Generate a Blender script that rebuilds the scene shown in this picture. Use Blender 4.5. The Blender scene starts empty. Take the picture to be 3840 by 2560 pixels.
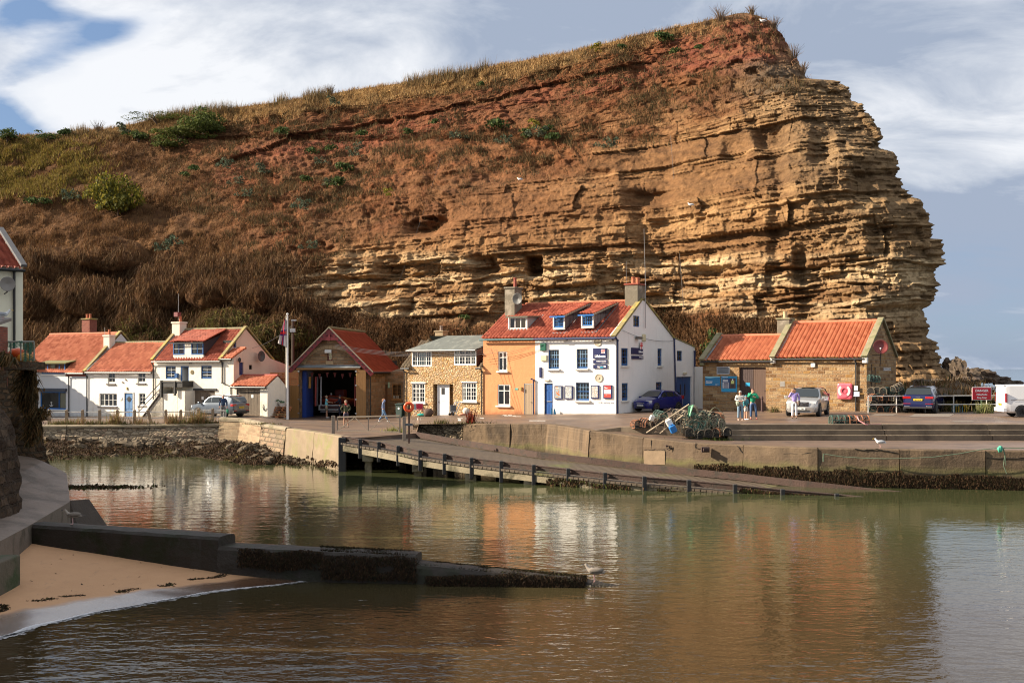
import bpy,math,random
import numpy as np
from mathutils import Vector,Matrix
R=math.radians
random.seed(7);RNG=np.random.default_rng(7)
SC=bpy.context.scene;COL=SC.collection
#---- camera
EYE=5.2;F=3840*40/36;HY=1382.0
cd=bpy.data.cameras.new('camera');cam=bpy.data.objects.new('camera',cd);COL.objects.link(cam)
cd.lens=40;cd.sensor_width=36;cd.sensor_fit='HORIZONTAL'
cd.shift_y=(HY-1280)/3840.0;cd.clip_end=20000;cd.clip_start=.5
cam.location=(0,0,EYE);cam.rotation_euler=(R(90),0,0)
SC.camera=cam
#---- light
SUN_EL=R(28);SUN_H=Vector((-.978,.035)).normalized()
sdir=Vector((SUN_H.x*math.cos(SUN_EL),SUN_H.y*math.cos(SUN_EL),math.sin(SUN_EL)))
ld=bpy.data.lights.new('sun','SUN');ld.energy=5.0;ld.angle=R(.53);ld.color=(1,.86,.68)
sun=bpy.data.objects.new('sun',ld);COL.objects.link(sun)
sun.rotation_euler=sdir.to_track_quat('Z','Y').to_euler()
SC.view_settings.view_transform='Standard';SC.view_settings.look='None'
SC.view_settings.gamma=1;SC.view_settings.exposure=1.34
SC.cycles.max_bounces=6;SC.cycles.diffuse_bounces=2;SC.cycles.glossy_bounces=3
SC.cycles.transparent_max_bounces=8;SC.cycles.sample_clamp_indirect=4
SC.cycles.use_denoising=True;SC.cycles.pixel_filter_type='BLACKMAN_HARRIS';SC.cycles.filter_width=1.1
class NT:
 """tiny node-tree writer"""
 def __init__(s,tree):s.t=tree;s.n=tree.nodes;s.l=tree.links
 def node(s,typ,**kw):
  nd=s.n.new(typ)
  for k,v in kw.items():
   if k.startswith('_'):setattr(nd,k[1:],v)
   else:
    key=k.replace('__',' ')
    s.put(nd,key,v)
  return nd
 def put(s,nd,key,v):
  inp=nd.inputs[int(key[1:])]if key[0]=='i' and key[1:].isdigit()else nd.inputs[key]
  if isinstance(v,bpy.types.NodeSocket):s.l.new(v,inp)
  elif isinstance(v,bpy.types.Node):s.l.new(v.outputs[0],inp)
  else:inp.default_value=v
 def math(s,op,a,b=0.0,c=0.0,clamp=False):
  nd=s.n.new('ShaderNodeMath');nd.operation=op;nd.use_clamp=clamp
  for i,v in enumerate((a,b,c)):
   s.put(nd,'i%d'%i,v)
  return nd.outputs[0]
 def mix(s,f,a,b,typ='MIX'):
  nd=s.n.new('ShaderNodeMix');nd.data_type='RGBA';nd.blend_type=typ
  for i,v in((0,f),(6,a),(7,b)):
   if isinstance(v,tuple)and len(v)==3:v=(*v,1)
   s.put(nd,'i%d'%i,v)
  return nd.outputs[2]
 def ramp(s,f,*stops):
  nd=s.n.new('ShaderNodeValToRGB');s.put(nd,'Fac',f)
  e=nd.color_ramp.elements
  while len(e)<len(stops):e.new(.5)
  for el,(p,c)in zip(e,stops):
   el.position=p;el.color=(*c,1)if isinstance(c,tuple)else(c,c,c,1)
  return nd.outputs[0]
 def noise(s,vec,scale,detail=4,rough=.55,dist=0):
  nd=s.n.new('ShaderNodeTexNoise');s.put(nd,'Vector',vec);nd.inputs['Scale'].default_value=scale
  nd.inputs['Detail'].default_value=detail;nd.inputs['Roughness'].default_value=rough
  nd.inputs['Distortion'].default_value=dist
  return nd.outputs[0]
 def mapping(s,vec,sc=(1,1,1),rot=(0,0,0),loc=(0,0,0)):
  nd=s.n.new('ShaderNodeMapping');s.put(nd,'Vector',vec)
  nd.inputs['Scale'].default_value=sc;nd.inputs['Rotation'].default_value=rot;nd.inputs['Location'].default_value=loc
  return nd.outputs[0]
#---- sky: Nishita + cloud cover, by direction
w=bpy.data.worlds.new('World');SC.world=w;w.use_nodes=True
W=NT(w.node_tree)
for nd in list(W.n):W.n.remove(nd)
sky=W.n.new('ShaderNodeTexSky');sky.sky_type='NISHITA';sky.sun_disc=False
sky.sun_elevation=SUN_EL;sky.sun_rotation=math.atan2(SUN_H.x,SUN_H.y);sky.air_density=1;sky.dust_density=.6;sky.ozone_density=2
tc=W.n.new('ShaderNodeTexCoord')
sep=W.n.new('ShaderNodeSeparateXYZ');W.l.new(tc.outputs['Generated'],sep.inputs[0])
X_,Y_,Z_=sep.outputs
yy=W.math('MAXIMUM',W.math('ABSOLUTE',Y_),.12)
zz=W.math('ADD',W.math('MAXIMUM',Z_,0.0),.26)
cmb=W.node('ShaderNodeCombineXYZ',X=W.math('DIVIDE',X_,zz),Y=W.math('DIVIDE',yy,zz),Z=.0)
n1=W.noise(W.mapping(cmb,(1.1,1.5,1),(0,0,.5),(3.3,1.9,0)),1.0,9,.56,.5)
n2=W.noise(W.mapping(cmb,(3.2,4.2,1),(0,0,.6),(7.1,4.4,0)),1.0,8,.6,.4)
u=W.math('DIVIDE',X_,yy);v=W.math('DIVIDE',Z_,yy)
def blob(cx,cy,rx,ry,rot=0.0):
 a=W.math('SUBTRACT',u,cx);b=W.math('SUBTRACT',v,cy)
 c,s_=math.cos(rot),math.sin(rot)
 a2=W.math('DIVIDE',W.math('ADD',W.math('MULTIPLY',a,c),W.math('MULTIPLY',b,s_)),rx)
 b2=W.math('DIVIDE',W.math('SUBTRACT',W.math('MULTIPLY',b,c),W.math('MULTIPLY',a,s_)),ry)
 d=W.math('ADD',W.math('MULTIPLY',a2,a2),W.math('MULTIPLY',b2,b2))
 return W.math('POWER',2.718,W.math('MULTIPLY',d,-1.0))
def uv(px,py):return((px-1920)/F,(HY-py)/F)
cov=W.math('ADD',W.math('MULTIPLY',W.math('SUBTRACT',n1,.5),1.6),1.02)
for(px,py,rx,ry,rot,amp)in((60,30,.045,.02,.2,-.9),(300,70,.05,.016,-.2,-.55),(330,160,.10,.016,.35,-.65),(10,470,.05,.028,-.4,-1.1),(120,130,.06,.014,0,-.3),(3740,1060,.10,.06,0,-.6),(3650,700,.10,.03,-.2,.1),(3800,560,.14,.045,.15,.5),(2900,150,.3,.06,0,.4),(1000,430,.10,.010,.25,-.55),(3600,1090,.03,.012,0,.4),(3700,1300,.16,.03,0,-.55)):
 cx,cy=uv(px,py)
 cov=W.math('ADD',cov,W.math('MULTIPLY',blob(cx,cy,rx,ry,rot),amp))
cov=W.math('ADD',cov,W.math('MULTIPLY',W.math('SUBTRACT',n2,.5),.9))
cov=W.ramp(cov,(.22,0.0),(.62,.85),(.9,1.0))
shade=W.math('ADD',W.math('ADD',W.math('MULTIPLY',n2,1.1),W.math('MULTIPLY',n1,.5)),-.19)
for(px,py,rx,ry,rot,amp)in((2300,40,.30,.05,-.05,-.26),(3100,200,.22,.07,-.2,-.16),(2000,200,.10,.03,.2,-.12),(3300,420,.25,.05,-.1,.05),(3600,880,.22,.06,-.1,-.42),(3800,560,.10,.022,.15,.12),(600,300,.18,.05,.3,.16),(300,250,.05,.03,.5,.25),(1550,230,.04,.03,.5,.18),(1150,350,.06,.014,.3,.1),(3700,1250,.16,.05,0,-.3),(900,480,.12,.014,.25,-.2)):
 cx,cy=uv(px,py)
 shade=W.math('ADD',shade,W.math('MULTIPLY',blob(cx,cy,rx,ry,rot),amp))
ccol=W.ramp(shade,(.32,(.19,.225,.29)),(.52,(.31,.335,.38)),(.74,(.46,.47,.49)))
hsv=W.node('ShaderNodeHueSaturation',Saturation=1.0,Value=.085,Color=sky.outputs[0])
bg1=W.node('ShaderNodeMix',_data_type='RGBA');
blue=W.mix(.75,hsv.outputs[0],(.10,.155,.265))
col=W.mix(cov,blue,ccol)
bg=W.node('ShaderNodeBackground',Color=col,Strength=.80)
out=W.n.new('ShaderNodeOutputWorld');W.l.new(bg.outputs[0],out.inputs[0])
W.n.remove(bg1)
#---- picture <-> place
def P(px,py,D):return Vector(((px-1920)*D/F,D,EYE+(HY-py)*D/F))
def XD(px,D,z):return Vector(((px-1920)*D/F,D,z))
def G(px,py,z):
 D=F*(EYE-z)/(py-HY);return Vector(((px-1920)*D/F,D,z))
#---- objects
def tag(o,label=None,cat=None,group=None,kind=None):
 if label:o['label']=label
 if cat:o['category']=cat
 if group:o['group']=group
 if kind:o['kind']=kind
 return o
def thing(name,label,cat,loc=(0,0,0),rz=0.0,group=None):
 o=bpy.data.objects.new(name,None);COL.objects.link(o);o.empty_display_size=.2
 o.location=loc;o.rotation_euler=(0,0,rz)
 return tag(o,label,cat,group)
def copy_tree(o,parent=None):
 c=o.copy();COL.objects.link(c);c.parent=parent
 for ch in o.children:copy_tree(ch,c)
 return c
def place_copy(o,loc,rot,label=None,scale=None):
 c=copy_tree(o);c.location=loc;c.rotation_euler=rot
 if label:c['label']=label
 if scale:c.scale=scale
 return c
class MB:
 def __init__(s,T=None):s.v=[];s.f=[];s.mi=[];s.T=T;s.m=0
 def pt(s,p):
  s.v.append(tuple(s.T(*p))if s.T else tuple(p));return len(s.v)-1
 def poly(s,pts):
  s.f.append([s.pt(p)for p in pts]);s.mi.append(s.m)
 def box(s,x0,x1,y0,y1,z0,z1):
  i=[s.pt((x,y,z))for z in(z0,z1)for y in(y0,y1)for x in(x0,x1)]
  for q in((0,2,3,1),(4,5,7,6),(0,1,5,4),(2,6,7,3),(0,4,6,2),(1,3,7,5)):
   s.f.append([i[k]for k in q]);s.mi.append(s.m)
 def beam(s,p0,p1,w_,h_,up=(0,0,1)):
  p0=Vector(p0);p1=Vector(p1);d=(p1-p0).normalized();u_=Vector(up)
  a=d.cross(u_)
  if a.length<1e-4:a=d.cross(Vector((1,0,0)))
  a.normalize();b=a.cross(d).normalized()
  i=[s.pt(p+a*(sx*w_/2)+b*(sy*h_/2))for p in(p0,p1)for sy in(-1,1)for sx in(-1,1)]
  for q in((0,1,3,2),(4,6,7,5),(0,4,5,1),(2,3,7,6),(0,2,6,4),(1,5,7,3)):
   s.f.append([i[k]for k in q]);s.mi.append(s.m)
 def tube(s,pts,r,n=8,cap=True):
  pts=[Vector(p)for p in pts];rs=r if isinstance(r,(list,tuple))else[r]*len(pts)
  rings=[]
  ref=None
  for k,p in enumerate(pts):
   d=(pts[min(k+1,len(pts)-1)]-pts[max(k-1,0)]).normalized()
   a=ref if ref is not None else(Vector((0,0,1))if abs(d.z)<.9 else Vector((1,0,0)))
   a=(a-d*a.dot(d))
   if a.length<1e-5:a=d.orthogonal()
   a.normalize();ref=a;b=d.cross(a)
   rings.append([s.pt(p+(a*math.cos(t*2*math.pi/n)+b*math.sin(t*2*math.pi/n))*rs[k])for t in range(n)])
  for A,B in zip(rings,rings[1:]):
   for t in range(n):
    s.f.append([A[t],A[(t+1)%n],B[(t+1)%n],B[t]]);s.mi.append(s.m)
  if cap:
   s.f.append(rings[0][::-1]);s.mi.append(s.m);s.f.append(rings[-1][:]);s.mi.append(s.m)
 def lathe(s,prof,c=(0,0,0),n=16,axis='z'):
  c=Vector(c);rings=[]
  for r,h in prof:
   ring=[]
   for t in range(n):
    a=t*2*math.pi/n;x,y=r*math.cos(a),r*math.sin(a)
    p={'z':(x,y,h),'y':(x,h,y),'x':(h,x,y)}[axis]
    ring.append(s.pt(c+Vector(p)))
   rings.append(ring)
  for A,B in zip(rings,rings[1:]):
   for t in range(n):s.f.append([A[t],A[(t+1)%n],B[(t+1)%n],B[t]]);s.mi.append(s.m)
  s.f.append(rings[0][::-1]);s.mi.append(s.m);s.f.append(rings[-1][:]);s.mi.append(s.m)
 def prism(s,poly,ax,d0,d1):
  """poly = [(a,b)], extruded along axis ax ('x','y','z') from d0 to d1"""
  def m(a,b,d):return{'x':(d,a,b),'y':(a,d,b),'z':(a,b,d)}[ax]
  A=[s.pt(m(a,b,d0))for a,b in poly];B=[s.pt(m(a,b,d1))for a,b in poly]
  n=len(poly)
  s.f.append(A);s.mi.append(s.m);s.f.append(B[::-1]);s.mi.append(s.m)
  for i in range(n):s.f.append([A[i],B[i],B[(i+1)%n],A[(i+1)%n]]);s.mi.append(s.m)
 def grid(s,fn,nu,nv):
  base=len(s.v)
  for j in range(nv+1):
   for i in range(nu+1):s.pt(fn(i/nu,j/nv))
  for j in range(nv):
   for i in range(nu):
    a=base+j*(nu+1)+i;s.f.append([a,a+1,a+nu+2,a+nu+1]);s.mi.append(s.m)
 def blob(s,c,r,n=10,sub=7,jit=0.0,rnd=random):
  """closed ellipsoid, radii r=(rx,ry,rz)"""
  c=Vector(c);rings=[]
  for j in range(1,sub):
   th=math.pi*j/sub;ring=[]
   for t in range(n):
    a=2*math.pi*t/n;k=1+(rnd.random()-.5)*jit
    ring.append(s.pt(c+Vector((r[0]*k*math.sin(th)*math.cos(a),r[1]*k*math.sin(th)*math.sin(a),r[2]*k*math.cos(th)))))
   rings.append(ring)
  top=s.pt(c+Vector((0,0,r[2])));bot=s.pt(c-Vector((0,0,r[2])))
  for A,B in zip(rings,rings[1:]):
   for t in range(n):s.f.append([A[t],B[t],B[(t+1)%n],A[(t+1)%n]]);s.mi.append(s.m)
  for t in range(n):
   s.f.append([top,rings[0][t],rings[0][(t+1)%n]]);s.mi.append(s.m)
   s.f.append([bot,rings[-1][(t+1)%n],rings[-1][t]]);s.mi.append(s.m)
 def build(s,name,mats,parent=None,smooth=False,bevel=0,fix=True):
  me=bpy.data.meshes.new(name);me.from_pydata(s.v,[],s.f)
  if not isinstance(mats,(list,tuple)):mats=[mats]
  for m in mats:me.materials.append(m)
  if len(mats)>1:me.polygons.foreach_set('material_index',s.mi)
  if fix:
   import bmesh
   bm=bmesh.new();bm.from_mesh(me);bmesh.ops.recalc_face_normals(bm,faces=bm.faces[:]);bm.to_mesh(me);bm.free()
  if smooth:
   me.shade_smooth()if smooth is True else me.polygons.foreach_set('use_smooth',[True]*len(me.polygons))
  o=bpy.data.objects.new(name,me);COL.objects.link(o)
  if parent is not None:o.parent=parent
  if bevel:
   b=o.modifiers.new('bevel','BEVEL');b.width=bevel;b.segments=2;b.limit_method='ANGLE'
  return o
 def struct(s,name,mats,**k):
  return tag(s.build(name,mats,**k),kind='structure')
def np_mesh(name,V,Fc,mats,col=None,smooth=False,parent=None):
 """V (n,3) array, Fc (m,k) array of equal-size faces, col (n,3) colours per vertex"""
 me=bpy.data.meshes.new(name);n,m,k=len(V),len(Fc),Fc.shape[1]
 me.vertices.add(n);me.vertices.foreach_set('co',np.ascontiguousarray(V,dtype=np.float32).ravel())
 me.loops.add(m*k);me.loops.foreach_set('vertex_index',np.ascontiguousarray(Fc,dtype=np.int32).ravel())
 me.polygons.add(m);me.polygons.foreach_set('loop_start',np.arange(0,m*k,k,dtype=np.int32))
 me.polygons.foreach_set('loop_total',np.full(m,k,dtype=np.int32))
 if smooth:me.polygons.foreach_set('use_smooth',np.ones(m,dtype=bool))
 me.update(calc_edges=True)
 if col is not None:
  a=me.color_attributes.new('Col','FLOAT_COLOR','POINT')
  c4=np.ones((n,4),dtype=np.float32);c4[:,:3]=col;a.data.foreach_set('color',c4.ravel())
 for mt in(mats if isinstance(mats,(list,tuple))else[mats]):me.materials.append(mt)
 o=bpy.data.objects.new(name,me);COL.objects.link(o)
 if parent is not None:o.parent=parent
 return o
#---- numpy noise
def _h(ix,iy,iz,seed):
 h=(ix*374761393+iy*668265263+iz*2147483647+seed*144665)&0xffffffff
 h=((h^(h>>13))*1274126177)&0xffffffff
 h=((h^(h>>16))*2246822519)&0xffffffff
 return((h^(h>>15))&0xffffff)/float(0xffffff)
def vnoise(x,y,z,seed=0):
 x0=np.floor(x).astype(np.int64);y0=np.floor(y).astype(np.int64);z0=np.floor(z).astype(np.int64)
 fx,fy,fz=x-x0,y-y0,z-z0
 fx=fx*fx*(3-2*fx);fy=fy*fy*(3-2*fy);fz=fz*fz*(3-2*fz)
 r=0
 for dx in(0,1):
  for dy in(0,1):
   for dz in(0,1):
    wt=(fx if dx else 1-fx)*(fy if dy else 1-fy)*(fz if dz else 1-fz)
    r=r+wt*_h(x0+dx,y0+dy,z0+dz,seed)
 return r
def fbm(x,y,z,oct=4,seed=0,g=.5):
 a,s_,t=1.0,0,0
 for o in range(oct):
  s_=s_+a*vnoise(x,y,z,seed+o*17);t+=a;a*=g;x,y,z=x*2.03,y*2.03,z*2.03
 return s_/t
def sstep(a,b,x):t=np.clip((x-a)/(b-a),0,1);return t*t*(3-2*t)
#---- materials
MATS={}
def M(name,col,rough=.7,var=.18,scale=3.0,bump=.15,bscale=25,metal=0.0,col2=None,c2s=1.2,c2lo=.5,c2hi=.62,stretch=(1,1,1),spec=.5,coat=0.0,rvar=0.0,emis=None):
 if name in MATS:return MATS[name]
 m=bpy.data.materials.new(name);m.use_nodes=True;N=NT(m.node_tree);b=N.n['Principled BSDF']
 t=N.n.new('ShaderNodeTexCoord').outputs['Object']
 if stretch!=(1,1,1):t=N.mapping(t,stretch)
 c=(*col,1)
 if var>0:
  f=N.noise(t,scale,6,.6)
  c=N.mix(f,tuple(max(0,x*(1-var))for x in col),tuple(min(1,x*(1+var))for x in col))
  nd=c
 if col2 is not None:
  f2=N.ramp(N.noise(t,c2s,7,.65,.3),(c2lo,0.0),(c2hi,1.0))
  c=N.mix(f2,c if var>0 else col,col2)
 N.put(b,'Base Color',c)
 b.inputs['Roughness'].default_value=rough;b.inputs['Metallic'].default_value=metal
 b.inputs['Specular IOR Level'].default_value=spec
 if coat:b.inputs['Coat Weight'].default_value=coat;b.inputs['Coat Roughness'].default_value=.05
 if rvar:
  N.put(b,'Roughness',N.math('ADD',rough-rvar/2,N.math('MULTIPLY',N.noise(t,scale*.7,4),rvar)))
 if bump>0:
  bp=N.node('ShaderNodeBump',Strength=bump,Distance=.03,Height=N.noise(t,bscale,5,.6))
  N.put(b,'Normal',bp)
 if emis:b.inputs['Emission Color'].default_value=(*emis[0],1);b.inputs['Emission Strength'].default_value=emis[1]
 MATS[name]=m;return m
def brickmat(name,cols,mortar,bw=.42,bh=.2,ms=.018,rough=.85,bump=.6,axis='xz',off=.5,dist=.02,stain=None,irregular=.5):
 """coursed stone or brick laid in the local (along wall, up) plane; works on faces in xz and yz"""
 m=bpy.data.materials.new(name);m.use_nodes=True;N=NT(m.node_tree);b=N.n['Principled BSDF']
 tcx=N.n.new('ShaderNodeTexCoord');t=tcx.outputs['Object']
 s_=N.n.new('ShaderNodeSeparateXYZ');N.l.new(t,s_.inputs[0])
 al=N.math('ADD',s_.outputs[0],s_.outputs[1])
 wob=N.math('MULTIPLY',N.math('SUBTRACT',N.noise(t,1.3,3),.5),irregular*.35)
 wob2=N.math('MULTIPLY',N.math('SUBTRACT',N.noise(t,3.7,3),.5),irregular*.14)
 cv=N.node('ShaderNodeCombineXYZ',X=N.math('ADD',al,wob),Y=N.math('ADD',s_.outputs[2],wob2),Z=0.0)
 def br(bw_,bh_,seed):
  nd=N.node('ShaderNodeTexBrick',Vector=N.mapping(cv.outputs[0],loc=(seed,seed*.7,0)),Scale=1.0,Mortar__Size=ms,Mortar__Smooth=.35,Bias=0.0,Brick__Width=bw_,Row__Height=bh_)
  nd.offset=off;nd.inputs['Color1'].default_value=(0,0,0,1);nd.inputs['Color2'].default_value=(1,1,1,1);nd.inputs['Mortar'].default_value=(.5,.5,.5,1)
  return nd
 A=br(bw,bh,0.0)
 f=N.math('ADD',N.math('MULTIPLY',A.outputs['Color'],.95),N.math('MULTIPLY',N.math('SUBTRACT',N.noise(t,6,5,.65),.45),.6))
 n=len(cols);stops=[(.12+.76*i/(n-1),cols[i])for i in range(n)]
 c=N.ramp(f,*stops)
 c=N.mix(N.math('MULTIPLY',N.noise(t,14,4,.7),.5),c,tuple(x*.55 for x in cols[n//2]),'MIX')
 c=N.mix(A.outputs['Fac'],c,mortar)
 if stain:
  c=N.mix(N.ramp(N.noise(N.mapping(t,(1,1,.35)),.9,6,.6),(.5,0.0),(.7,.8)),c,stain)
 N.put(b,'Base Color',c);b.inputs['Roughness'].default_value=rough;b.inputs['Specular IOR Level'].default_value=.25
 h=N.math('ADD',N.math('MULTIPLY',N.math('SUBTRACT',1.0,A.outputs['Fac']),.8),N.math('MULTIPLY',N.noise(t,9,6,.7),.9))
 h=N.math('ADD',h,N.math('MULTIPLY',A.outputs['Color'],.35))
 bp=N.node('ShaderNodeBump',Strength=bump,Distance=dist*3,Height=h);N.put(b,'Normal',bp)
 MATS[name]=m;return m
def rubblemat(name,cols,mortar,size=.3,bump=.9,squash=1.3,dist=.06):
 m=bpy.data.materials.new(name);m.use_nodes=True;N=NT(m.node_tree);b=N.n['Principled BSDF']
 t=N.n.new('ShaderNodeTexCoord').outputs['Object']
 tm=N.mapping(t,(1,1,squash))
 def vor(feat):
  nd=N.n.new('ShaderNodeTexVoronoi');nd.feature=feat;N.put(nd,'Vector',tm);nd.inputs['Scale'].default_value=1/size;return nd
 V1=vor('F1');V2=vor('DISTANCE_TO_EDGE')
 sp=N.n.new('ShaderNodeSeparateColor');N.l.new(V1.outputs['Color'],sp.inputs[0])
 n=len(cols);c=N.ramp(N.math('ADD',N.math('MULTIPLY',sp.outputs[0],.8),N.math('MULTIPLY',N.noise(t,9,4),.3)),*[(.08+.9*i/(n-1),cols[i])for i in range(n)])
 e=N.ramp(V2.outputs['Distance'],(0.0,0.0),(.09,1.0))
 c=N.mix(e,mortar,c)
 N.put(b,'Base Color',c);b.inputs['Roughness'].default_value=.9;b.inputs['Specular IOR Level'].default_value=.2
 h=N.math('ADD',N.math('MULTIPLY',N.ramp(V2.outputs['Distance'],(0.0,0.0),(.25,1.0)),.8),N.math('ADD',N.math('MULTIPLY',sp.outputs[1],.6),N.math('MULTIPLY',N.noise(t,12,5,.7),.6)))
 bp=N.node('ShaderNodeBump',Strength=bump,Distance=dist,Height=h);N.put(b,'Normal',bp)
 MATS[name]=m;return m
def vcolmat(name,rough=.9,bump=.5,bscale=8,bdist=.05,spec=.15,trans=0.0,nv=.25,nscale=3.0):
 m=bpy.data.materials.new(name);m.use_nodes=True;N=NT(m.node_tree);b=N.n['Principled BSDF']
 a=N.n.new('ShaderNodeAttribute');a.attribute_name='Col'
 t=N.n.new('ShaderNodeNewGeometry').outputs['Position']
 c=a.outputs['Color']
 if nv:c=N.mix(1.0,c,N.ramp(N.noise(t,nscale,6,.65),(.2,1-nv),(.8,1+nv)),'MULTIPLY')
 N.put(b,'Base Color',c);b.inputs['Roughness'].default_value=rough;b.inputs['Specular IOR Level'].default_value=spec
 if bump:N.put(b,'Normal',N.node('ShaderNodeBump',Strength=bump,Distance=bdist,Height=N.noise(t,bscale,7,.65)))
 if trans:
  tr=N.node('ShaderNodeBsdfTranslucent',Color=c);mx=N.node('ShaderNodeMixShader',Fac=trans)
  N.l.new(b.outputs[0],mx.inputs[1]);N.l.new(tr.outputs[0],mx.inputs[2]);N.l.new(mx.outputs[0],N.n['Material Output'].inputs[0])
 MATS[name]=m;return m
# ================================================================ SETTING
def lerp_tab(x,xs,ys):return np.interp(x,xs,ys)
#---- the headland
def build_cliff():
 sk=[(-350,523),(0,512),(238,505),(417,480),(524,460),(684,426),(833,409),(1012,388),(1190,360),(1369,330),(1540,308),(1795,258),(2135,198),(2390,132),(2602,88),(2760,52),(2798,50)]
 xr=[(50,2800),(72,2883),(145,2942),(286,3024),(291,3040),(294,3140),(300,3168),(330,3192),(393,3205),(455,3259),(518,3277),(554,3308),(594,3353),(643,3359),(656,3344),(732,3370),(768,3450),(835,3462),(844,3496),(893,3491),(902,3530),(987,3549),(1000,3536),(1134,3531),(1161,3509),(1223,3527),(1259,3518),(1277,3540),(1357,3554),(1392,3585),(1440,3640),(1500,3700),(1620,3760)]
 NU,NV,K=1500,760,26
 py=np.concatenate([np.linspace(1620,523,NV-300,endpoint=False),np.linspace(523,50,300)])
 skx=np.array([p[0]for p in sk]);sky_=np.array([p[1]for p in sk])
 xl=np.interp(-py,-sky_,skx);xl[py>=523]=-350
 xR=np.interp(py,[p[1-1]for p in xr],[p[1]for p in xr])
 s=np.linspace(0,1,NU)
 PX=xl[:,None]+(xR-xl)[:,None]*s[None,:];PY=np.repeat(py[:,None],NU,1)
 cols=np.array([-350,600,1200,1800,2400,3000,3560,3800.]);rows=np.array([50,300,450,600,750,900,1000,1180,1350,1620.])
 T=np.array([[172,168,160,146,130,114,105,104],[161,158,149,134,121,105,95,94],[154,150,141,127,115,100,91,90],[146,141,132,119,109.5,96,88.5,88],[138,132,124,112,105,93.5,86.5,86],[130,125,116.5,108,103.5,92.5,84.5,84],[126,121,113,106,102,91.5,83.5,83],[119,115,110,104.5,100.5,90,82,81.5],[113,110,107,102.5,99.5,88.5,80.5,78],[109,106,104,100.5,98,87,77,72.]])
 ci=np.interp(PX,cols,np.arange(8));ri=np.interp(PY,rows,np.arange(10))
 def cub(a,n):
  i=np.clip(np.floor(a).astype(int),0,n-2);f=a-i;return i,f*f*(3-2*f)*.4+f*.6
 i,fi=cub(ci,8);j,fj=cub(ri,10)
 D=(T[j,i]*(1-fi)+T[j,i+1]*fi)*(1-fj)+(T[j+1,i]*(1-fi)+T[j+1,i+1]*fi)*fj
 e=np.clip((PX-(xR[:,None]-420))/420,0,1)
 D=D+6.5*e**3.2
 X=(PX-1920)*D/F;Z=EYE+(HY-PY)*D/F;Y=D.copy()
 jit=(fbm(PX/170,PY/80,0*PX,5,3)-.5)*2
 yb=np.interp(PX,[0,800,1150,1500,1900,2300,2600,2800,3000,3200],[1300,1040,985,850,700,560,480,400,315,250])
 yl=np.interp(PX,[0,850,1100,1400,1750,2100,2450,2700,2950,3150,3250,3400],[1000,1040,1120,1190,1240,1215,1170,1185,1215,1260,1500,1700])
 rock=sstep(-60,60,PY-yb+jit*75)*sstep(-22,22,yl-PY+jit*26)*sstep(830,1080,PX+jit*80)
 sp=fbm(PX/60,PY/30,0*PX+5,4,9)
 semi=sstep(-420,-40,PY-yb+jit*60)*(PY<yl)*sstep(1100,1500,PX)*.55*sstep(.50,.60,sp+jit*.05)
 rock=np.maximum(rock,semi)
 lowveg=sstep(-10,30,PY-yl+jit*26)*(PX<3300)
 leftveg=sstep(1150,700,PX+jit*90+(PY-900)*-.6)
 above=PY-np.interp(PX,skx,sky_)
 grass=sstep(72,18,above+jit*50)*sstep(2760,2600,PX)*sstep(2900,1500,PX+0*jit)**.4
 rg=np.random.default_rng(11)
 def beds(zz,lo,hi,seed):
  th=np.random.default_rng(seed).uniform(lo,hi,400);b=np.cumsum(th)-25
  k=np.clip(np.searchsorted(b,zz.ravel()).reshape(zz.shape),1,399);return k,(zz-b[k-1])/(b[k]-b[k-1])
 dip=Z-.045*X+(fbm(X/18,Y*0,Z/12,3,21)-.5)*.7
 k1,f1=beds(dip,.9,3.2,5);k2,f2=beds(dip+(fbm(X/5,Y*0,Z/3,3,22)-.5)*.12,.28,.9,6)
 k3,f3=beds(dip+(fbm(X/2,Y*0,Z/2,3,23)-.5)*.07,.10,.32,7)
 lx=X-Y*.15
 def blocks(k,wd,seed):
  wv=wd*(.6+.9*_h(k,k*0,k*0+1,seed));off=9*_h(k,k*0+3,k*0,seed)
  q=(lx+off+(fbm(X/(wd*.8),Z/(wd*.8),0*X,3,seed+2)-.5)*wd*.45)/wv
  c=np.floor(q).astype(np.int64);fr=q-c
  return _h(k,c,k*0,seed+9),fr
 b1,g1=blocks(k1,5.0,31);b2,g2=blocks(k2,1.8,41);b3,g3=blocks(k3,.8,51)
 soft=sstep(.50,.62,_h(k1,k1*0,k1*0,91)+(fbm(X/9,Y*0,0*X,3,93)-.5)*.5)*(1-.8*sstep(925,950,PY)*sstep(1180,1150,PY))*sstep(3250,2900,PX);hard=1-.8*soft
 rnd=lambda f:np.clip(np.minimum(f,1-f)*15,0,1)**.6
 d=1.5*(b1-.5)*rnd(f1)+1.1*(_h(k1,k1*0,k1*0,77)-.5)+hard*(.85*(b2-.5)*rnd(f2)*rnd(g2)+.55*(_h(k2,k2*0,k2*0,78)-.5)+.55*(b3-.5)*rnd(g3)+.42*(_h(k3,k3*0,k3*0,79)-.4)*rnd(f3))-soft*(.9-1.5*(1-f1)*.6)+soft*.9*(fbm(X/.5,Y*0,Z/.45,4,67)-.5)
 d=d+2.2*(fbm(X/9,Y*0,Z/9,4,61)-.5)+1.0*(fbm(X/2.2,Y*0,Z/2.6,4,62)-.5)+.6*(fbm(X/.6,Y*0,Z/.6,3,63)-.5)
 but=np.abs(fbm(X/6.5,Y*0,Z/22,3,64)-.5)*2;d=d-1.6*sstep(.25,0,but)*.7
 lower=sstep(930,980,PY)*sstep(1230,1170,PY)
 d=d*(.42+.36*np.maximum(lower,sstep(2500,3050,PX)))
 led=np.zeros_like(d)
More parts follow.
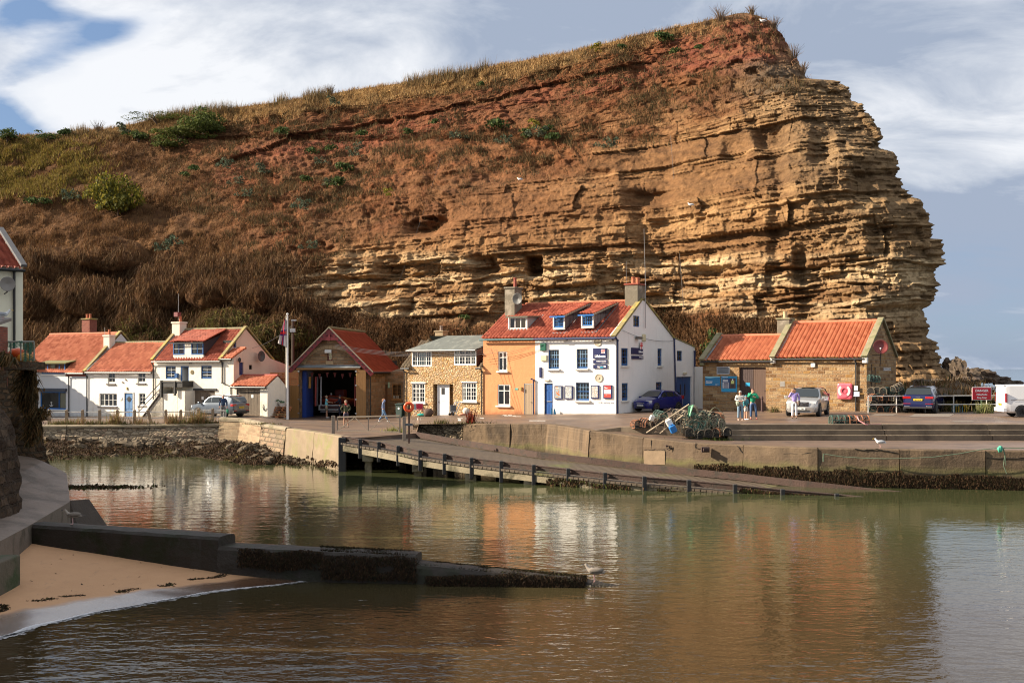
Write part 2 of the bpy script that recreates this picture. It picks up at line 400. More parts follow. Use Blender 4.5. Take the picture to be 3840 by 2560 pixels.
 for(py0,amp,hw,ph)in((930,1.3,20,1),(990,1.0,12,2),(1030,.8,10,3),(1066,1.2,12,4),(1105,1.0,10,5),(1140,.9,9,6),(820,.7,14,7),(640,.5,12,8),(720,.5,10,9)):
  c=py0+(fbm(PX/210,0*PX,0*PX+ph,4,71)-.5)*60+(PX-2200)*-.006
  t_=(PY-c)/(hw*.62)
  m_=sstep(.35,.62,fbm(PX/120,0*PX+ph*3,0*PX,4,73))
  led+=amp*m_*np.where(t_<0,np.exp(-(t_/1.6)**2),np.clip(1-t_*3.0,-1.0*np.exp(-(t_/1.5)),1))
 d=d+led*(.34*lower+.2)
 cave=sstep(0,6,PX-1964)*sstep(0,6,2034-PX)*sstep(0,6,PY-956)*sstep(0,6,1034-PY)
 d=d-cave*3.6
 for(cx,cy,rx,ry,am)in((1570,830,60,45,2.6),(1640,810,40,40,1.5),(2420,740,80,30,1.6),(2900,520,60,45,1.5),(2760,560,50,40,1.3),(3080,560,40,60,1.3),(2240,660,60,25,1.0),(3230,700,40,50,1.2),(3300,900,40,60,1.2),(1460,1000,55,40,1.5),(1800,990,55,30,1.2),(2650,1020,70,26,1.6),(2400,1120,90,20,1.5),(3000,1000,25,60,1.4)):
  d=d-am*np.exp(-((PX-cx)/rx)**4-((PY-cy)/ry)**4)
 soil_d=1.7*(fbm(X/9,Y*0,Z/5,4,81)-.5)+1.2*(fbm(X/2.2,Y*0,Z/1.1,4,82)-.5)+.8*(fbm(X/.6,Y*0,Z/.4,3,83)-.5)+.34*(_h(k2,k2*0,k2*0,84)-.5)
 gul=np.abs(fbm((X+Z*.45)/2.6,Y*0,Z/14,4,88)-.5)*2;soil_d=soil_d-.28*sstep(.22,0,gul)
 veg_d=2.6*(fbm(X/5,Y*0,Z/3.5,4,91)-.5)+1.0*(fbm(X/1.1,Y*0,Z/1.0,4,92)-.5)
 for(cx,cy,rx,ry,am)in((230,1000,150,75,3.0),(430,960,120,70,3.4),(620,1090,110,80,2.4),(800,1080,110,90,2.6),(960,1100,90,90,2.4),(1080,1130,80,80,2.2),(120,1120,120,90,2.2),(350,1130,130,70,2.2),(520,1200,120,60,1.6),(880,1240,130,60,2.0),(1100,1260,110,60,1.6),(1000,1330,110,70,2.4)):
  q=((PX-cx)/rx)**2+((PY-cy)/ry)**2;veg_d=veg_d+am*np.sqrt(np.clip(1-q,0,1))*(.75+.5*fbm(PX/50,PY/30,0*PX,3,95))
 vegm=np.clip(np.maximum(lowveg,leftveg),0,1)
 disp=rock*d+(1-rock)*((1-vegm)*soil_d+vegm*veg_d)
 sc=np.interp(PX,[700,850,1100,1350,1600,1900,2150,2350,2600],[640,600,520,470,420,355,300,250,190])+jit*16
 t_=(PY-sc)/16.
 scm=sstep(700,900,PX)*sstep(2600,2300,PX)*(1-rock)
 disp=disp+scm*.45*np.where(t_<0,np.exp(-(t_/2.2)**2),-np.exp(-(t_/2.0))*.9)
 edge=np.clip((PX-(xR[:,None]-160))/160,0,1)*(PY>292)
 ddx=-.22*(1-edge)+.30*edge;ddy=-(1-.35*edge)
 fade=sstep(0,26,above)*.85+.15
 X=X+ddx*disp*fade;Y=Y+ddy*disp*fade;Z=Z+.15*disp*(1-rock)*fade
 n1=fbm(X/6,Y/6,Z/4,5,101);n2=fbm(X/1.1,Y/2,Z/.5,5,102);n3=fbm(X/.45,Y,Z/.25,3,103);hb=_h(k2,k2*0,k2*0,104);hb3=_h(k3,k3*0+2,k3*0,105)
 def C(*c):return np.array(c)
 def L(a,b,t):return a+(b-a)*t[...,None]
 o=np.ones(X.shape+(1,))
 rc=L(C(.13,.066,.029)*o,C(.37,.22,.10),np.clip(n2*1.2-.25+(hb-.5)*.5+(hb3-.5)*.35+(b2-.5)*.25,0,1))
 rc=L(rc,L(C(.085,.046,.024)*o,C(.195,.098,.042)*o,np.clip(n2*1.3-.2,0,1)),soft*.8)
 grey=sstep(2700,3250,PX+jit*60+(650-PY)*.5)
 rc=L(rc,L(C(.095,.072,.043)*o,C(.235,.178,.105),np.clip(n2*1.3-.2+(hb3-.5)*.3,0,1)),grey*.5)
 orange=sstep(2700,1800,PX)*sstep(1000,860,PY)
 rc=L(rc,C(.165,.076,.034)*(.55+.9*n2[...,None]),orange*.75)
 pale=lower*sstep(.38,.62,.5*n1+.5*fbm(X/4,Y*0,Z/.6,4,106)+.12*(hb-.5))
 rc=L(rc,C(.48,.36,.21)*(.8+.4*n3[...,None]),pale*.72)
 soil=L(C(.078,.030,.014)*o,C(.18,.068,.028),np.clip(n2*1.3-.15,0,1))
 brownz=sstep(.35,.65,n1);soil=L(soil,C(.10,.052,.027)*(.7+.6*n2[...,None]),brownz*.6)
 redm=np.exp(-((PY-sc-42)/48)**2)*sstep(700,900,PX)*.8+sstep(300,120,PY-(2798-PX)*-.0)*sstep(2350,2600,PX)*.9
 redm=np.clip(redm,0,1)*sstep(.25,.5,n1+.15)
 soil=L(soil,L(C(.095,.030,.019)*o,C(.19,.065,.036),np.clip(n2*1.4-.2,0,1)),np.clip(redm,0,1))
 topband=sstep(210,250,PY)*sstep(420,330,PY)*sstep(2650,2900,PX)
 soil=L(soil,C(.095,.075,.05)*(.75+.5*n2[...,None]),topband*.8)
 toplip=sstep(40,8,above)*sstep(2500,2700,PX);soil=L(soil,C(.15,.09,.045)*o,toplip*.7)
 veg=L(C(.045,.022,.010)*o,C(.13,.064,.027),np.clip(n2*1.5-.25,0,1))
 grn=np.exp(-((PX-70)/245)**4-((PY-630)/90)**4)*sstep(.32,.5,fbm(X/4,Y/4,Z/3,4,111))
 veg=L(veg,C(.17,.13,.028)*(.55+.9*n2[...,None]),grn)
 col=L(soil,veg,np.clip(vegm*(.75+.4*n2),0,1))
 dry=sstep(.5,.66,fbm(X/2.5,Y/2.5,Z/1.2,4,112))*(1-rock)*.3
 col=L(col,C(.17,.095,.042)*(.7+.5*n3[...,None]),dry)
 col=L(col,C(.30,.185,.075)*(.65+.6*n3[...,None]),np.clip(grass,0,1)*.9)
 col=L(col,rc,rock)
 t=(np.arange(1,K+1)/K)[None,:];back=75*t**1.7
 def wrap(i,sx):
  return(X[:,i:i+1]+sx*back*.10+(fbm(back/3,Z[:,i:i+1]/2+0*back,0*back,3,120+i%7)-.5)*2.0*np.clip(t*6,0,1)*(sx>0),Y[:,i:i+1]+back,Z[:,i:i+1]+.03*back*(sx<0),np.repeat(col[:,i:i+1],K,1))
 Lw=wrap(0,-1);Rw=wrap(NU-1,0.0)
 Xa=np.concatenate([Lw[0][:,::-1],X,Rw[0]],1);Ya=np.concatenate([Lw[1][:,::-1],Y,Rw[1]],1);Za=np.concatenate([Lw[2][:,::-1],Z,Rw[2]],1);Ca=np.concatenate([Lw[3],col,Rw[3]],1)
 n=NU+2*K;idx=np.arange(NV*n).reshape(NV,n)
 Fc=np.stack([idx[:-1,:-1],idx[:-1,1:],idx[1:,1:],idx[1:,:-1]],-1).reshape(-1,4)
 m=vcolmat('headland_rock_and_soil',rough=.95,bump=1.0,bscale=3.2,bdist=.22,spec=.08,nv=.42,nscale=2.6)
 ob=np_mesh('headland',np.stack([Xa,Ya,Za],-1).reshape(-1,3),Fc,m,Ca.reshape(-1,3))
 tag(ob,kind='structure')
 return dict(X=X,Y=Y,Z=Z,PX=PX,PY=PY,rock=rock,vegm=vegm,low=lowveg,left=leftveg,grass=grass,above=above,grn=grn,red=redm,jit=jit,disp=disp,XL=xl,XR=xR)
CL=build_cliff()
def cliff_at(px,py):
 j=int(np.argmin(np.abs(CL['PY'][:,0]-py)));i=int(np.argmin(np.abs(CL['PX'][j]-px)))
 return Vector((CL['X'][j,i],CL['Y'][j,i],CL['Z'][j,i]))
def sample(wt,n,seed):
 g=np.random.default_rng(seed);a=CL['Y']**2*np.gradient(CL['PX'],axis=1)*np.abs(np.gradient(CL['PY'],axis=0));q=(np.clip(wt,0,None)*a).ravel();q=q/q.sum()
 k=g.choice(q.size,n,p=q)
 jt=g.uniform(-.12,.12,(n,3));return np.stack([CL['X'].ravel()[k],CL['Y'].ravel()[k],CL['Z'].ravel()[k]],-1)+jt,k
def blades(name,label,cat,pos,h,wd,cols,seed=1,lean=.5,droop=0.0,parent=None,kind='stuff',mat=None,bias=(0,0)):
 """thin leaves or stems: one triangle each, or a drooping strip of three"""
 g=np.random.default_rng(seed);n=len(pos)
 H=h*g.uniform(.5,1.35,n);a=g.uniform(0,2*np.pi,n);wv=wd*g.uniform(.6,1.4,n)
 side=np.stack([np.cos(a)*wv/2,np.sin(a)*wv/2,0*a],-1)
 la=g.uniform(0,2*np.pi,n);ll=lean*g.uniform(.1,1,n)*H
 tip=np.stack([np.cos(la)*ll+bias[0]*H,np.sin(la)*ll+bias[1]*H,H],-1)
 cols=np.asarray(cols);c=cols[g.integers(0,len(cols),n)]*g.uniform(.7,1.3,(n,1))
 m=mat or MATS.get('leaf_vc')or vcolmat('leaf_vc',rough=.8,bump=0,trans=.25,nv=0)
 if droop<=0:
  V=np.stack([pos-side,pos+side,pos+tip],1).reshape(-1,3);Fc=np.arange(3*n).reshape(n,3);Cc=np.repeat(c,3,0)
 else:
  mid=pos+tip*np.array([.55,.55,.75]);end=pos+tip*np.array([1.7,1.7,1.0])+np.stack([0*H,-droop*H*.5,-droop*H],-1)
  V=np.stack([pos-side,pos+side,mid-side*.8,mid+side*.8,end],1).reshape(-1,3);b=np.arange(n)[:,None]*5
  Fc=np.concatenate([b+np.array([[0,1,2]]),b+np.array([[1,3,2]]),b+np.array([[2,3,4]])],0);Cc=np.repeat(c,5,0)
 o=np_mesh(name,V,Fc,m,Cc,parent=parent)
 if kind:o['kind']=kind
 if label:o['label']=label;o['category']=cat
 return o
def veg():
 A=CL;no=1-A['rock'];cl=sstep(.46,.6,fbm(A['X']/2.2,A['Y']/2.2,A['Z']/1.6,4,201));cl2=sstep(.5,.62,fbm(A['X']/1.2,A['Y']/1.2,A['Z']/1.0,3,202))
 vis=(A['PY']<1480)
 brown=[(.125,.058,.023),(.085,.038,.016),(.165,.085,.035),(.055,.03,.014),(.21,.12,.052)]
 p,_=sample(no*vis*(cl*.8+.14)*(1-A['grass'])*(1-np.clip(A['red'],0,1)*.85)*(.35+.65*np.maximum(A['left'],A['low'])),165000,1)
 blades('dry_scrub','dry brown scrub and bracken scattered over the headland slope','scrub',p,.42,.05,brown,2,.7,bias=(.15,-.1))
 tw=no*vis*(1-A['grass'])*sstep(.47,.58,fbm(A['X']/1.7,A['Y']/1.7,A['Z']/1.1,4,241))*sstep(500,900,A['PX'])*sstep(.36,.55,fbm(A['X']/9,A['Y']/9,A['Z']/5,3,242))*(A['low']<.5)*(1-.6*np.clip(A['red'],0,1))
 p,_=sample(tw,42000,21)
 blades('dark_scrub','darker weedy tufts dotted over the bare red slope','scrub',p,.5,.06,[(.055,.04,.018),(.09,.06,.025),(.05,.05,.022),(.20,.125,.055),(.07,.035,.016)],22,.8)
 p,_=sample(vis*np.maximum(A['grass'],sstep(16,3,A['above'])*sstep(2760,2600,A['PX'])*.8)*(cl2*.7+.3),60000,3)
 blades('dry_grass','golden dry grass along the top of the headland','grass',p,.42,.05,[(.42,.27,.11),(.30,.18,.075),(.20,.11,.05),(.48,.33,.15),(.15,.085,.038)],4,.8,bias=(.1,0))
 p,_=sample(vis*sstep(34,6,A['above'])*sstep(2780,2600,A['PX'])*sstep(.5,.62,fbm(A['X']/5,A['Y']/5,A['Z']/3,3,230)),5200,31)
 blades('tall_weeds','tall dry stems standing up along the skyline','weeds',p,1.15,.06,[(.26,.17,.08),(.12,.10,.045),(.20,.13,.06)],32,.45)
 m=sstep(940,1040,A['PY']+A['jit']*40)*sstep(1230,1050,A['PX'])*vis
 p,_=sample(m*(.2+.8*cl2),52000,5)
 blades('bramble_scrub','dark brown tangle of dead bramble hanging behind the white cottages','scrub',p,1.15,.042,[(.085,.040,.016),(.05,.024,.010),(.125,.064,.026),(.19,.115,.055),(.06,.03,.013)],6,.55,droop=1.0)
 m=A['low']*vis*(A['PX']>1050)
 p,_=sample(m*(.25+.75*cl),42000,7)
 blades('bank_scrub','rust brown scrub on the bank behind the boathouse and the stone store','scrub',p,.75,.06,[(.14,.072,.032),(.095,.048,.021),(.19,.11,.055),(.065,.036,.017)],8,.6,droop=.5)
 p,_=sample(A['grn']*vis,42000,9)
 blades('gorse_patch','yellow green gorse covering the far left slope','gorse',p,.5,.17,[(.19,.145,.03),(.24,.18,.04),(.12,.09,.022),(.15,.09,.03)],10,.8)
 m=np.exp(-((A['PX']-1030)/110)**2-((A['PY']-1320)/45)**2)+.8*np.exp(-((A['PX']-880)/90)**2-((A['PY']-1230)/30)**2)+.6*np.exp(-((A['PX']-520)/70)**2-((A['PY']-1270)/22)**2)
 p,_=sample(m*vis,15000,11)
 blades('green_bramble','olive green bramble bank behind the flagpole','bramble',p,.8,.12,[(.13,.12,.03),(.18,.15,.045),(.09,.085,.025)],12,.7,droop=.4)
veg()
def shrub_mesh(name,n,cols,seed,leaf=.16,lumps=7,squash=.75):
 """many leaf faces around a cluster of lumps, unit radius"""
 g=np.random.default_rng(seed);c=g.normal(0,.42,(lumps,3));c[:,2]=np.abs(c[:,2])*.7;r=g.uniform(.28,.55,lumps)
 k=g.integers(0,lumps,n);d=g.normal(0,1,(n,3));d/=np.linalg.norm(d,axis=1)[:,None];d[:,2]=np.abs(d[:,2])*.9-.15
 p=c[k]+d*(r[k]*g.uniform(.65,1.08,n))[:,None];p[:,2]*=squash;
 a=g.normal(0,1,(n,3));a/=np.linalg.norm(a,axis=1)[:,None];b=np.cross(a,d+g.normal(0,.5,(n,3)));b/=np.linalg.norm(b,axis=1)[:,None]+1e-9
 s=leaf*g.uniform(.6,1.3,(n,1))
 V=np.stack([p-a*s*.5,p+b*s*.45,p+a*s*.5,p-b*s*.45],1).reshape(-1,3);Fc=np.arange(4*n).reshape(n,4)
 cc=np.asarray(cols)[g.integers(0,len(cols),n)]*g.uniform(.7,1.3,(n,1))*(0.8+.4*_h(k,k*0,k*0,5))[:,None]
 return V,Fc,np.repeat(cc,4,0)
GREEN=[(.035,.06,.018),(.055,.085,.022),(.08,.105,.03),(.028,.045,.016)]
GREY=[(.06,.085,.05),(.09,.11,.07),(.045,.06,.035),(.10,.10,.06)]
OLIVE=[(.20,.175,.02),(.14,.13,.018),(.27,.22,.03),(.09,.09,.018)]
def shrubs():
 protos=[]
 for i,(cs,n)in enumerate(((GREEN,260),(GREY,220),(OLIVE,260))):
  V,Fc,cc=shrub_mesh('s',n,cs,300+i,.2,squash=1.15);o=np_mesh('shrub',V,Fc,MATS['leaf_vc'],cc);protos.append(o)
 spots=[(1081,520,.9,0,'lone bright green shrub high on the red scarp above the boathouse'),(1853,488,1.1,0,'dark green round shrub on bare soil above the orange house'),(2484,158,1.0,0,'dark green shrub near the top of the headland just under the grass'),(1330,590,.55,1,None),(1250,565,.7,0,None),(1345,560,.6,1,None),(1165,578,.75,0,None),(1290,640,1.0,0,None),(1205,615,.6,1,None),(990,650,.8,1,'grey green shrub right of the big yellow green bush'),(745,650,.7,0,None),(850,632,.8,1,None),(1150,680,.7,0,None),(1280,700,1.0,0,None),(1240,700,.5,1,None),(935,740,.6,1,None),(700,668,.6,0,None),(1530,500,.6,0,None),(1640,470,.55,0,None),(1360,508,.7,0,None),(1900,545,.6,1,None),(1966,505,.6,0,None),(2008,490,.6,2,None),(2060,500,.7,0,None),(2075,525,.8,0,None),(2020,520,.8,1,None),(1970,518,.55,0,None),(1710,525,.6,1,None),(2535,205,.6,0,None),(2618,195,.5,0,None),(2240,200,.6,2,None),(2330,188,.5,0,None),(1810,325,.5,0,None),(1265,402,.7,1,None),(900,690,.6,1,None),(1140,790,.8,1,None),(640,920,.8,1,None),(610,940,.7,1,None),(1460,745,.5,2,None),(1180,935,.6,1,None),(130,770,.9,0,None),(190,770,.7,0,None),(275,750,.9,1,None),(470,500,.9,1,None),(2290,560,.7,1,None),(1740,1200,.5,0,None)]
 names=['small dark green shrub on the bare slope of the headland','small grey green thistle clump on the slope of the headland','small olive shrub on the slope of the headland']
 for i,(px,py,r,k,lab)in enumerate(spots):
  o=protos[k]if protos[k]is not None and 'label' not in protos[k]else protos[k].copy()
  if o.name not in COL.objects:COL.objects.link(o)
  c=cliff_at(px,py);o.location=c+Vector((-.1,-.9,.1));o.scale=(r*1.35,r*1.35,r*1.45);o.rotation_euler=(0,0,i*1.3)
  tag(o,lab or names[k],'shrub','shrubs on the headland slope')
 def bush(lab,px,py,rx,rz,n,cols,seed,grp=None,leaf=.2,off=(0,-1.4,-.3),lumps=16,sq=.95):
  c=cliff_at(px,py)+Vector(off);t=thing('bush',lab,'bush',c,0,grp)
  V,Fc,cc=shrub_mesh('b',n,cols,seed,leaf/rx,lumps,sq);V=V*np.array([rx,rx*.8,rz]);np_mesh('foliage',V,Fc,MATS['leaf_vc'],cc,parent=t)
  mb=MB();g=random.Random(seed)
  for q in range(5):
   e=Vector((g.uniform(-.5,.5)*rx,g.uniform(-.3,.3)*rx,rz*g.uniform(.3,.6)));mb.tube([(0,.2,-.6),e*.5+Vector((0,0,-.1)),e],[.07,.05,.02],5)
  mb.build('stem',M('twig',(.09,.06,.04),.9),t)
 bush('large yellow green bush standing alone above the white cottages',450,785,2.9,4.6,6500,OLIVE+[(.07,.07,.015),(.10,.10,.018)],401,leaf=.26,off=(0,-1.6,-.2),lumps=26,sq=1.15)
 bush('long dark green bramble mound near the skyline',770,490,3.2,3.0,4200,[(.06,.08,.018),(.085,.105,.022),(.045,.06,.015)],402,'green mounds under the left skyline',.25)
 bush('green mound sloping down left of the long dark green one',690,520,3.0,2.2,3000,[(.08,.095,.02),(.06,.075,.018),(.10,.11,.025)],403,'green mounds under the left skyline',.25)
 bush('low green mound at the foot of the long dark green one',625,548,2.2,1.6,1700,[(.08,.095,.02),(.06,.075,.018)],404,'green mounds under the left skyline',.25)
 bush('small round green bush in brown scrub near the left skyline',525,515,1.3,1.2,900,GREEN+[(.09,.10,.02)],405,'green mounds under the left skyline',.22)
 bush('flat green bushes breaking the skyline over the golden grass',600,448,3.6,1.0,1500,[(.09,.11,.025),(.07,.085,.02)],406,None,.25)
 bush('round green bush at the far left end of the skyline',40,515,2.3,1.2,1300,GREEN+[(.11,.12,.03)],407,'bushes on the far left skyline',.25)
 bush('second green bush from the left end of the skyline',190,518,1.8,.9,800,GREEN+[(.11,.12,.03)],408,'bushes on the far left skyline',.25)
 bush('dark little bush on the crest between grass stems at far left',115,502,1.0,1.0,500,GREEN,409,'bushes on the far left skyline',.22)
 bush('dark green bush low on the left slope under the gorse',410,0+762,0.9,.8,300,GREEN,410)
 bush('ivy hanging on the bank between the white house and the stone store',2625,1330,1.0,1.6,900,GREEN+[(.2,.09,.03)],411,off=(0,-6.0,.2))
 g=random.Random(5)
 for(px,py,h,lab)in((2700,75,2.0,'bare twiggy bush on the summit'),(2820,55,1.2,'dark tuft on the summit edge'),(2900,110,1.6,'twiggy bush on the falling right edge of the summit'),(2975,215,1.8,'green twiggy bush half way down the right edge of the summit'),(3010,270,1.4,'twiggy bush above the rock shoulder'),(1215,352,1.4,'dark thorn bush on the grassy skyline'),(375,500,1.8,'twiggy thorn bush on the left skyline'),(2650,92,1.0,'low twiggy bush left of the summit')):
  mb=MB();
  for q in range(80):
   a=g.uniform(0,6.28);e=Vector((math.cos(a)*g.uniform(.1,.7)*h,math.sin(a)*.3*h,g.uniform(.4,1)*h));m_=e*.5+Vector((g.uniform(-.1,.1),0,.1*h));mb.tube([(0,0,-.4),m_,e],[.022,.016,.008],3,False)
  c=cliff_at(px,py)+Vector((0,-.2,-.2));o=mb.build('twiggy_bush',M('dry_twig',(.16,.10,.055),.9));o.location=c;tag(o,lab,'bush','twiggy bushes along the skyline')
shrubs()
#---- water
def water():
 m=bpy.data.materials.new('harbour_water');m.use_nodes=True;N=NT(m.node_tree);b=N.n['Principled BSDF']
 pos=N.n.new('ShaderNodeNewGeometry').outputs['Position']
 s_=N.n.new('ShaderNodeSeparateXYZ');N.l.new(pos,s_.inputs[0])
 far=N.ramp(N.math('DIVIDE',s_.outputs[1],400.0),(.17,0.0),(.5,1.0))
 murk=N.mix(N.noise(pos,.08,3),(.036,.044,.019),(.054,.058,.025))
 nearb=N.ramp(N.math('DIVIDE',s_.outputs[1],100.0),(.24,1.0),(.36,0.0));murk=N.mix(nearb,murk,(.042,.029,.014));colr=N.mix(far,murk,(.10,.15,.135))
 N.put(b,'Base Color',colr);b.inputs['Roughness'].default_value=.035;b.inputs['IOR'].default_value=1.333;b.inputs['Specular IOR Level'].default_value=.5
 calm=N.ramp(N.noise(N.mapping(pos,(.5,1,1)),.09,3,.5),(.35,.45),(.65,1.15))
 w1=N.noise(N.mapping(pos,(1.0,1.7,1),(0,0,.14)),3.0,1,.5,.2)
 w2=N.noise(N.mapping(pos,(1.0,1.6,1),(0,0,-.2)),10.0,1,.5)
 w3=N.noise(N.mapping(pos,(.8,1.5,1),(0,0,.3)),1.0,1,.5)
 k=N.math('MULTIPLY',calm,N.ramp(N.math('DIVIDE',s_.outputs[1],100.0),(.19,.30),(.27,.20),(.36,.12),(.60,.085)))
 h=N.math('ADD',N.math('ADD',N.math('MULTIPLY',w1,.055),N.math('MULTIPLY',w2,.014)),N.math('MULTIPLY',w3,.10))
 bp=N.node('ShaderNodeBump',Strength=1.0,Distance=1.0,Height=N.math('MULTIPLY',h,k));N.put(b,'Normal',bp)
 mb=MB();xs=[-6000,-60,60,6000];ys=[-60,150,9000]
 mb.poly([(-9000,-80,0),(9000,-80,0),(9000,14000,0),(-9000,14000,0)])
 mb.struct('water',m)
water()
#---- ground of the quay and street
CONC=M('quay_paving',(.150,.094,.056),.5,.22,.35,.5,6,col2=(.085,.056,.04),c2s=.5,c2lo=.42,c2hi=.6,rvar=.75,spec=.5)
FR=[(-200,73.5,1.42),(150,76.6,1.42),(500,77.0,1.45),(820,77.2,1.62),(908,76.2,1.62),(981,71.2,1.6),(1030,69.092,1.6),(1074,67.2,1.6),(1085,66.767,1.6),(1284,58.939,1.6),(1285,58.9,1.6),(1400,60.2,1.6),(1500,62.237,1.6),(1530,62.848,1.6),(1562,63.5,1.6),(1570,66.8,1.95),(1730,66.4,1.98),(1812,65.966,2.004),(1900,65.5,2.03),(2008,64.623,2.064),(2060,64.2,2.08),(2180,59.32,2.048),(2210,58.1,2.04),(2310,57.767,2.198),(2330,57.7,2.23),(2450,57.1,2.32),(2605,56.956,2.377),(2635,56.929,2.389),(2720,56.85,2.42),(2940,56.827,2.425),(3200,56.8,2.43),(3250,56.8,2.43),(3800,56.8,2.43),(3900,56.8,2.43),(4600,56.8,2.43)]
BK=[(-200,105.0,1.0),(150,97.0,1.15),(500,91.0,1.4),(820,87.5,1.75),(908,86.0,1.8),(981,85.5,1.75),(1030,87.0,1.6),(1074,88.6,1.424),(1085,89.0,1.38),(1284,88.6,1.37),(1285,88.597,1.37),(1400,88.2,1.37),(1500,88.0,1.45),(1530,85.9,1.64),(1562,85.503,1.67),(1570,85.404,1.677),(1730,83.418,1.824),(1812,82.4,1.9),(1900,81.412,1.945),(2008,80.2,2.0),(2060,79.656,2.024),(2180,78.4,2.08),(2210,78.123,2.094),(2310,77.2,2.14),(2330,77.424,2.147),(2450,78.766,2.192),(2605,80.5,2.25),(2635,79.9,2.26),(2720,78.897,2.293),(2940,76.3,2.38),(3200,73.7,2.455),(3250,73.2,2.47),(3800,72.5,2.45),(3900,72.438,2.45),(4600,72.0,2.45)]
def ground():
 def xyz(t):return[Vector(((a-1920)*D/F,D,z))for a,D,z in t]
 A,B=xyz(FR),xyz(BK);n=len(A);nb=10;V=[];Fc=[]
 for i in range(n):
  back=B[i]+Vector((B[i].x*.0,22 if BK[i][0]<3300 else 3.0,.1 if BK[i][0]<3300 else-.05))
  for k in range(nb+1):V.append(A[i].lerp(B[i],k/nb))
  V.append(back)
 for i in range(n-1):
  for k in range(nb+1):
   a=i*(nb+2)+k;Fc.append([a,a+nb+2,a+nb+3,a+1])
 mb=MB();mb.v=[tuple(v)for v in V];mb.f=Fc;mb.mi=[0]*len(Fc);o=mb.struct('street',CONC,fix=False)
 from mathutils.bvhtree import BVHTree
 return BVHTree.FromPolygons([Vector(v)for v in mb.v],Fc)
BVH=ground()
def gz(x,y):
 h=BVH.ray_cast(Vector((x,y,50)),Vector((0,0,-1)));return h[0].z if h[0]else 2.0
def GP(px,D):
 x=(px-1920)*D/F;return Vector((x,D,gz(x,D)))
def GY(px,py):
 """place on the paved ground seen at that picture point"""
 d=Vector(((px-1920)/F,1,(HY-py)/F));h=BVH.ray_cast(Vector((0,0,EYE)),d.normalized())
 return h[0]if h[0]else G(px,py,2.2)
LOWF=[(2210,57.6,2.06),(2330,56.5,1.93),(2411,55.6,1.83),(2610,53.5,1.70),(2787,52.3,1.69),(3030,50.7,1.68),(3373,49.7,1.68),(3840,48.8,1.68),(4500,47.6,1.68)]
LOWB=[(2210,58.2,2.04),(2330,57.7,2.09),(2450,57.0,1.96),(2560,56.6,1.86),(2720,55.9,1.68),(3030,55.9,1.68),(3373,55.9,1.68),(3840,55.9,1.68),(4500,55.9,1.68)]
LOWC=M('lower_quay_concrete',(.135,.088,.06),.5,.25,.5,.5,7,col2=(.08,.052,.038),c2s=.7,rvar=.5)
def lowquay():
 mb=MB();
 px=sorted(set([a[0]for a in LOWF]+[a[0]for a in LOWB]))
 def at(t,x):
  xs=[a[0]for a in t];D=np.interp(x,xs,[a[1]for a in t]);z=np.interp(x,xs,[a[2]for a in t]);return Vector(((x-1920)*D/F,D,z))
 for a,b in zip(px,px[1:]):
  f0,f1,b0,b1=at(LOWF,a),at(LOWF,b),at(LOWB,a),at(LOWB,b)
  mb.poly([f0+Vector((0,.45,-.006)),f1+Vector((0,.45,-.006)),b1+Vector((0,.3,-.006)),b0+Vector((0,.3,-.006))])
 mb.struct('pavement',LOWC)
lowquay()
STEPC=M('step_concrete',(.165,.125,.082),.75,.3,.8,.5,8,col2=(.085,.062,.04),c2s=.9,c2lo=.45,c2hi=.65)
def steps():
 t=thing('stone_steps','long wide concrete steps from the upper quay down to the lower quay','steps',(0,0,0))
 mb=MB();x0,x1=10.6,42
 for k in range(3):
  y0=56.84-.32*(k);z1=2.432-.25*k
  for(a,b)in((x0,18.4),(18.42,23.6),(23.62,x1)):
   q=MB();q.box(a,b,y0-.32 if k else y0-.30,y0+.2,1.2,z1-(0 if k else-.003));q.build('step',STEPC,t,bevel=.02)
 mb=MB();pts=[(2225,57.7,2.06,2.0),(2330,57.55,2.24,2.02),(2450,56.95,2.335,1.9),(2560,56.7,2.38,1.8),(2720,56.6,2.43,1.6)]
 for a,b in zip(pts,pts[1:]):
  A,B=XD(a[0],a[1],a[2]),XD(b[0],b[1],b[2])
  mb.poly([(A.x,A.y,a[3]-.3),(B.x,B.y,b[3]-.3),B,A]);mb.poly([A,B,(B.x,B.y+.4,B.z),(A.x,A.y+.4,A.z)])
 mb.build('kerb',STEPC,t,fix=False)
steps()
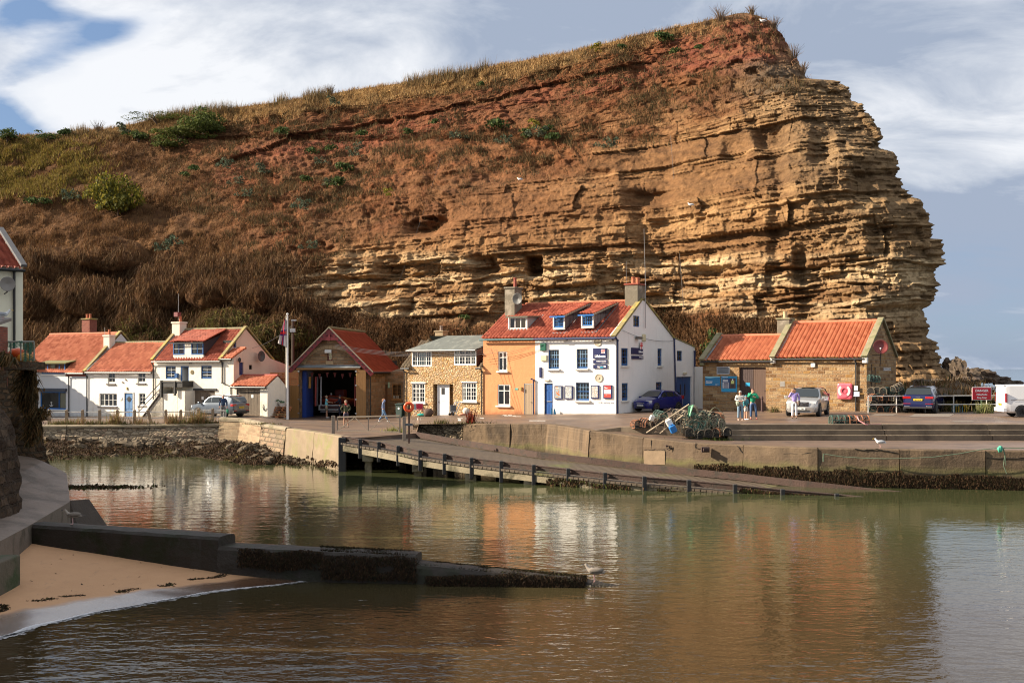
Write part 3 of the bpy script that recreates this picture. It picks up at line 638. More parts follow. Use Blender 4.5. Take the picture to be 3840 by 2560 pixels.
#---- walls of the harbour
def wallconc():
 m=bpy.data.materials.new('quay_wall_concrete');m.use_nodes=True;N=NT(m.node_tree);b=N.n['Principled BSDF']
 t=N.n.new('ShaderNodeNewGeometry').outputs['Position'];s_=N.n.new('ShaderNodeSeparateXYZ');N.l.new(t,s_.inputs[0])
 c=N.mix(N.noise(t,1.1,6,.65),(.092,.062,.038),(.185,.127,.077))
 st=N.noise(N.mapping(t,(1.6,1.6,.22)),1.3,5,.6);c=N.mix(N.ramp(st,(.44,0.0),(.62,.85)),c,(.07,.05,.033))
 warm=N.noise(N.mapping(t,(1,1,.5),loc=(5,2,0)),.35,4,.6);c=N.mix(N.ramp(warm,(.52,0.0),(.66,.8)),c,(.28,.19,.11))
 ln=N.math('FRACT',N.math('MULTIPLY',s_.outputs[2],2.1));c=N.mix(N.ramp(ln,(.0,.5),(.06,0.0)),c,(.22,.165,.11))
 dx=N.ramp(N.math('DIVIDE',s_.outputs[0],12.0),(.25,0.0),(.7,.65));c=N.mix(dx,c,N.mix(N.noise(t,2.5,5),(.068,.048,.032),(.125,.088,.056)))
 low=N.math('ADD',s_.outputs[2],N.math('MULTIPLY',N.math('SUBTRACT',N.noise(t,1.2,5),.5),.7))
 c=N.mix(N.ramp(low,(.45,1.0),(.8,0.0)),c,(.05,.038,.02));c=N.mix(N.math('MULTIPLY',N.ramp(low,(.55,0.0),(.75,1.0),(1.15,0.0)),N.noise(t,.6,3)),c,(.12,.12,.035))
 N.put(b,'Base Color',c);b.inputs['Roughness'].default_value=.85;b.inputs['Specular IOR Level'].default_value=.25
 h=N.math('ADD',N.noise(t,6,7,.7),N.math('MULTIPLY',N.noise(N.mapping(t,(.3,.3,3)),3,3),.3));N.put(b,'Normal',N.node('ShaderNodeBump',Strength=.7,Distance=.06,Height=h))
 return m
WC=wallconc()
def wall_run(name,label,tab,joints,mats,thick=.7,batter=.2,zb=-1.0,nsub=8,rough=.05,cope=0.0,copemat=None,top_over=0.0,sec='wall_section',seed=0,cat='wall'):
 """a wall following tab=[(px, D, ztop)], split into sections at the joints (px)"""
 t=thing(name,label,cat,(0,0,0));xs=[a[0]for a in tab]
 def at(x):
  D=float(np.interp(x,xs,[a[1]for a in tab]));z=float(np.interp(x,xs,[a[2]for a in tab]));return Vector(((x-1920)*D/F,D,z))
 g=np.random.default_rng(seed+50)
 for ja,jb in zip(joints,joints[1:]):
  ks=[ja+(jb-ja)*i/nsub for i in range(nsub+1)];pts=[at(k)for k in ks];nz=7
  d0=(pts[1]-pts[0]).normalized();pts[0]=pts[0]+d0*.018;d1=(pts[-1]-pts[-2]).normalized();pts[-1]=pts[-1]-d1*.018
  off=g.uniform(-.03,.03);mb=MB();rows=[]
  for p_ in pts:
   i=pts.index(p_);d=(pts[min(i+1,nsub)]-pts[max(i-1,0)]);d.z=0;d.normalize();nrm=Vector((d.y,-d.x,0))
   col_=[p_-nrm*thick,p_+nrm*(off-.05)]
   for j in range(nz+1):
    f=j/nz;z=p_.z-.05+(zb-p_.z)*f;q=p_+nrm*(off+batter*f+g.uniform(-rough,rough)*.5);q.z=z;col_.append(q)
   rows.append([mb.pt(q)for q in col_])
   col_[1].z=p_.z
  for A,B in zip(rows,rows[1:]):
   for j in range(len(A)-1):mb.f.append([A[j],B[j],B[j+1],A[j+1]]);mb.mi.append(0)
  mb.f.append(rows[0][:]);mb.mi.append(0);mb.f.append(rows[-1][::-1]);mb.mi.append(0)
  mb.build(sec,mats,t,smooth=False)
  if cope:
   cb=MB();rr=[]
   for p_ in pts:
    i=pts.index(p_);d=(pts[min(i+1,nsub)]-pts[max(i-1,0)]);d.z=0;d.normalize();nrm=Vector((d.y,-d.x,0))
    rr.append([cb.pt(p_+nrm*a+Vector((0,0,b)))for a,b in((-thick-.04,.0),(-thick-.04,cope*.8),(-thick*.5,cope*1.15),(.02,cope*.95),(.07,cope*.5),(.07,-.03))])
   for A,B in zip(rr,rr[1:]):
    for j in range(5):cb.f.append([A[j],B[j],B[j+1],A[j+1]]);cb.mi.append(0)
   cb.f.append(rr[0]);cb.mi.append(0);cb.f.append(rr[-1][::-1]);cb.mi.append(0)
   cb.build('coping',copemat,t)
 return t
MAINW=[(1738,66.4,1.99),(1900,65.2,2.04),(2060,63.8,2.09),(2210,57.5,2.07)]+LOWF[1:]
wall_run('quay_wall','long brown concrete quay wall curving right under the steps, cracked into big sections',MAINW,[1738,1914,2030,2211,2411,2787,3067,3373,3695,4400],WC,.6,.22)
STUB=rubblemat('stub_rubble',[(.10,.075,.05),(.26,.2,.13),(.17,.125,.08),(.33,.26,.17)],(.055,.042,.03),.3,1.0,2.2,.1)
wall_run('rubble_wall','short ruined rubble stone wall beside the head of the slipway',[(1548,67.3,1.93),(1640,67.0,1.97),(1737,66.5,1.99)],[1548,1640,1737],STUB,.9,.1,.6,rough=.2,seed=3)
OLDW=rubblemat('harbour_stone',[(.12,.09,.062),(.27,.215,.15),(.20,.155,.105),(.34,.28,.20),(.24,.15,.10)],(.07,.055,.04),.36,.9,1.9,.07)
COPE=M('coping_stone',(.23,.185,.125),.9,.3,2,.5,14,col2=(.13,.11,.06))
wall_run('harbour_wall','long old stone harbour wall under the railing at left',[(-150,73.8,1.22),(150,76.3,1.24),(500,76.6,1.27),(822,76.7,1.34)],[-150,250,560,822],OLDW,.5,.5,.0,rough=.12,cope=.16,copemat=COPE)
BR2=brickmat('pale_wall_stone',[(.25,.165,.10),(.36,.27,.165),(.30,.205,.125),(.22,.145,.09)],(.28,.22,.145),.5,.19,.014,bump=.4,dist=.02,stain=(.20,.15,.09),irregular=.3)
wall_run('harbour_wall','pale stone harbour wall with rounded coping at the bend before the slipway',[(822,76.6,1.72),(908,75.8,1.68),(981,70.7,1.64)],[822,981],BR2,.45,.25,.0,cope=.2,copemat=COPE,seed=5)
BR3=brickmat('squared_wall_stone',[(.22,.16,.10),(.38,.28,.18),(.31,.2,.13),(.26,.2,.14)],(.14,.11,.075),.42,.26,.03,bump=.9,dist=.04,stain=(.13,.11,.06),irregular=.5)
wall_run('harbour_wall','squared stone piece of harbour wall between the pale wall and the bare concrete',[(982,70.6,1.62),(1074,66.7,1.60)],[982,1074],BR3,.45,.25,.0,cope=.16,copemat=COPE,seed=6)
PALEC=wallconc();
wall_run('harbour_wall','bare concrete harbour wall streaked green, ending at the black slipway post',[(1075,66.6,1.72),(1284,58.3,1.72)],[1075,1180,1284],M('pale_streaked_concrete',(.20,.148,.092),.85,.3,1.2,.5,8,col2=(.17,.16,.055),c2s=.7,c2lo=.5,c2hi=.66,stretch=(1,1,.8)),.45,.25,-.8,seed=7)
#---- slipway
NEAR=[(1284,57.8,1.77),(1435,56.5,1.51),(1572,54.7,1.27),(1766,53,1.04),(2001,51.2,.86),(2266,49.6,.655),(2418,48.8,.56),(2581,48.4,.45),(2752,47.7,.34),(2929,47.2,.19),(3131,46.7,.06),(3400,45.6,-.12)]
FARR=[(1562,63.2,1.66),(1761,60.8,1.30),(2016,57.3,.98),(2220,55.7,.82),(2400,54.5,.63),(2610,52.9,.5),(2785,51.7,.40),(3020,50.1,.23),(3250,48.9,.05),(3500,47.6,-.1)]
RUST=M('rusty_steel',(.058,.031,.022),.8,.4,3,.8,18,col2=(.036,.026,.018),c2s=2.5)
DECK=M('wet_timber_deck',(.095,.070,.046),.6,.3,1.2,.5,16,col2=(.12,.13,.03),c2s=.25,c2lo=.56,c2hi=.68,rvar=.3)
PALET=M('pale_weathered_beam',(.24,.20,.13),.8,.35,2,.6,14,col2=(.07,.06,.03),c2s=.8)
BLACKI=M('black_iron',(.022,.02,.02),.5,.3,6,.5,30)
TIMB=M('dark_pile_timber',(.06,.045,.032),.8,.4,3,.7,14,col2=(.12,.10,.06))
def slipway():
 def w_(t):return[XD(*a)for a in t]
 N_,F_=w_(NEAR),w_(FARR)
 def resamp(pts,n):
  L=[0]
  for a,b in zip(pts,pts[1:]):L.append(L[-1]+(b-a).length)
  return[Vector([float(np.interp(L[-1]*i/(n-1),L,[p[k]for p in pts]))for k in range(3)])for i in range(n)]
 t=thing('slipway','long timber slipway on piles sloping down into the water','slipway',(0,0,0))
 n=112;A=resamp(N_,n+1);B=resamp(F_,n+1);drop=Vector((0,0,-.30))
 dk=MB()
 for i in range(n):
  a0,a1,b0,b1=A[i]+drop,A[i+1]+drop,B[i]+drop,B[i+1]+drop
  a1=a0.lerp(a1,.84);b1=b0.lerp(b1,.84);o=(a0-b0).normalized()*.28;th=Vector((0,0,-.09))
  dk.v+=[tuple(p)for p in(a0+o,a1+o,b1,b0,a0+o+th,a1+o+th,b1+th,b0+th)];k=len(dk.v)-8
  for q in((0,1,2,3),(4,7,6,5),(0,4,5,1),(1,5,6,2),(3,2,6,7),(0,3,7,4)):dk.f.append([k+x for x in q]);dk.mi.append(0)
 dk.build('deck',DECK,t)
 ap=MB();ap.poly([XD(1284,58.6,1.592),XD(1562,63.2,1.592),A[0].lerp(B[0],1)+Vector((0,0,-.31)),A[0]+Vector((0,-.1,-.31))]);ap.build('head_slab',LOWC,t)
 for pts,nm,s_ in((N_,'near',-1),(F_,'far',1)):
  mb=MB();
  for a,b in zip(pts,pts[1:]):
   mb.beam(a+Vector((0,0,-.12)),b+Vector((0,0,-.12)),.12,.20 if s_<0 else.30)
   if s_<0:mb.beam(a+Vector((0,0,-.005)),b+Vector((0,0,-.005)),.17,.035)
  mb.build('kerb_rail',RUST,t)
 bm_=MB()
 for a,b in zip(A[::8],A[8::8]):bm_.beam(a+Vector((-.05,-.12,-.56)),b+Vector((-.05,-.12,-.56)),.2,.30)
 bm_.build('side_beam',PALET,t)
 inner=MB()
 for fr in(.25,.5,.75,.97):
  for i in range(0,n,8):
   p,q=A[i].lerp(B[i],fr),A[min(i+8,n)].lerp(B[min(i+8,n)],fr);inner.beam(p+Vector((0,0,-.58)),q+Vector((0,0,-.58)),.25,.32)
 inner.build('inner_beam',TIMB,t)
 for a in(1353,1423,1495,1577,1668,1769,1880,2001,2130,2267,2414,2580,2752,2929,3131):
  p=XD(a,float(np.interp(a,[q[0]for q in NEAR],[q[1]for q in NEAR])),float(np.interp(a,[q[0]for q in NEAR],[q[2]for q in NEAR])))+Vector((0,-.24,0));mb=MB();mb.box(p.x-.09,p.x+.09,p.y-.09,p.y+.09,max(-.6,p.z-.95),p.z+.05)
  mb.box(p.x-.03,p.x+.07,p.y,p.y+.12,p.z-.26,p.z-.10)
  mb.build('post',BLACKI,t,bevel=.03)
 big=MB();p=XD(1287,57.7,0);big.box(p.x-.22,p.x+.16,p.y-.2,p.y+.2,-.8,1.72);big.build('end_post',BLACKI,t,bevel=.03)
 for k,i in enumerate((6,20,33,46,60)):
  for fr in(.04,.5,.9):
   p=A[i].lerp(B[i],fr);mb=MB();mb.box(p.x-.17,p.x+.17,p.y-.17,p.y+.17,-1.2,p.z-.72)
   if fr<.1:mb.box(p.x-.26,p.x+.26,p.y-.4,p.y+.3,p.z-1.05,p.z-.72)
   mb.build('pile',TIMB if fr>.1 else PALET,t)
 return A,B
SLA,SLB=slipway()
WRACK=[(.042,.022,.010),(.025,.014,.007),(.062,.033,.015),(.036,.03,.011),(.085,.048,.022)]
def wrack(name,label,lines,dens,h=.16,wd=.07,cols=WRACK,seed=3,spread=.05,thr=.36,md=.7):
 """lines: [(p0, p1, z0, z1)] hang from random heights between z0 and z1"""
 g=np.random.default_rng(seed);ps=[]
 for p0,p1,z0,z1 in lines:
  n=max(3,int(dens*(Vector(p1)-Vector(p0)).length));f=g.random(n)[:,None]
  q=np.array(p0)*(1-f)+np.array(p1)*f;q[:,2]=z0+(z1-z0)*g.random(n)**1.0;q[:,:2]+=g.uniform(-spread,spread,(n,2));nz=fbm(q[:,0]*2.3,q[:,1]*2.3,q[:,2]*2.5,3,77);q[:,2]+=(fbm(q[:,0]*1.1,q[:,1]*1.1,0*f[:,0],3,78)-.5)*(z1-z0)*md;ps.append(q[nz>thr])
 p=np.concatenate(ps);n=len(p);a=g.uniform(-1,1,n);s=np.stack([wd/2*g.uniform(.5,1.5,n),a*wd*.3,0*a],-1);hh=h*g.uniform(.4,1.4,n)
 tip=np.stack([g.uniform(-.04,.04,n),-g.uniform(.0,.035,n),-hh],-1)
 V=np.stack([p-s,p+s,p+s*.7+tip,p-s*.7+tip],1).reshape(-1,3);cc=np.asarray(cols)[g.integers(0,len(cols),n)]*g.uniform(.6,1.4,(n,1))
 m=MATS.get('wet_wrack')or vcolmat('wet_wrack',rough=.75,bump=0,nv=0,spec=.12)
 o=np_mesh(name,V,np.arange(4*n).reshape(n,4),m,np.repeat(cc,4,0));return tag(o,label,'seaweed',kind='stuff')
def qline(tab,a,b,dy=-.2):
 xs=[t[0]for t in tab];out=[]
 ks=np.linspace(a,b,max(2,int((b-a)/60)));pts=[XD(k,float(np.interp(k,xs,[t[1]for t in tab])),0)+Vector((0,dy,0))for k in ks]
 return list(zip(pts,pts[1:]))
L_=[]
for k,(a,b)in enumerate(qline(MAINW,2600,3380,-.22)):L_.append((a,b,.12,.78+.08*math.sin(k*1.7)))
for k,(a,b)in enumerate(qline(MAINW,3380,4000,-.22)):L_.append((a,b,.05,.62-.05*(k>5)))
wrack('seaweed','brown wrack hanging in a fringe along the foot of the quay wall',L_,620,.09,.035,seed=4,thr=.2,md=.35,spread=.02,cols=[tuple(x*.8 for x in c)for c in WRACK])
L_=[]
for i in range(50,len(SLA)-14):L_.append((SLA[i]+Vector((0,-.32,0)),SLA[i+1]+Vector((0,-.32,0)),max(-.05,SLA[i].z-.9),SLA[i].z-.45-.0*i))
for i in range(85,len(SLA)-8):L_.append((SLA[i]+Vector((0,-.15,0)),SLA[i+1]+Vector((0,-.15,0)),-.05,SLA[i].z-.1))
wrack('seaweed','dark weed hanging from the lower half of the slipway',L_,420,.10,.035,cols=WRACK+[(.07,.08,.02)],seed=5)
wrack('seaweed','thin fringe of weed on the concrete wall beside the slipway post',[(a,b,.12,.4)for a,b in qline([(1150,63.8,0),(1284,58.3,0)],1150,1284,-.26)],120,.12,.06,seed=6)
#---- rubble shore
def foreshore():
 t=[(-200,66,61),(200,76,65.2),(600,77,64.8),(740,77,64),(822,76.6,62.5),(981,71.2,60),(1094,66,58.2),(1200,62,57.6),(1300,60,57.3),(1700,63,59.5)]
 xs=np.linspace(-200,1500,190);NVv=60;bk=np.interp(xs,[a[0]for a in t],[a[1]for a in t]);fr=np.interp(xs,[a[0]for a in t],[a[2]for a in t])
 f=np.linspace(0,1,NVv)[None,:];D=fr[:,None]-2.5+(bk-fr+3)[:,None]*f;X=(xs[:,None]-1920)*D/F
 z=-.35+.72*f**.8*np.interp(xs,[600,1300],[1,.55])[:,None]+.42*(fbm(X/1.6,D/1.6,0*X,4,501)-.5)+.28*(fbm(X/.35,D/.35,0*X,3,502)-.5)
 z=z+.5*np.exp(-((xs[:,None]-900)/130)**2)*np.exp(-((f-.55)/.3)**2)*1.2
 c=np.array([.035,.021,.012])*(.6+1.0*fbm(X/.3,D/.3,0*X,3,503)[...,None])+np.array([.05,.045,.0])*sstep(.62,.7,fbm(X/1.2,D/1.2,0*X,4,504))[...,None]*.5
 idx=np.arange(X.size).reshape(X.shape);Fc=np.stack([idx[:-1,:-1],idx[1:,:-1],idx[1:,1:],idx[:-1,1:]],-1).reshape(-1,4)
 o=np_mesh('foreshore',np.stack([X,D,z],-1).reshape(-1,3),Fc,vcolmat('foreshore_weed',rough=.85,bump=1,bscale=9,bdist=.1,spec=.1),c.reshape(-1,3));tag(o,kind='structure')
 g=np.random.default_rng(9);k=g.choice(X.size,26000,p=(np.where((z>-.02),1.0,0)*(1.15-f*.9)/((np.where((z>-.02),1.0,0)*(1.15-f*.9)).sum())).ravel())
 p=np.stack([X.ravel()[k],D.ravel()[k],z.ravel()[k]],-1)+g.uniform(-.08,.08,(26000,3))
 blades('seaweed','dark brown wrack covering the shore stones under the old harbour wall','seaweed',p,.10,.07,WRACK,33,1.3,mat=MATS['wet_wrack'])
 protos=[]
 for s in range(6):
  mb=MB();g2=random.Random(60+s);rings=[]
  mb.blob((0,0,0),(1,.75+.3*g2.random(),.55+.25*g2.random()),9,6,.55,g2);me_v=[]
  for v in mb.v:
   n_=noise3(v,s);me_v.append((v[0]*n_,v[1]*n_,v[2]*n_))
  mb.v=me_v;o=mb.build('boulder',ROCKM);protos.append(o)
 g2=random.Random(3);labs=['grey boulder in the rubble at the foot of the old harbour wall','dark weedy boulder on the shore below the harbour wall']
 N_=96
 for i in range(N_):
  px=175+g2.random()**.9*1000 if i<80 else 820+g2.random()*200;j=int(np.argmin(abs(xs-px)));ff=.62+.36*g2.random()if i<70 else.3+.6*g2.random();q=int(ff*(NVv-1))
  r=g2.uniform(.2,.46)if px<800 else g2.uniform(.16,.36)
  o=protos[i%6]if i<6 else protos[i%6].copy()
  if i>=6:COL.objects.link(o)
  o.location=(X[j,q],D[j,q],z[j,q]+r*.18);o.scale=(r*g2.uniform(.8,1.4),r,r*g2.uniform(.7,1.1));o.rotation_euler=(g2.uniform(-.4,.4),g2.uniform(-.5,.5),g2.uniform(0,6.28))
  tag(o,labs[0]if ff>.6 else labs[1],'boulder','boulders along the foot of the harbour wall')
from mathutils import noise as mn
def noise3(v,s):return 1+.45*mn.noise(Vector(v)*1.4+Vector((s*7.1,0,0)))
ROCKM=M('shore_boulder',(.115,.09,.062),.95,.5,2.5,.8,8,col2=(.05,.034,.02),c2s=1.6,spec=.15)
foreshore()
mb=MB()
g=np.random.default_rng(4);n=900;p=np.stack([g.normal(0,1.0,n)*1.1,g.normal(0,.35,n),np.zeros(n)-.03],-1)+np.array(tuple(G(345,1826,0)))
blades('seaweed','low raft of dark weed breaking the water near the apron','seaweed',p,.09,.16,WRACK+[(.05,.06,.015)],34,2.0,mat=MATS['wet_wrack'])
#---- beach, apron, groyne, foreground walls
def beach():
 nx,ny=150,150;xs=np.linspace(-18,3,nx);ys=np.linspace(14,31,ny);X,Y=np.meshgrid(xs,ys)
 lx=np.interp(Y,[14,22.1,23.3,24.3,25.2,26.3,27.7,31],[-13.5,-9.9,-9.4,-8.9,-8.15,-7.2,-5.2,-2.5])
 d=(lx-X)*.80+.12*(fbm(X/1.5,Y/1.5,0*X,3,601)-.5)
 z=np.where(d>0,.085*d-.002*d*d*0,.10*d)+.02*(fbm(X/.8,Y/.8,0*X,4,602)-.5)*np.clip(d,0,1)
 z=np.clip(z,-1.2,.75)
 idx=np.arange(X.size).reshape(X.shape);Fc=np.stack([idx[:-1,:-1],idx[:-1,1:],idx[1:,1:],idx[1:,:-1]],-1).reshape(-1,4)
 m=bpy.data.materials.new('sand');m.use_nodes=True;N=NT(m.node_tree);b=N.n['Principled BSDF'];t=N.n.new('ShaderNodeNewGeometry').outputs['Position']
 s_=N.n.new('ShaderNodeSeparateXYZ');N.l.new(t,s_.inputs[0]);zz=N.math('ADD',s_.outputs[2],N.math('MULTIPLY',N.math('SUBTRACT',N.noise(t,1.1,4),.5),.05))
 dry=N.mix(N.noise(t,1.5,8,.6),(.40,.215,.105),(.52,.30,.155));dry=N.mix(N.ramp(N.noise(N.mapping(t,(1,.6,1),(0,0,.6)),5,7,.7),(.58,0.0),(.72,.5)),dry,(.26,.16,.10))
 f=N.ramp(zz,(.02,1.0),(.075,.85),(.095,0.0));c=N.mix(f,dry,(.10,.05,.028));N.put(b,'Coat Weight',f);b.inputs['Coat Roughness'].default_value=.14;b.inputs['Coat IOR'].default_value=1.75;N.put(b,'Base Color',c)
 N.put(b,'Roughness',N.ramp(zz,(.0,.08),(.07,.18),(.1,.85)));N.put(b,'Normal',N.node('ShaderNodeBump',Strength=N.ramp(zz,(.0,.4),(.07,.35),(.11,.5)),Distance=.02,Height=N.noise(t,22,6,.65)))
 o=np_mesh('sand',np.stack([X,Y,z],-1).reshape(-1,3),Fc,m,smooth=True);tag(o,kind='structure')
 g=np.random.default_rng(8);n=2600;yy=g.uniform(20,29.5,n);l2=np.interp(yy,[14,22.1,23.3,24.3,25.2,26.3,27.7,31],[-13.5,-9.9,-9.4,-8.9,-8.15,-7.2,-5.2,-2.5]);dd=1.75+.28*np.sin(yy*2.1)+.10*np.sin(yy*7)+g.normal(0,.06,n)
 p=np.stack([l2-dd,yy,.085*dd*.8+.0*yy],-1);keep=fbm(yy*1.8,yy*0,yy*0,3,9)>.45;p=p[keep];n2=40;q=np.stack([g.uniform(-12,-6.5,n2),g.uniform(22,29,n2),np.zeros(n2)],-1)
 dq=(np.interp(q[:,1],[14,22.1,23.3,24.3,25.2,26.3,27.7,31],[-13.5,-9.9,-9.4,-8.9,-8.15,-7.2,-5.2,-2.5])-q[:,0])*.8;q[:,2]=.085*dq;q=q[dq>1.6]
 blades('tide_wrack','thin line of dark weed scraps left on the sand by the tide','seaweed',np.concatenate([p,q]),.025,.06,[(.05,.03,.02),(.03,.02,.015),(.07,.06,.02)],41,2.5,mat=MATS['wet_wrack'])
 n=2600;yy=g.uniform(20.5,28.2,n);l2=np.interp(yy,[14,22.1,23.3,24.3,25.2,26.3,27.7,31],[-13.5,-9.9,-9.4,-8.9,-8.15,-7.2,-5.2,-2.5]);dd=.03+.07*np.sin(yy*1.7)+.04*np.sin(yy*5)-np.abs(g.normal(0,.09,n));s=.012+.02*g.random(n)
 p=np.stack([l2-dd,yy,np.full(n,.012)+.085*np.clip(dd,0,1)],-1)[:,None,:];q=np.array([[-1.6,-.5,0],[1.6,-.5,0],[1.6,.5,0],[-1.6,.5,0]])[None]*s[:,None,None]
 tag(np_mesh('foam',(p+q).reshape(-1,3),np.arange(4*n).reshape(n,4),M('foam_white',(.62,.62,.64),.5,0,1,0)),'thin line of foam where the water meets the sand','foam',kind='stuff')
beach()
GROM=M('groyne_concrete',(.028,.022,.017),.5,.4,1.3,.8,9,col2=(.018,.019,.009),c2s=1.1,spec=.2)
def groyne():
 t=thing('groyne','dark weedy concrete groyne stepping down from the apron into the water','groyne',(0,0,0))
 def seg(a,b,w0,w1,nm='block',zb=-1.0):
  A,B=XD(*a),XD(*b);d=(B-A);d.z=0;d.normalize();nb=Vector((-d.y,d.x,0));mb=MB();n=24;rows=[];g=random.Random(int(a[0]))
  for i in range(n+1):
   p=A.lerp(B,i/n);wd=w0+(w1-w0)*i/n;r=lambda s=.02:g.uniform(-s,s)
   pr=[(-.14+r(),zb),(-.10+r(),-.1),(-.05+r(),(p.z)*.5),(0+r(),p.z-.07),(.07,p.z+r(.01)),(wd*.5,p.z+.02+r(.01)),(wd-.07,p.z+r(.01)),(wd,p.z-.07),(wd+.1,zb)]
   rows.append([mb.pt((p+nb*o).to_tuple()[:2]+(z,))for o,z in pr])
  for P0,P1 in zip(rows,rows[1:]):
   for j in range(8):mb.f.append([P0[j],P1[j],P1[j+1],P0[j+1]]);mb.mi.append(0)
  mb.f.append(rows[0]);mb.mi.append(0);mb.f.append(rows[-1][::-1]);mb.mi.append(0)
  mb.build(nm,GROM,t)
 seg((104,29.9,1.10),(818,28.2,1.02),.75,.8)
 seg((816,28.15,.79),(1557,27.6,.65),.85,.85)
 seg((1560,27.55,.44),(2190,27.25,.10),.85,.65)
 seg((2188,27.3,.07),(2330,27.1,-.03),.6,.35,'toe')
 L_=[(XD(1210,27.72,0)+Vector((0,-.12,0)),XD(1560,27.5,0)+Vector((0,-.12,0)),.1,.68),(XD(1600,27.4,0)+Vector((0,-.1,0)),XD(2190,27.15,0)+Vector((0,-.1,0)),-.02,.3),(XD(900,28,0)+Vector((0,-.1,0)),XD(1210,27.8,0)+Vector((0,-.1,0)),.3,.75)]
 wrack('seaweed','brown wrack clinging to the outer end of the groyne',L_,1500,.05,.02,cols=[tuple(x*.42 for x in c)for c in WRACK],seed=7,spread=.05,thr=.25)
 g=np.random.default_rng(12);n=13000;f=g.random(n);px=1200+f*1000;D=np.interp(px,[1200,1557,1560,2190],[28.0,27.7,27.65,27.3])+g.uniform(0,.8,n);z=np.interp(px,[1200,1557,1560,2190],[.70,.62,.40,.08])
 blades('seaweed','mat of wrack lying along the top of the groyne','seaweed',np.stack([(px-1920)*D/F,D,z],-1),.05,.05,[tuple(x*.45 for x in c)for c in WRACK]+[(.03,.035,.01)],13,1.2,mat=MATS['wet_wrack'])
groyne()
APRON=M('apron_concrete',(.185,.14,.11),.5,.25,.9,.6,9,col2=(.10,.075,.055),c2s=.8,rvar=.3,spec=.3)
APSIDE=M('apron_side_concrete',(.14,.11,.082),.85,.3,1.5,.8,8,col2=(.07,.055,.035))
def apron():
 top=[(-300,2160,1.2),(0,2028,1.12),(108,1971,1.12),(262,1880,1.15),(256,1824,1.32),(249,1773,1.52),(165,1730,1.9),(60,1690,2.2),(-200,1700,2.2)]
 pts=[G(*a)for a in top]
 t=thing('apron','sloping grey concrete apron along the foot of the old sea wall at left','apron',(0,0,0))
 mb=MB();inner=[Vector((-30,22,1.7)),Vector((-30,45,2.6))]
 loop=pts+[Vector((-30,46,2.7)),Vector((-30,22,1.9))]
 c=Vector((-15.5,32,1.55))
 for a,b in zip(loop,loop[1:]+loop[:1]):mb.poly([a,b,c])
 mb.build('slab',APRON,t)
 sd=MB()
 for a,b in zip(pts[:-2],pts[1:-1]):
  o=Vector((b.y-a.y,a.x-b.x,0)).normalized()*.12
  o=o if o.x>0 else-o
  sd.poly([a+Vector((0,0,-.0)),b,b+o*.7+Vector((0,0,-2.6)),a+o*.7+Vector((0,0,-2.6))])
 sd.build('side',APSIDE,t,fix=False)
 g=MB();q=G(0,2050,1.0);
 o=MB();p=XD(40,25.8,.95);o.box(p.x-3,p.x+.1,p.y-1.2,p.y+.3,-.5,.95);o.build('foot_block',M('mossy_block',(.09,.075,.05),.85,.3,2,.7,10,col2=(.025,.045,.012),c2s=1.0,c2lo=.45),t,bevel=.04)
 w_=MB();c0=XD(262,35.3,1.12)
 w_.poly([c0,c0+Vector((.15,1.2,-.1)),c0+Vector((1.0,1.6,-1.6)),c0+Vector((.75,-.6,-1.6))]);w_.poly([c0+Vector((0,0,0)),c0+Vector((.75,-.6,-1.6)),c0+Vector((-.3,-1.2,-1.6))])
 w_.build('toe_rubble',M('dark_toe',(.05,.037,.027),.9,.4,4,1,12),t,fix=False)
apron()
PLAST=brickmat('sea_wall_stone',[(.06,.034,.019),(.15,.09,.05),(.095,.058,.034),(.19,.12,.07)],(.07,.045,.027),.55,.30,.05,bump=1.2,dist=.07,irregular=1.8,stain=(.17,.12,.08))
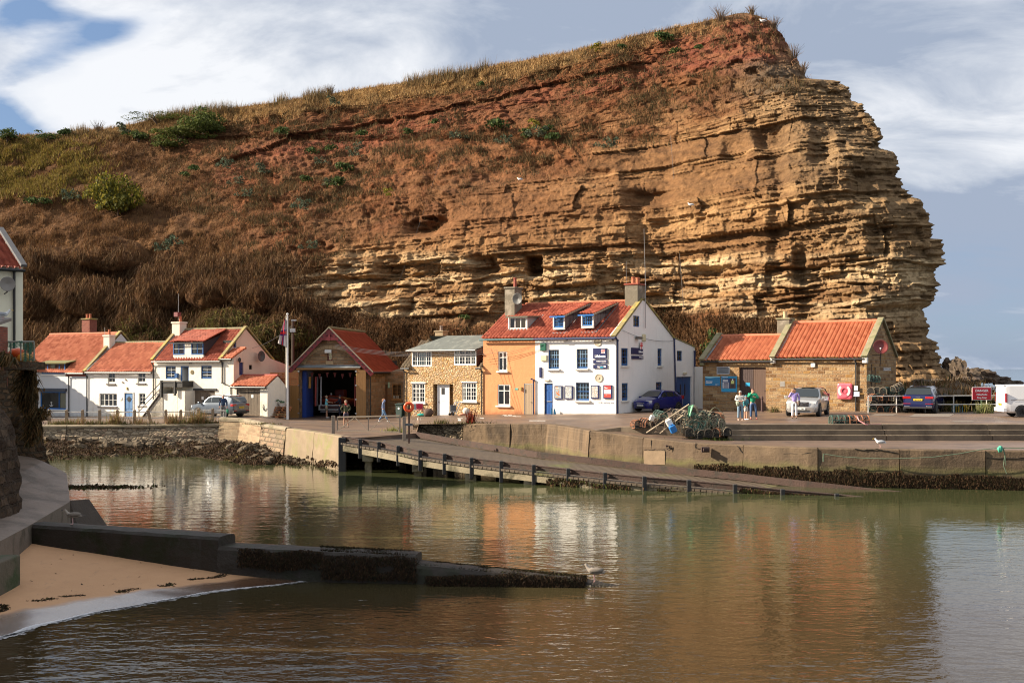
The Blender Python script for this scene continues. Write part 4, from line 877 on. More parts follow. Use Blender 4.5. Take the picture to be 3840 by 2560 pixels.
def fore_walls():
 t=thing('sea_wall','bulging patched old sea wall buttress in the left foreground','wall',(0,0,0))
 ny,nz=60,44;prof=[(0.05,1.2),(-.05,1.9),(-.18,2.7),(-.28,3.4),(-.42,3.85),(-.75,4.2),(-1.5,4.42),(-4.5,4.7)]
 L=[0];
 for a,b in zip(prof,prof[1:]):L.append(L[-1]+math.hypot(a[0]-b[0],a[1]-b[1]))
 s=np.linspace(0,L[-1]*.999,nz);ox=np.interp(s,L,[p[0]for p in prof]);oz=np.interp(s,L,[p[1]for p in prof])
 plan=[(-13.2,20),(-13.35,26),(-13.5,30),(-13.75,31.9),(-14.1,32.7),(-14.9,33.2),(-17,33.8),(-22,34)]
 L2=[0]
 for a,b in zip(plan,plan[1:]):L2.append(L2[-1]+math.hypot(a[0]-b[0],a[1]-b[1]))
 r=np.linspace(0,L2[-1],140);bx=np.interp(r,L2,[p[0]for p in plan]);by=np.interp(r,L2,[p[1]for p in plan]);tx=np.gradient(bx,r);ty=np.gradient(by,r);nx_,ny_=ty,-tx
 O=ox[None,:]+0*r[:,None];X=bx[:,None]+nx_[:,None]*O;Y=by[:,None]+ny_[:,None]*O;Z=np.repeat(oz[None,:],len(r),0)
 dsp=.5*(fbm(X/1.0,Y/1.0,Z/.8,5,701)-.5)+.34*(fbm(X/.3,Y/.3,Z/.25,4,702)-.5);X=X+nx_[:,None]*dsp;Y=Y+ny_[:,None]*dsp
 idx=np.arange(X.size).reshape(X.shape);Fc=np.stack([idx[:-1,:-1],idx[1:,:-1],idx[1:,1:],idx[:-1,1:]],-1).reshape(-1,4)
 np_mesh('face',np.stack([X,Y,Z],-1).reshape(-1,3),Fc,PLAST,parent=t)
 t2=thing('rubble_wall','rough stone wall rising above the bulging buttress, overgrown with ivy','wall',(0,0,0))
 RW=brickmat('dark_rubble',[(.09,.05,.026),(.22,.13,.07),(.15,.09,.05),(.28,.17,.09)],(.11,.08,.05),.38,.2,.04,bump=1.2,dist=.06,irregular=1.6,stain=(.05,.035,.02))
 def slab(nm,a0,a1,D0,D1,zt0,zt1,zb,lean=.1,thick=1.6,mt=RW,par=t2):
  nxx,nzz=50,50;f=np.linspace(0,1,nxx)[:,None];h=np.linspace(0,1,nzz)[None,:]
  D=D0+(D1-D0)*f+0*h;zt=zt0+(zt1-zt0)*f;Z=zb+(zt-zb)*h;X=((a0+(a1-a0)*f)-1920)*D/F-(h-.0)*lean*f*2;Y=D+lean*h
  dd=.28*(fbm(X/.8,Y/.8,Z/.6,4,711)-.5)+.1*(fbm(X/.2,Y,Z/.15,3,712)-.5);Y=Y+dd;X=X+dd*.5*f
  Ys=Y[-1:,:]+np.linspace(.2,thick,6)[:,None];Xs=X[-1:,:]*Ys/Y[-1:,:]-.04*np.arange(6)[:,None]
  X=np.concatenate([X,Xs],0);Y=np.concatenate([Y,Ys],0);Z=np.concatenate([Z,np.repeat(Z[-1:,:],6,0)],0)
  Xt=np.concatenate([X,X[:,-1:]],1);Yt=np.concatenate([Y,Y[:,-1:]+thick],1);Zt=np.concatenate([Z,Z[:,-1:]],1)
  idx=np.arange(Xt.size).reshape(Xt.shape);Fc=np.stack([idx[:-1,:-1],idx[1:,:-1],idx[1:,1:],idx[:-1,1:]],-1).reshape(-1,4)
  return np_mesh(nm,np.stack([Xt,Yt,Zt],-1).reshape(-1,3),Fc,mt,parent=par)
 slab('stone_face',-500,172,41,42.2,5.4,5.35,1.2,.25,2.5)
 slab('stone_face',60,200,40.6,41.0,3.5,3.3,1.2,.3,1.2)
 slab('stone_face',-500,62,34.5,36,5.25,5.15,1.2,.2,2.5)
 p=[];g=np.random.default_rng(70)
 for(px,py,D,rx,ry,n)in((100,1470,40.2,34,70,1500),(90,1380,41.2,40,20,500),(120,1620,40.2,26,60,600),(20,1360,34.2,30,20,250),(150,1560,40.3,25,20,250)):
  a=g.normal(0,.5,n)*rx+px;b=g.normal(0,.5,n)*ry+py;d=D+g.uniform(-.3,.2,n);p.append(np.stack([(a-1920)*d/F,d,EYE+(HY-b)*d/F],-1))
 blades('ivy','dark dead ivy and grass hanging on the stone wall at left','ivy',np.concatenate(p)[::2],.26,.06,[(.09,.06,.025),(.15,.085,.035),(.06,.05,.02),(.19,.11,.04)],71,1.0,droop=1.4)
fore_walls()
#---- seaward rocks at right
def seaward():
 xs=np.linspace(3380,4500,90);f=np.linspace(0,1,30)[None,:];D=73.5+50*f+0*xs[:,None];X=(xs[:,None]-1920)*D/F
 z=2.3+.9*np.exp(-((f-.1)/.12)**2)*np.interp(xs,[3380,3600,3700,3800,3900,4500],[2.0,2.5,1.9,1.4,1.2,.8])[:,None]-3.4*f+.9*(fbm(X/2.5,D/2.5,0*X,4,801)-.5)
 c=np.array([.10,.07,.045])*(.6+.8*fbm(X/.8,D/.8,0*X,3,803)[...,None]);idx=np.arange(X.size).reshape(X.shape);Fc=np.stack([idx[:-1,:-1],idx[1:,:-1],idx[1:,1:],idx[:-1,1:]],-1).reshape(-1,4)
 o=np_mesh('terrain',np.stack([X,D,z],-1).reshape(-1,3),Fc,vcolmat('bank_earth',rough=.95,bump=1,bscale=5,bdist=.1),c.reshape(-1,3));tag(o,kind='structure')
 g=np.random.default_rng(80);n=9000;k=g.integers(0,90,n);q=g.integers(0,12,n);p=np.stack([X[k,q],D[k,q],z[k,q]],-1)+g.uniform(-.3,.3,(n,3))*np.array([1,1,.2]);p=p[(p[:,0]<(3800-1920)*p[:,1]/F)]
 blades('bank_scrub','brown grass and weeds on the bank behind the danger sign','scrub',p,.55,.07,[(.20,.11,.05),(.13,.07,.03),(.07,.07,.025),(.28,.19,.10)],81,.7)
 g2=random.Random(12)
 spec=[(3590,1388,84,.9,1.0,1.3,'upright square boulder on the bank left of the big slab'),(3625,1400,83,.5,.5,.6,'small boulder beside the upright square one'),(3685,1408,82,1.9,1.0,.75,'large tilted flat boulder slab on the bank against the sea'),(3640,1420,80,1.4,.9,.7,'brown boulder in front of the tilted slab'),(3570,1445,79,1.9,1.2,.8,'broad brown rock behind the railing'),(3475,1455,78,1.6,1.0,.9,'rounded rock at the cliff foot above the parked cars'),(3740,1425,95,1.5,1.0,.55,None),(3765,1432,97,1.3,.9,.5,None),(3790,1436,99,1.2,.9,.45,None),(3720,1418,100,1.2,.9,.5,None),(3815,1440,100,1.0,.8,.4,None),(3560,1372,88,.9,.8,.8,None)]
 for i,(px,py,D_,a,b,c_,lab)in enumerate(spec):
  mb=MB();mb.blob((0,0,0),(1,1,1),22,14,.03,g2)
  vv=[]
  for v in mb.v:
   v=Vector(v);m_=max(abs(v.x),abs(v.y),abs(v.z));w_=v.lerp(v/m_,.6)*noise3(v,i+20)*noise3(v*2.7,i+50)*.85;vv.append((w_.x*a*.56,w_.y*b*.6,w_.z*c_*.66))
  mb.v=vv;o=mb.build('boulder',M('bank_rock',(.085,.06,.038),.9,.35,1.6,1,6,col2=(.09,.065,.05)));o.location=P(px,py,D_);o.rotation_euler=(0,.22 if 'tilted' in(lab or '')else g2.uniform(-.2,.2),g2.uniform(-.3,.3))
  tag(o,lab or 'dark boulder of the line running out to sea','boulder','boulders on the seaward bank')
seaward()
# ================================================================ BUILDINGS
GLASS=bpy.data.materials.new('window_glass');GLASS.use_nodes=True
_N=NT(GLASS.node_tree);_N.n.remove(_N.n['Principled BSDF'])
_fr=_N.node('ShaderNodeFresnel',IOR=1.5);_tr=_N.node('ShaderNodeBsdfTransparent',Color=(.8,.84,.82,1));_gl=_N.node('ShaderNodeBsdfGlossy',Roughness=.03,Color=(1,1,1,1))
_mx=_N.node('ShaderNodeMixShader',Fac=_N.math('ADD',_fr,.02));_N.l.new(_tr.outputs[0],_mx.inputs[1]);_N.l.new(_gl.outputs[0],_mx.inputs[2]);_N.l.new(_mx.outputs[0],_N.n['Material Output'].inputs[0])
ROOMD=M('room_shade',(.028,.024,.02),.9,.2,2,0)  # dimness of interiors put into the colour of window boxes and inner walls
CURT=M('curtain_cloth',(.42,.38,.28),.9,.3,9,0,stretch=(6,6,.3))
WHITEW=M('window_white',(.78,.77,.72),.45,.05,4,0)
BLUEW=M('window_blue',(.018,.085,.24),.4,.2,4,0)
BRIGHTB=M('window_bright_blue',(.02,.14,.42),.4,.15,4,0)
DARKB=M('blue_black_paint',(.012,.025,.09),.45,.2,4,0)
BLACKP=M('black_paint',(.012,.012,.013),.45,.2,4,0)
LEAD=M('lead_flashing',(.16,.18,.19),.55,.35,4,.2,10,col2=(.3,.32,.32))
LICHEN=M('lichen_coping',(.21,.17,.075),.9,.35,3,.5,15,col2=(.34,.27,.05),c2s=1.5)
GREYCOPE=M('grey_green_coping',(.22,.19,.11),.9,.3,3,.5,15,col2=(.14,.14,.06),c2s=2)
TERRA=M('terracotta',(.42,.13,.06),.8,.2,5,.2)
TANWOOD=M('varnished_timber',(.30,.15,.045),.5,.25,5,.3,20,stretch=(5,5,.4))
GREYWOOD=M('weathered_boards',(.16,.125,.09),.85,.35,5,.6,20,stretch=(6,6,.35),col2=(.08,.06,.045),c2s=3)
SOFFIT=M('sill_stone_white',(.70,.68,.62),.7,.1,5,.2,20)
def render_paint(name,col,stain=(.5,.42,.3),amt=.55,bump=.35,low=None):
 m=bpy.data.materials.new(name);m.use_nodes=True;N=NT(m.node_tree);b=N.n['Principled BSDF'];t=N.n.new('ShaderNodeTexCoord').outputs['Object']
 c=N.mix(N.noise(t,1.2,6,.6),tuple(x*.93 for x in col),tuple(min(1,x*1.05)for x in col))
 st=N.noise(N.mapping(t,(2.2,2.2,.35)),1.2,7,.65);c=N.mix(N.ramp(st,(.56,0.0),(.74,amt)),c,stain)
 s_=N.n.new('ShaderNodeSeparateXYZ');N.l.new(t,s_.inputs[0]);lo=N.math('ADD',s_.outputs[2],N.math('MULTIPLY',N.noise(t,2.5,4),.5));c=N.mix(N.ramp(lo,(.28,.75),(.62,0.0)),c,low or tuple(x*.6 for x in stain))
 N.put(b,'Base Color',c);b.inputs['Roughness'].default_value=.85;b.inputs['Specular IOR Level'].default_value=.2
 h=N.math('ADD',N.math('MULTIPLY',N.noise(t,1.6,4,.6),2.2),N.noise(t,28,4,.7));N.put(b,'Normal',N.node('ShaderNodeBump',Strength=bump,Distance=.03,Height=h))
 MATS[name]=m;return m
def tilemat(name,c0,c1,c2,moss=(.14,.12,.05),rough=.55,mossamt=.22):
 m=bpy.data.materials.new(name);m.use_nodes=True;N=NT(m.node_tree);b=N.n['Principled BSDF']
 a=N.n.new('ShaderNodeAttribute');a.attribute_name='Col';t=N.n.new('ShaderNodeTexCoord').outputs['Object']
 sp=N.n.new('ShaderNodeSeparateColor');N.l.new(a.outputs['Color'],sp.inputs[0])
 c=N.ramp(N.math('ADD',N.math('MULTIPLY',sp.outputs[0],.5),N.math('ADD',.1,N.math('MULTIPLY',N.noise(t,1.1,5),.4))),(.2,c0),(.5,c1),(.85,c2))
 c=N.mix(N.ramp(N.noise(t,2.2,6,.7),(.6,0.0),(.75,mossamt)),c,moss)
 N.put(b,'Base Color',c);b.inputs['Roughness'].default_value=rough;b.inputs['Specular IOR Level'].default_value=.18
 N.put(b,'Normal',N.node('ShaderNodeBump',Strength=.25,Distance=.01,Height=N.noise(t,30,4)))
 MATS[name]=m;return m
PANT=tilemat('pantile_bright',(.27,.065,.03),(.42,.12,.058),(.54,.19,.10))
PANT2=tilemat('pantile_deep',(.18,.036,.02),(.30,.066,.036),(.40,.105,.058),moss=(.16,.07,.04))
PANT3=tilemat('pantile_orange',(.31,.082,.038),(.42,.13,.062),(.51,.18,.09),mossamt=.25)
FLATT=tilemat('flat_red_tile',(.20,.035,.018),(.25,.048,.024),(.31,.065,.035),mossamt=.15,rough=.8)
def tiles(name,A,B,Cc,mat,parent,wave=.27,course=.31,amp=.055,step=.04,samples=8,flat=False):
 """pantiled slope: A eave left, B eave right, Cc ridge left (parallelogram)"""
 A,B,Cc=Vector(A),Vector(B),Vector(Cc);U=B-A;V=Cc-A;nr=U.cross(V).normalized()
 if nr.z<0:nr=-nr
 nw=max(1,round(U.length/wave));nc=max(1,round(V.length/course));nu=nw*samples
 i=np.arange(nu+1);ph=(i%samples)/samples;ww=(np.sin(ph*2*np.pi)*.8+.42*np.sin(ph*4*np.pi+.6))*amp if not flat else np.where((i%samples)==0,-.012,.004)
 vs=[];hs=[]
 for k in range(nc):vs+=[k/nc,(k+.995)/nc];hs+=[step,0.0]
 vs=np.array(vs);hs=np.array(hs);rg=np.random.default_rng(int(abs(A.x*97+A.z*31))+nw)
 Ua,Va,Na,Aa=(np.array(x)for x in(U,V,nr,A))
 Pm=Aa+(i/nu)[None,:,None]*Ua+vs[:,None,None]*Va+(ww[None,:]+hs[:,None])[...,None]*Na
 sag=(fbm((i/nu)[None,:]*4+0*vs[:,None],vs[:,None]*3+0*i[None,:],0*vs[:,None]+0*i[None,:]+nw,3,5)-.5)*.10;Pm[...,2]+=sag;Pm=Pm+.05*Na
 tilec=rg.random((nc,nw+1));cr=tilec[np.repeat(np.arange(nc),2)][:,np.minimum(i//samples,nw)]
 n=nu+1;idx=np.arange(len(vs)*n).reshape(len(vs),n);Fc=np.stack([idx[:-1,:-1],idx[:-1,1:],idx[1:,1:],idx[1:,:-1]],-1).reshape(-1,4)
 col=np.stack([cr,cr,cr],-1).reshape(-1,3)
 o=np_mesh(name,Pm.reshape(-1,3),Fc,mat,col,parent=parent);return o
class Fr:
 """local frame of a building: origin at the left foot of the front, x along it, y inward, z up"""
 def __init__(s,pxl,Dl,pxr,Dr,z):
  a,b=XD(pxl,Dl,z),XD(pxr,Dr,z);s.o=a;s.u=(b-a);s.L=s.u.length;s.u.normalize();s.v=Vector((-s.u.y,s.u.x,0));s.rz=math.atan2(s.u.y,s.u.x)
 def a(s,px,b=0.0):
  o=s.o+s.v*b;k=(px-1920)/F;return(k*o.y-o.x)/(s.u.x-k*s.u.y)
 def z(s,px,py,b=0.0):
  o=s.o+s.v*b;D=o.y+s.a(px,b)*s.u.y;return EYE+(HY-py)*D/F-s.o.z
 def az(s,px,py,b=0.0):return s.a(px,b),s.z(px,py,b)
 def sb(s,px,A):
  o=s.o+s.u*A;k=(px-1920)/F;return(k*o.y-o.x)/(s.v.x-k*s.v.y)
 def sz(s,px,py,A):
  o=s.o+s.u*A;b=s.sb(px,A);D=o.y+b*s.v.y;return EYE+(HY-py)*D/F-s.o.z
 def rect(s,x0,y0,x1,y1,b=0.0):
  a0,a1=s.a(x0,b),s.a(x1,b);xm=(x0+x1)/2;return(a0,a1,s.z(xm,y1,b),s.z(xm,y0,b))
 def srect(s,x0,y0,x1,y1,A):
  xm=(x0+x1)/2;return(s.sb(x0,A),s.sb(x1,A),s.sz(xm,y1,A),s.sz(xm,y0,A))
 def T(s):return lambda u_,w_,z_:(u_,-w_,z_)
 def Ts(s,A):return lambda u_,w_,z_:(A+w_,u_,z_)
 def W(s,a,b,z):return s.o+s.u*a+s.v*b+Vector((0,0,z))
 def thing(s,name,label,cat,**k):return thing(name,label,cat,s.o,s.rz,**k)
def wall(mb,u0,u1,z0,top,ops=(),rev=.14,w0=0.0):
 """top = [(u,z)...]; ops = [(u0,u1,z0,z1)]; front face w=w0 with reveals going in"""
 us=sorted(set([u0,u1]+[t[0]for t in top if u0<t[0]<u1]+[x for o in ops for x in o[:2]]));zs=sorted(set([z0]+[x for o in ops for x in o[2:4]]))
 th=lambda u_:float(np.interp(u_,[t[0]for t in top],[t[1]for t in top]))
 for ua,ub in zip(us,us[1:]):
  if ub-ua<1e-4:continue
  ta,tb=th(ua+1e-5),th(ub-1e-5);tm=min(ta,tb);zc=[z for z in zs if z<tm-1e-3]
  for k,z in enumerate(zc):
   zn=zc[k+1]if k+1<len(zc)else None;mid=((ua+ub)/2,(z+(zn if zn else tm))/2)
   if any(o[0]<mid[0]<o[1]and o[2]<mid[1]<o[3]for o in ops):continue
   if zn:mb.poly([(ua,w0,z),(ub,w0,z),(ub,w0,zn),(ua,w0,zn)])
   else:mb.poly([(ua,w0,z),(ub,w0,z),(ub,w0,tb),(ua,w0,ta)])
 for a,b,c,d in ops:
  w1=w0-rev
  mb.poly([(a,w0,c),(a,w0,d),(a,w1,d),(a,w1,c)]);mb.poly([(b,w0,c),(b,w1,c),(b,w1,d),(b,w0,d)])
  mb.poly([(a,w0,d),(b,w0,d),(b,w1,d),(a,w1,d)]);mb.poly([(a,w0,c),(a,w1,c),(b,w1,c),(b,w0,c)])
def room(mb,o,w0=-.14,depth=.9,mi=1):  # dark-coloured box behind an opening, stands in for a dim interior
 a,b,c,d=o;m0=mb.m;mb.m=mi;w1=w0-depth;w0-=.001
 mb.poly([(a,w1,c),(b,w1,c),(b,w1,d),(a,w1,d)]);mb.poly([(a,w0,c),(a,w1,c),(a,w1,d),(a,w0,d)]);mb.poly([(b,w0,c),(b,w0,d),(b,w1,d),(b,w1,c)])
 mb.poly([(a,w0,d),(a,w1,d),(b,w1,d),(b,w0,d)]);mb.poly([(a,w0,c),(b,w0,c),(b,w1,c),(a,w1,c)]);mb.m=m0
def window(par,T,o,mat=WHITEW,lights=(1,),bars=(1,1),sash=False,transom=None,fw=.055,w0=-.07,sill=None,sillmat=None,curtain=None,bw=.022,barmat=None,label=None,head=None,curmat=None,goods=False):
 a,b,c,d=o;mb=MB(T);f0,f1=w0-.05,w0
 mb.box(a,a+fw,f0,f1,c,d);mb.box(b-fw,b,f0,f1,c,d);mb.box(a+fw,b-fw,f0,f1,d-fw,d);mb.box(a+fw,b-fw,f0,f1,c,c+fw*1.2)
 ia,ib,ic,id_=a+fw,b-fw,c+fw*1.2,d-fw;tot=sum(lights);x=ia;W_=ib-ia
 bm_=MB(T)if barmat else mb
 for k,l in enumerate(lights):
  x1=x+W_*l/tot
  if k:mb.box(x-fw*.4,x+fw*.4,f0+.004,f1-.004,ic,id_)
  nb=bars if isinstance(bars[0],int)else bars[k]
  for i in range(1,nb[0]):xx=x+(x1-x)*i/nb[0];bm_.box(xx-bw/2,xx+bw/2,f0+.012,f1-.012,ic,id_)
  for j in range(1,nb[1]):
   zz=ic+(id_-ic)*j/nb[1]
   if sash and abs(j/nb[1]-.5)<.01:continue
   bm_.box(x+.01,x1-.01,f0+.014,f1-.014,zz-bw/2,zz+bw/2)
  x=x1
 if sash:zz=(ic+id_)/2;mb.box(ia,ib,f0+.006,f1+.012,zz-.03,zz+.03);mb.box(ia,ib,f0+.006,f1+.01,ic,ic+.05)
 if transom:zz=ic+(id_-ic)*transom;mb.box(ia,ib,f0+.005,f1+.006,zz-.028,zz+.028)
 w=mb.build('window',mat,par)
 if label:w['label']=label
 if barmat:bm_.build('glazing_bar',barmat,w)
 p=MB(T);p.poly([(ia,f0+.02,ic),(ib,f0+.02,ic),(ib,f0+.02,id_),(ia,f0+.02,id_)]);p.build('pane',GLASS,w,fix=False)
 if curtain:
  q=MB(T)
  for x0,x1 in curtain:q.box(ia+W_*x0,ia+W_*x1,f0-.10,f0-.06,ic,id_)
  q.build('curtain',curmat or CURT,w)
 if goods:
  q=MB(T);g=random.Random(3);q.m=0
  for k in range(11):x0=ia+W_*k/11.;q.m=k%4;q.box(x0+.01,x0+W_/11-.02,f0-.25,f0-.12,ic,ic+g.uniform(.12,.42)*(id_-ic))
  q.build('shop_goods',[M('goods_orange',(.7,.2,.03),.5,.1),M('goods_white',(.7,.7,.7),.5,.1),M('goods_green',(.05,.3,.12),.5,.1),M('goods_yellow',(.7,.5,.05),.5,.1)],w)
 if sill:
  q=MB(T);q.box(a-.1,b+.1,-.1,sill,c-.11,c-.002);q.build('sill',sillmat or SOFFIT,w,bevel=.01)
 if head:
  q=MB(T);q.box(a-.08,b+.08,-.1,head[0],d+.002,d+head[1]);q.build('lintel',sillmat or SOFFIT,w,bevel=.01)
 return w
def door(par,T,o,mat,style='panel',w0=-.08,handle=True,frame=None,hm=None,label=None,side=1):
 a,b,c,d=o;D_=MB(T);fw=.05
 if frame:
  f=MB(T);f.box(a,a+fw,w0-.04,w0+.03,c,d);f.box(b-fw,b,w0-.04,w0+.03,c,d);f.box(a+fw,b-fw,w0-.04,w0+.03,d-fw,d);a,b,d=a+fw+.001,b-fw-.001,d-fw-.001
 D_.box(a,b,w0-.045,w0,c,d)
 if style=='panel':
  wd=b-a;h=d-c
  for(x0,x1)in((.1,.46),(.54,.9)):
   for(z0,z1)in((.07,.38),(.47,.78),(.83,.95)):D_.box(a+wd*x0,a+wd*x1,w0,w0+.018,c+h*z0,c+h*z1)
 elif style=='board':
  n=max(3,int((b-a)/.13))
  for i in range(n):x0=a+(b-a)*i/n;D_.box(x0+.006,x0+(b-a)/n-.006,w0,w0+.014,c+.02,d-.02)
 elif style=='stable':
  D_.box(a,b,w0,w0+.015,c,c+(d-c)*.5-.012);D_.box(a,b,w0,w0+.015,c+(d-c)*.5+.012,d)
 dr=D_.build('door',mat,par)
 if label:dr['label']=label
 if frame:f.build('door_frame',frame,dr)
 if handle:
  h=MB(T);x=(b-.12)if side>0 else(a+.12);h.box(x-.06,x+.06,w0+.018,w0+.05,c+(d-c)*.46,c+(d-c)*.46+.03);h.build('handle',hm or BLACKP,dr)
 return dr
def pipe(par,pts,r=.045,mat=BLACKP,name='downpipe'):
 mb=MB();mb.tube(pts,r,8);
 for p in pts[:-1]:mb.tube([Vector(p)+Vector((0,0,.03)),Vector(p)-Vector((0,0,.06))],r*1.45,8)
 return mb.build(name,mat,par)
def gutter(par,p0,p1,mat=BLACKP,r=.07):
 mb=MB();mb.tube([p0,p1],r,8);return mb.build('gutter',mat,par)
def coping(par,pts,w_,h_,mat,name='coping'):
 mb=MB()
 for a,b in zip(pts,pts[1:]):mb.beam(a,b,w_,h_)
 return mb.build(name,mat,par,bevel=.015)
def ridge(par,a,b,mat=TERRA,r=.12):
 a,b=Vector(a),Vector(b);n=max(2,int((b-a).length/.45));mb=MB()
 for i in range(n):p,q=a.lerp(b,i/n),a.lerp(b,(i+.97)/n);mb.tube([p,q],[r*1.05,r*.96],8)
 return mb.build('ridge_tiles',mat,par)
def chimney(par,c,w_,d_,z0,z1,mat,pots=((0,0),),capmat=None,ph=.45,potmat=TERRA,pr=.11,band=True):
 x,y=c;mb=MB();mb.box(x-w_/2,x+w_/2,y-d_/2,y+d_/2,z0,z1)
 ch=mb.build('chimney',mat,par,bevel=.02)
 k=MB();k.box(x-w_/2-.06,x+w_/2+.06,y-d_/2-.06,y+d_/2+.06,z1+.001,z1+.12);k.build('chimney_cap',capmat or mat,ch,bevel=.02)
 for px_,py_ in pots:
  q=MB();q.lathe([(pr*1.1,z1+.12),(pr,z1+.16),(pr*.85,z1+ph),(pr*1.05,z1+ph+.02),(pr*1.05,z1+ph+.08),(pr*.8,z1+ph+.09)],(x+px_,y+py_,0),10);q.build('chimney_pot',potmat,ch)
 return ch
def shell(mb,A0,A1,Bd,zb,ze,zr,br):
 """plain back and side walls (sides as gables)"""
 mb.poly([(A0,-0+0,zb),(A0,Bd,zb),(A0,Bd,ze),(A0,br,zr),(A0,0,ze)]);mb.poly([(A0,Bd,zb),(A1,Bd,zb),(A1,Bd,ze),(A0,Bd,ze)])
def mast(par,p,h,r=.02,mat=None,name='aerial'):
 mb=MB();mb.tube([p,Vector(p)+Vector((0,0,h))],[r,r*.6],6);return mb.build(name,mat or M('grey_pole',(.35,.34,.33),.4,.1,metal=.6),par)
def text(txt,size,par,T3,mat,name='lettering',ext=.006,align='LEFT',bold=0.0,sx=1.0,obj=True):
 """T3: 4x4 matrix placing the text's xy plane"""
 c=bpy.data.curves.new(name,'FONT');c.body=txt;c.size=size;c.extrude=ext;c.align_x=align;c.offset=bold;c.resolution_u=3;c.space_line=.95
 o=bpy.data.objects.new(name+'_tmp',c);COL.objects.link(o);dg=bpy.context.evaluated_depsgraph_get();me=bpy.data.meshes.new_from_object(o.evaluated_get(dg));bpy.data.objects.remove(o);bpy.data.curves.remove(c)
 me.name=name;me.transform(Matrix.Diagonal((sx,1,1,1)));me.transform(T3);me.materials.clear();me.materials.append(mat)
 o=bpy.data.objects.new(name,me);COL.objects.link(o);o.parent=par;return o
def frontM(a,z,w_=0.0):return Matrix(((1,0,0,a),(0,0,-1,-w_),(0,1,0,z),(0,0,0,1)))
def sideM(A,b,z,w_=0.0):return Matrix(((0,0,1,A+w_),(1,0,0,b),(0,1,0,z),(0,0,0,1)))
WH=M('lettering_white',(.85,.85,.85),.5,0,1,0);NAVY=M('navy_sign',(.012,.018,.085),.4,.08,2,0);BLK=M('lettering_black',(.02,.02,.02),.5,0,1,0)
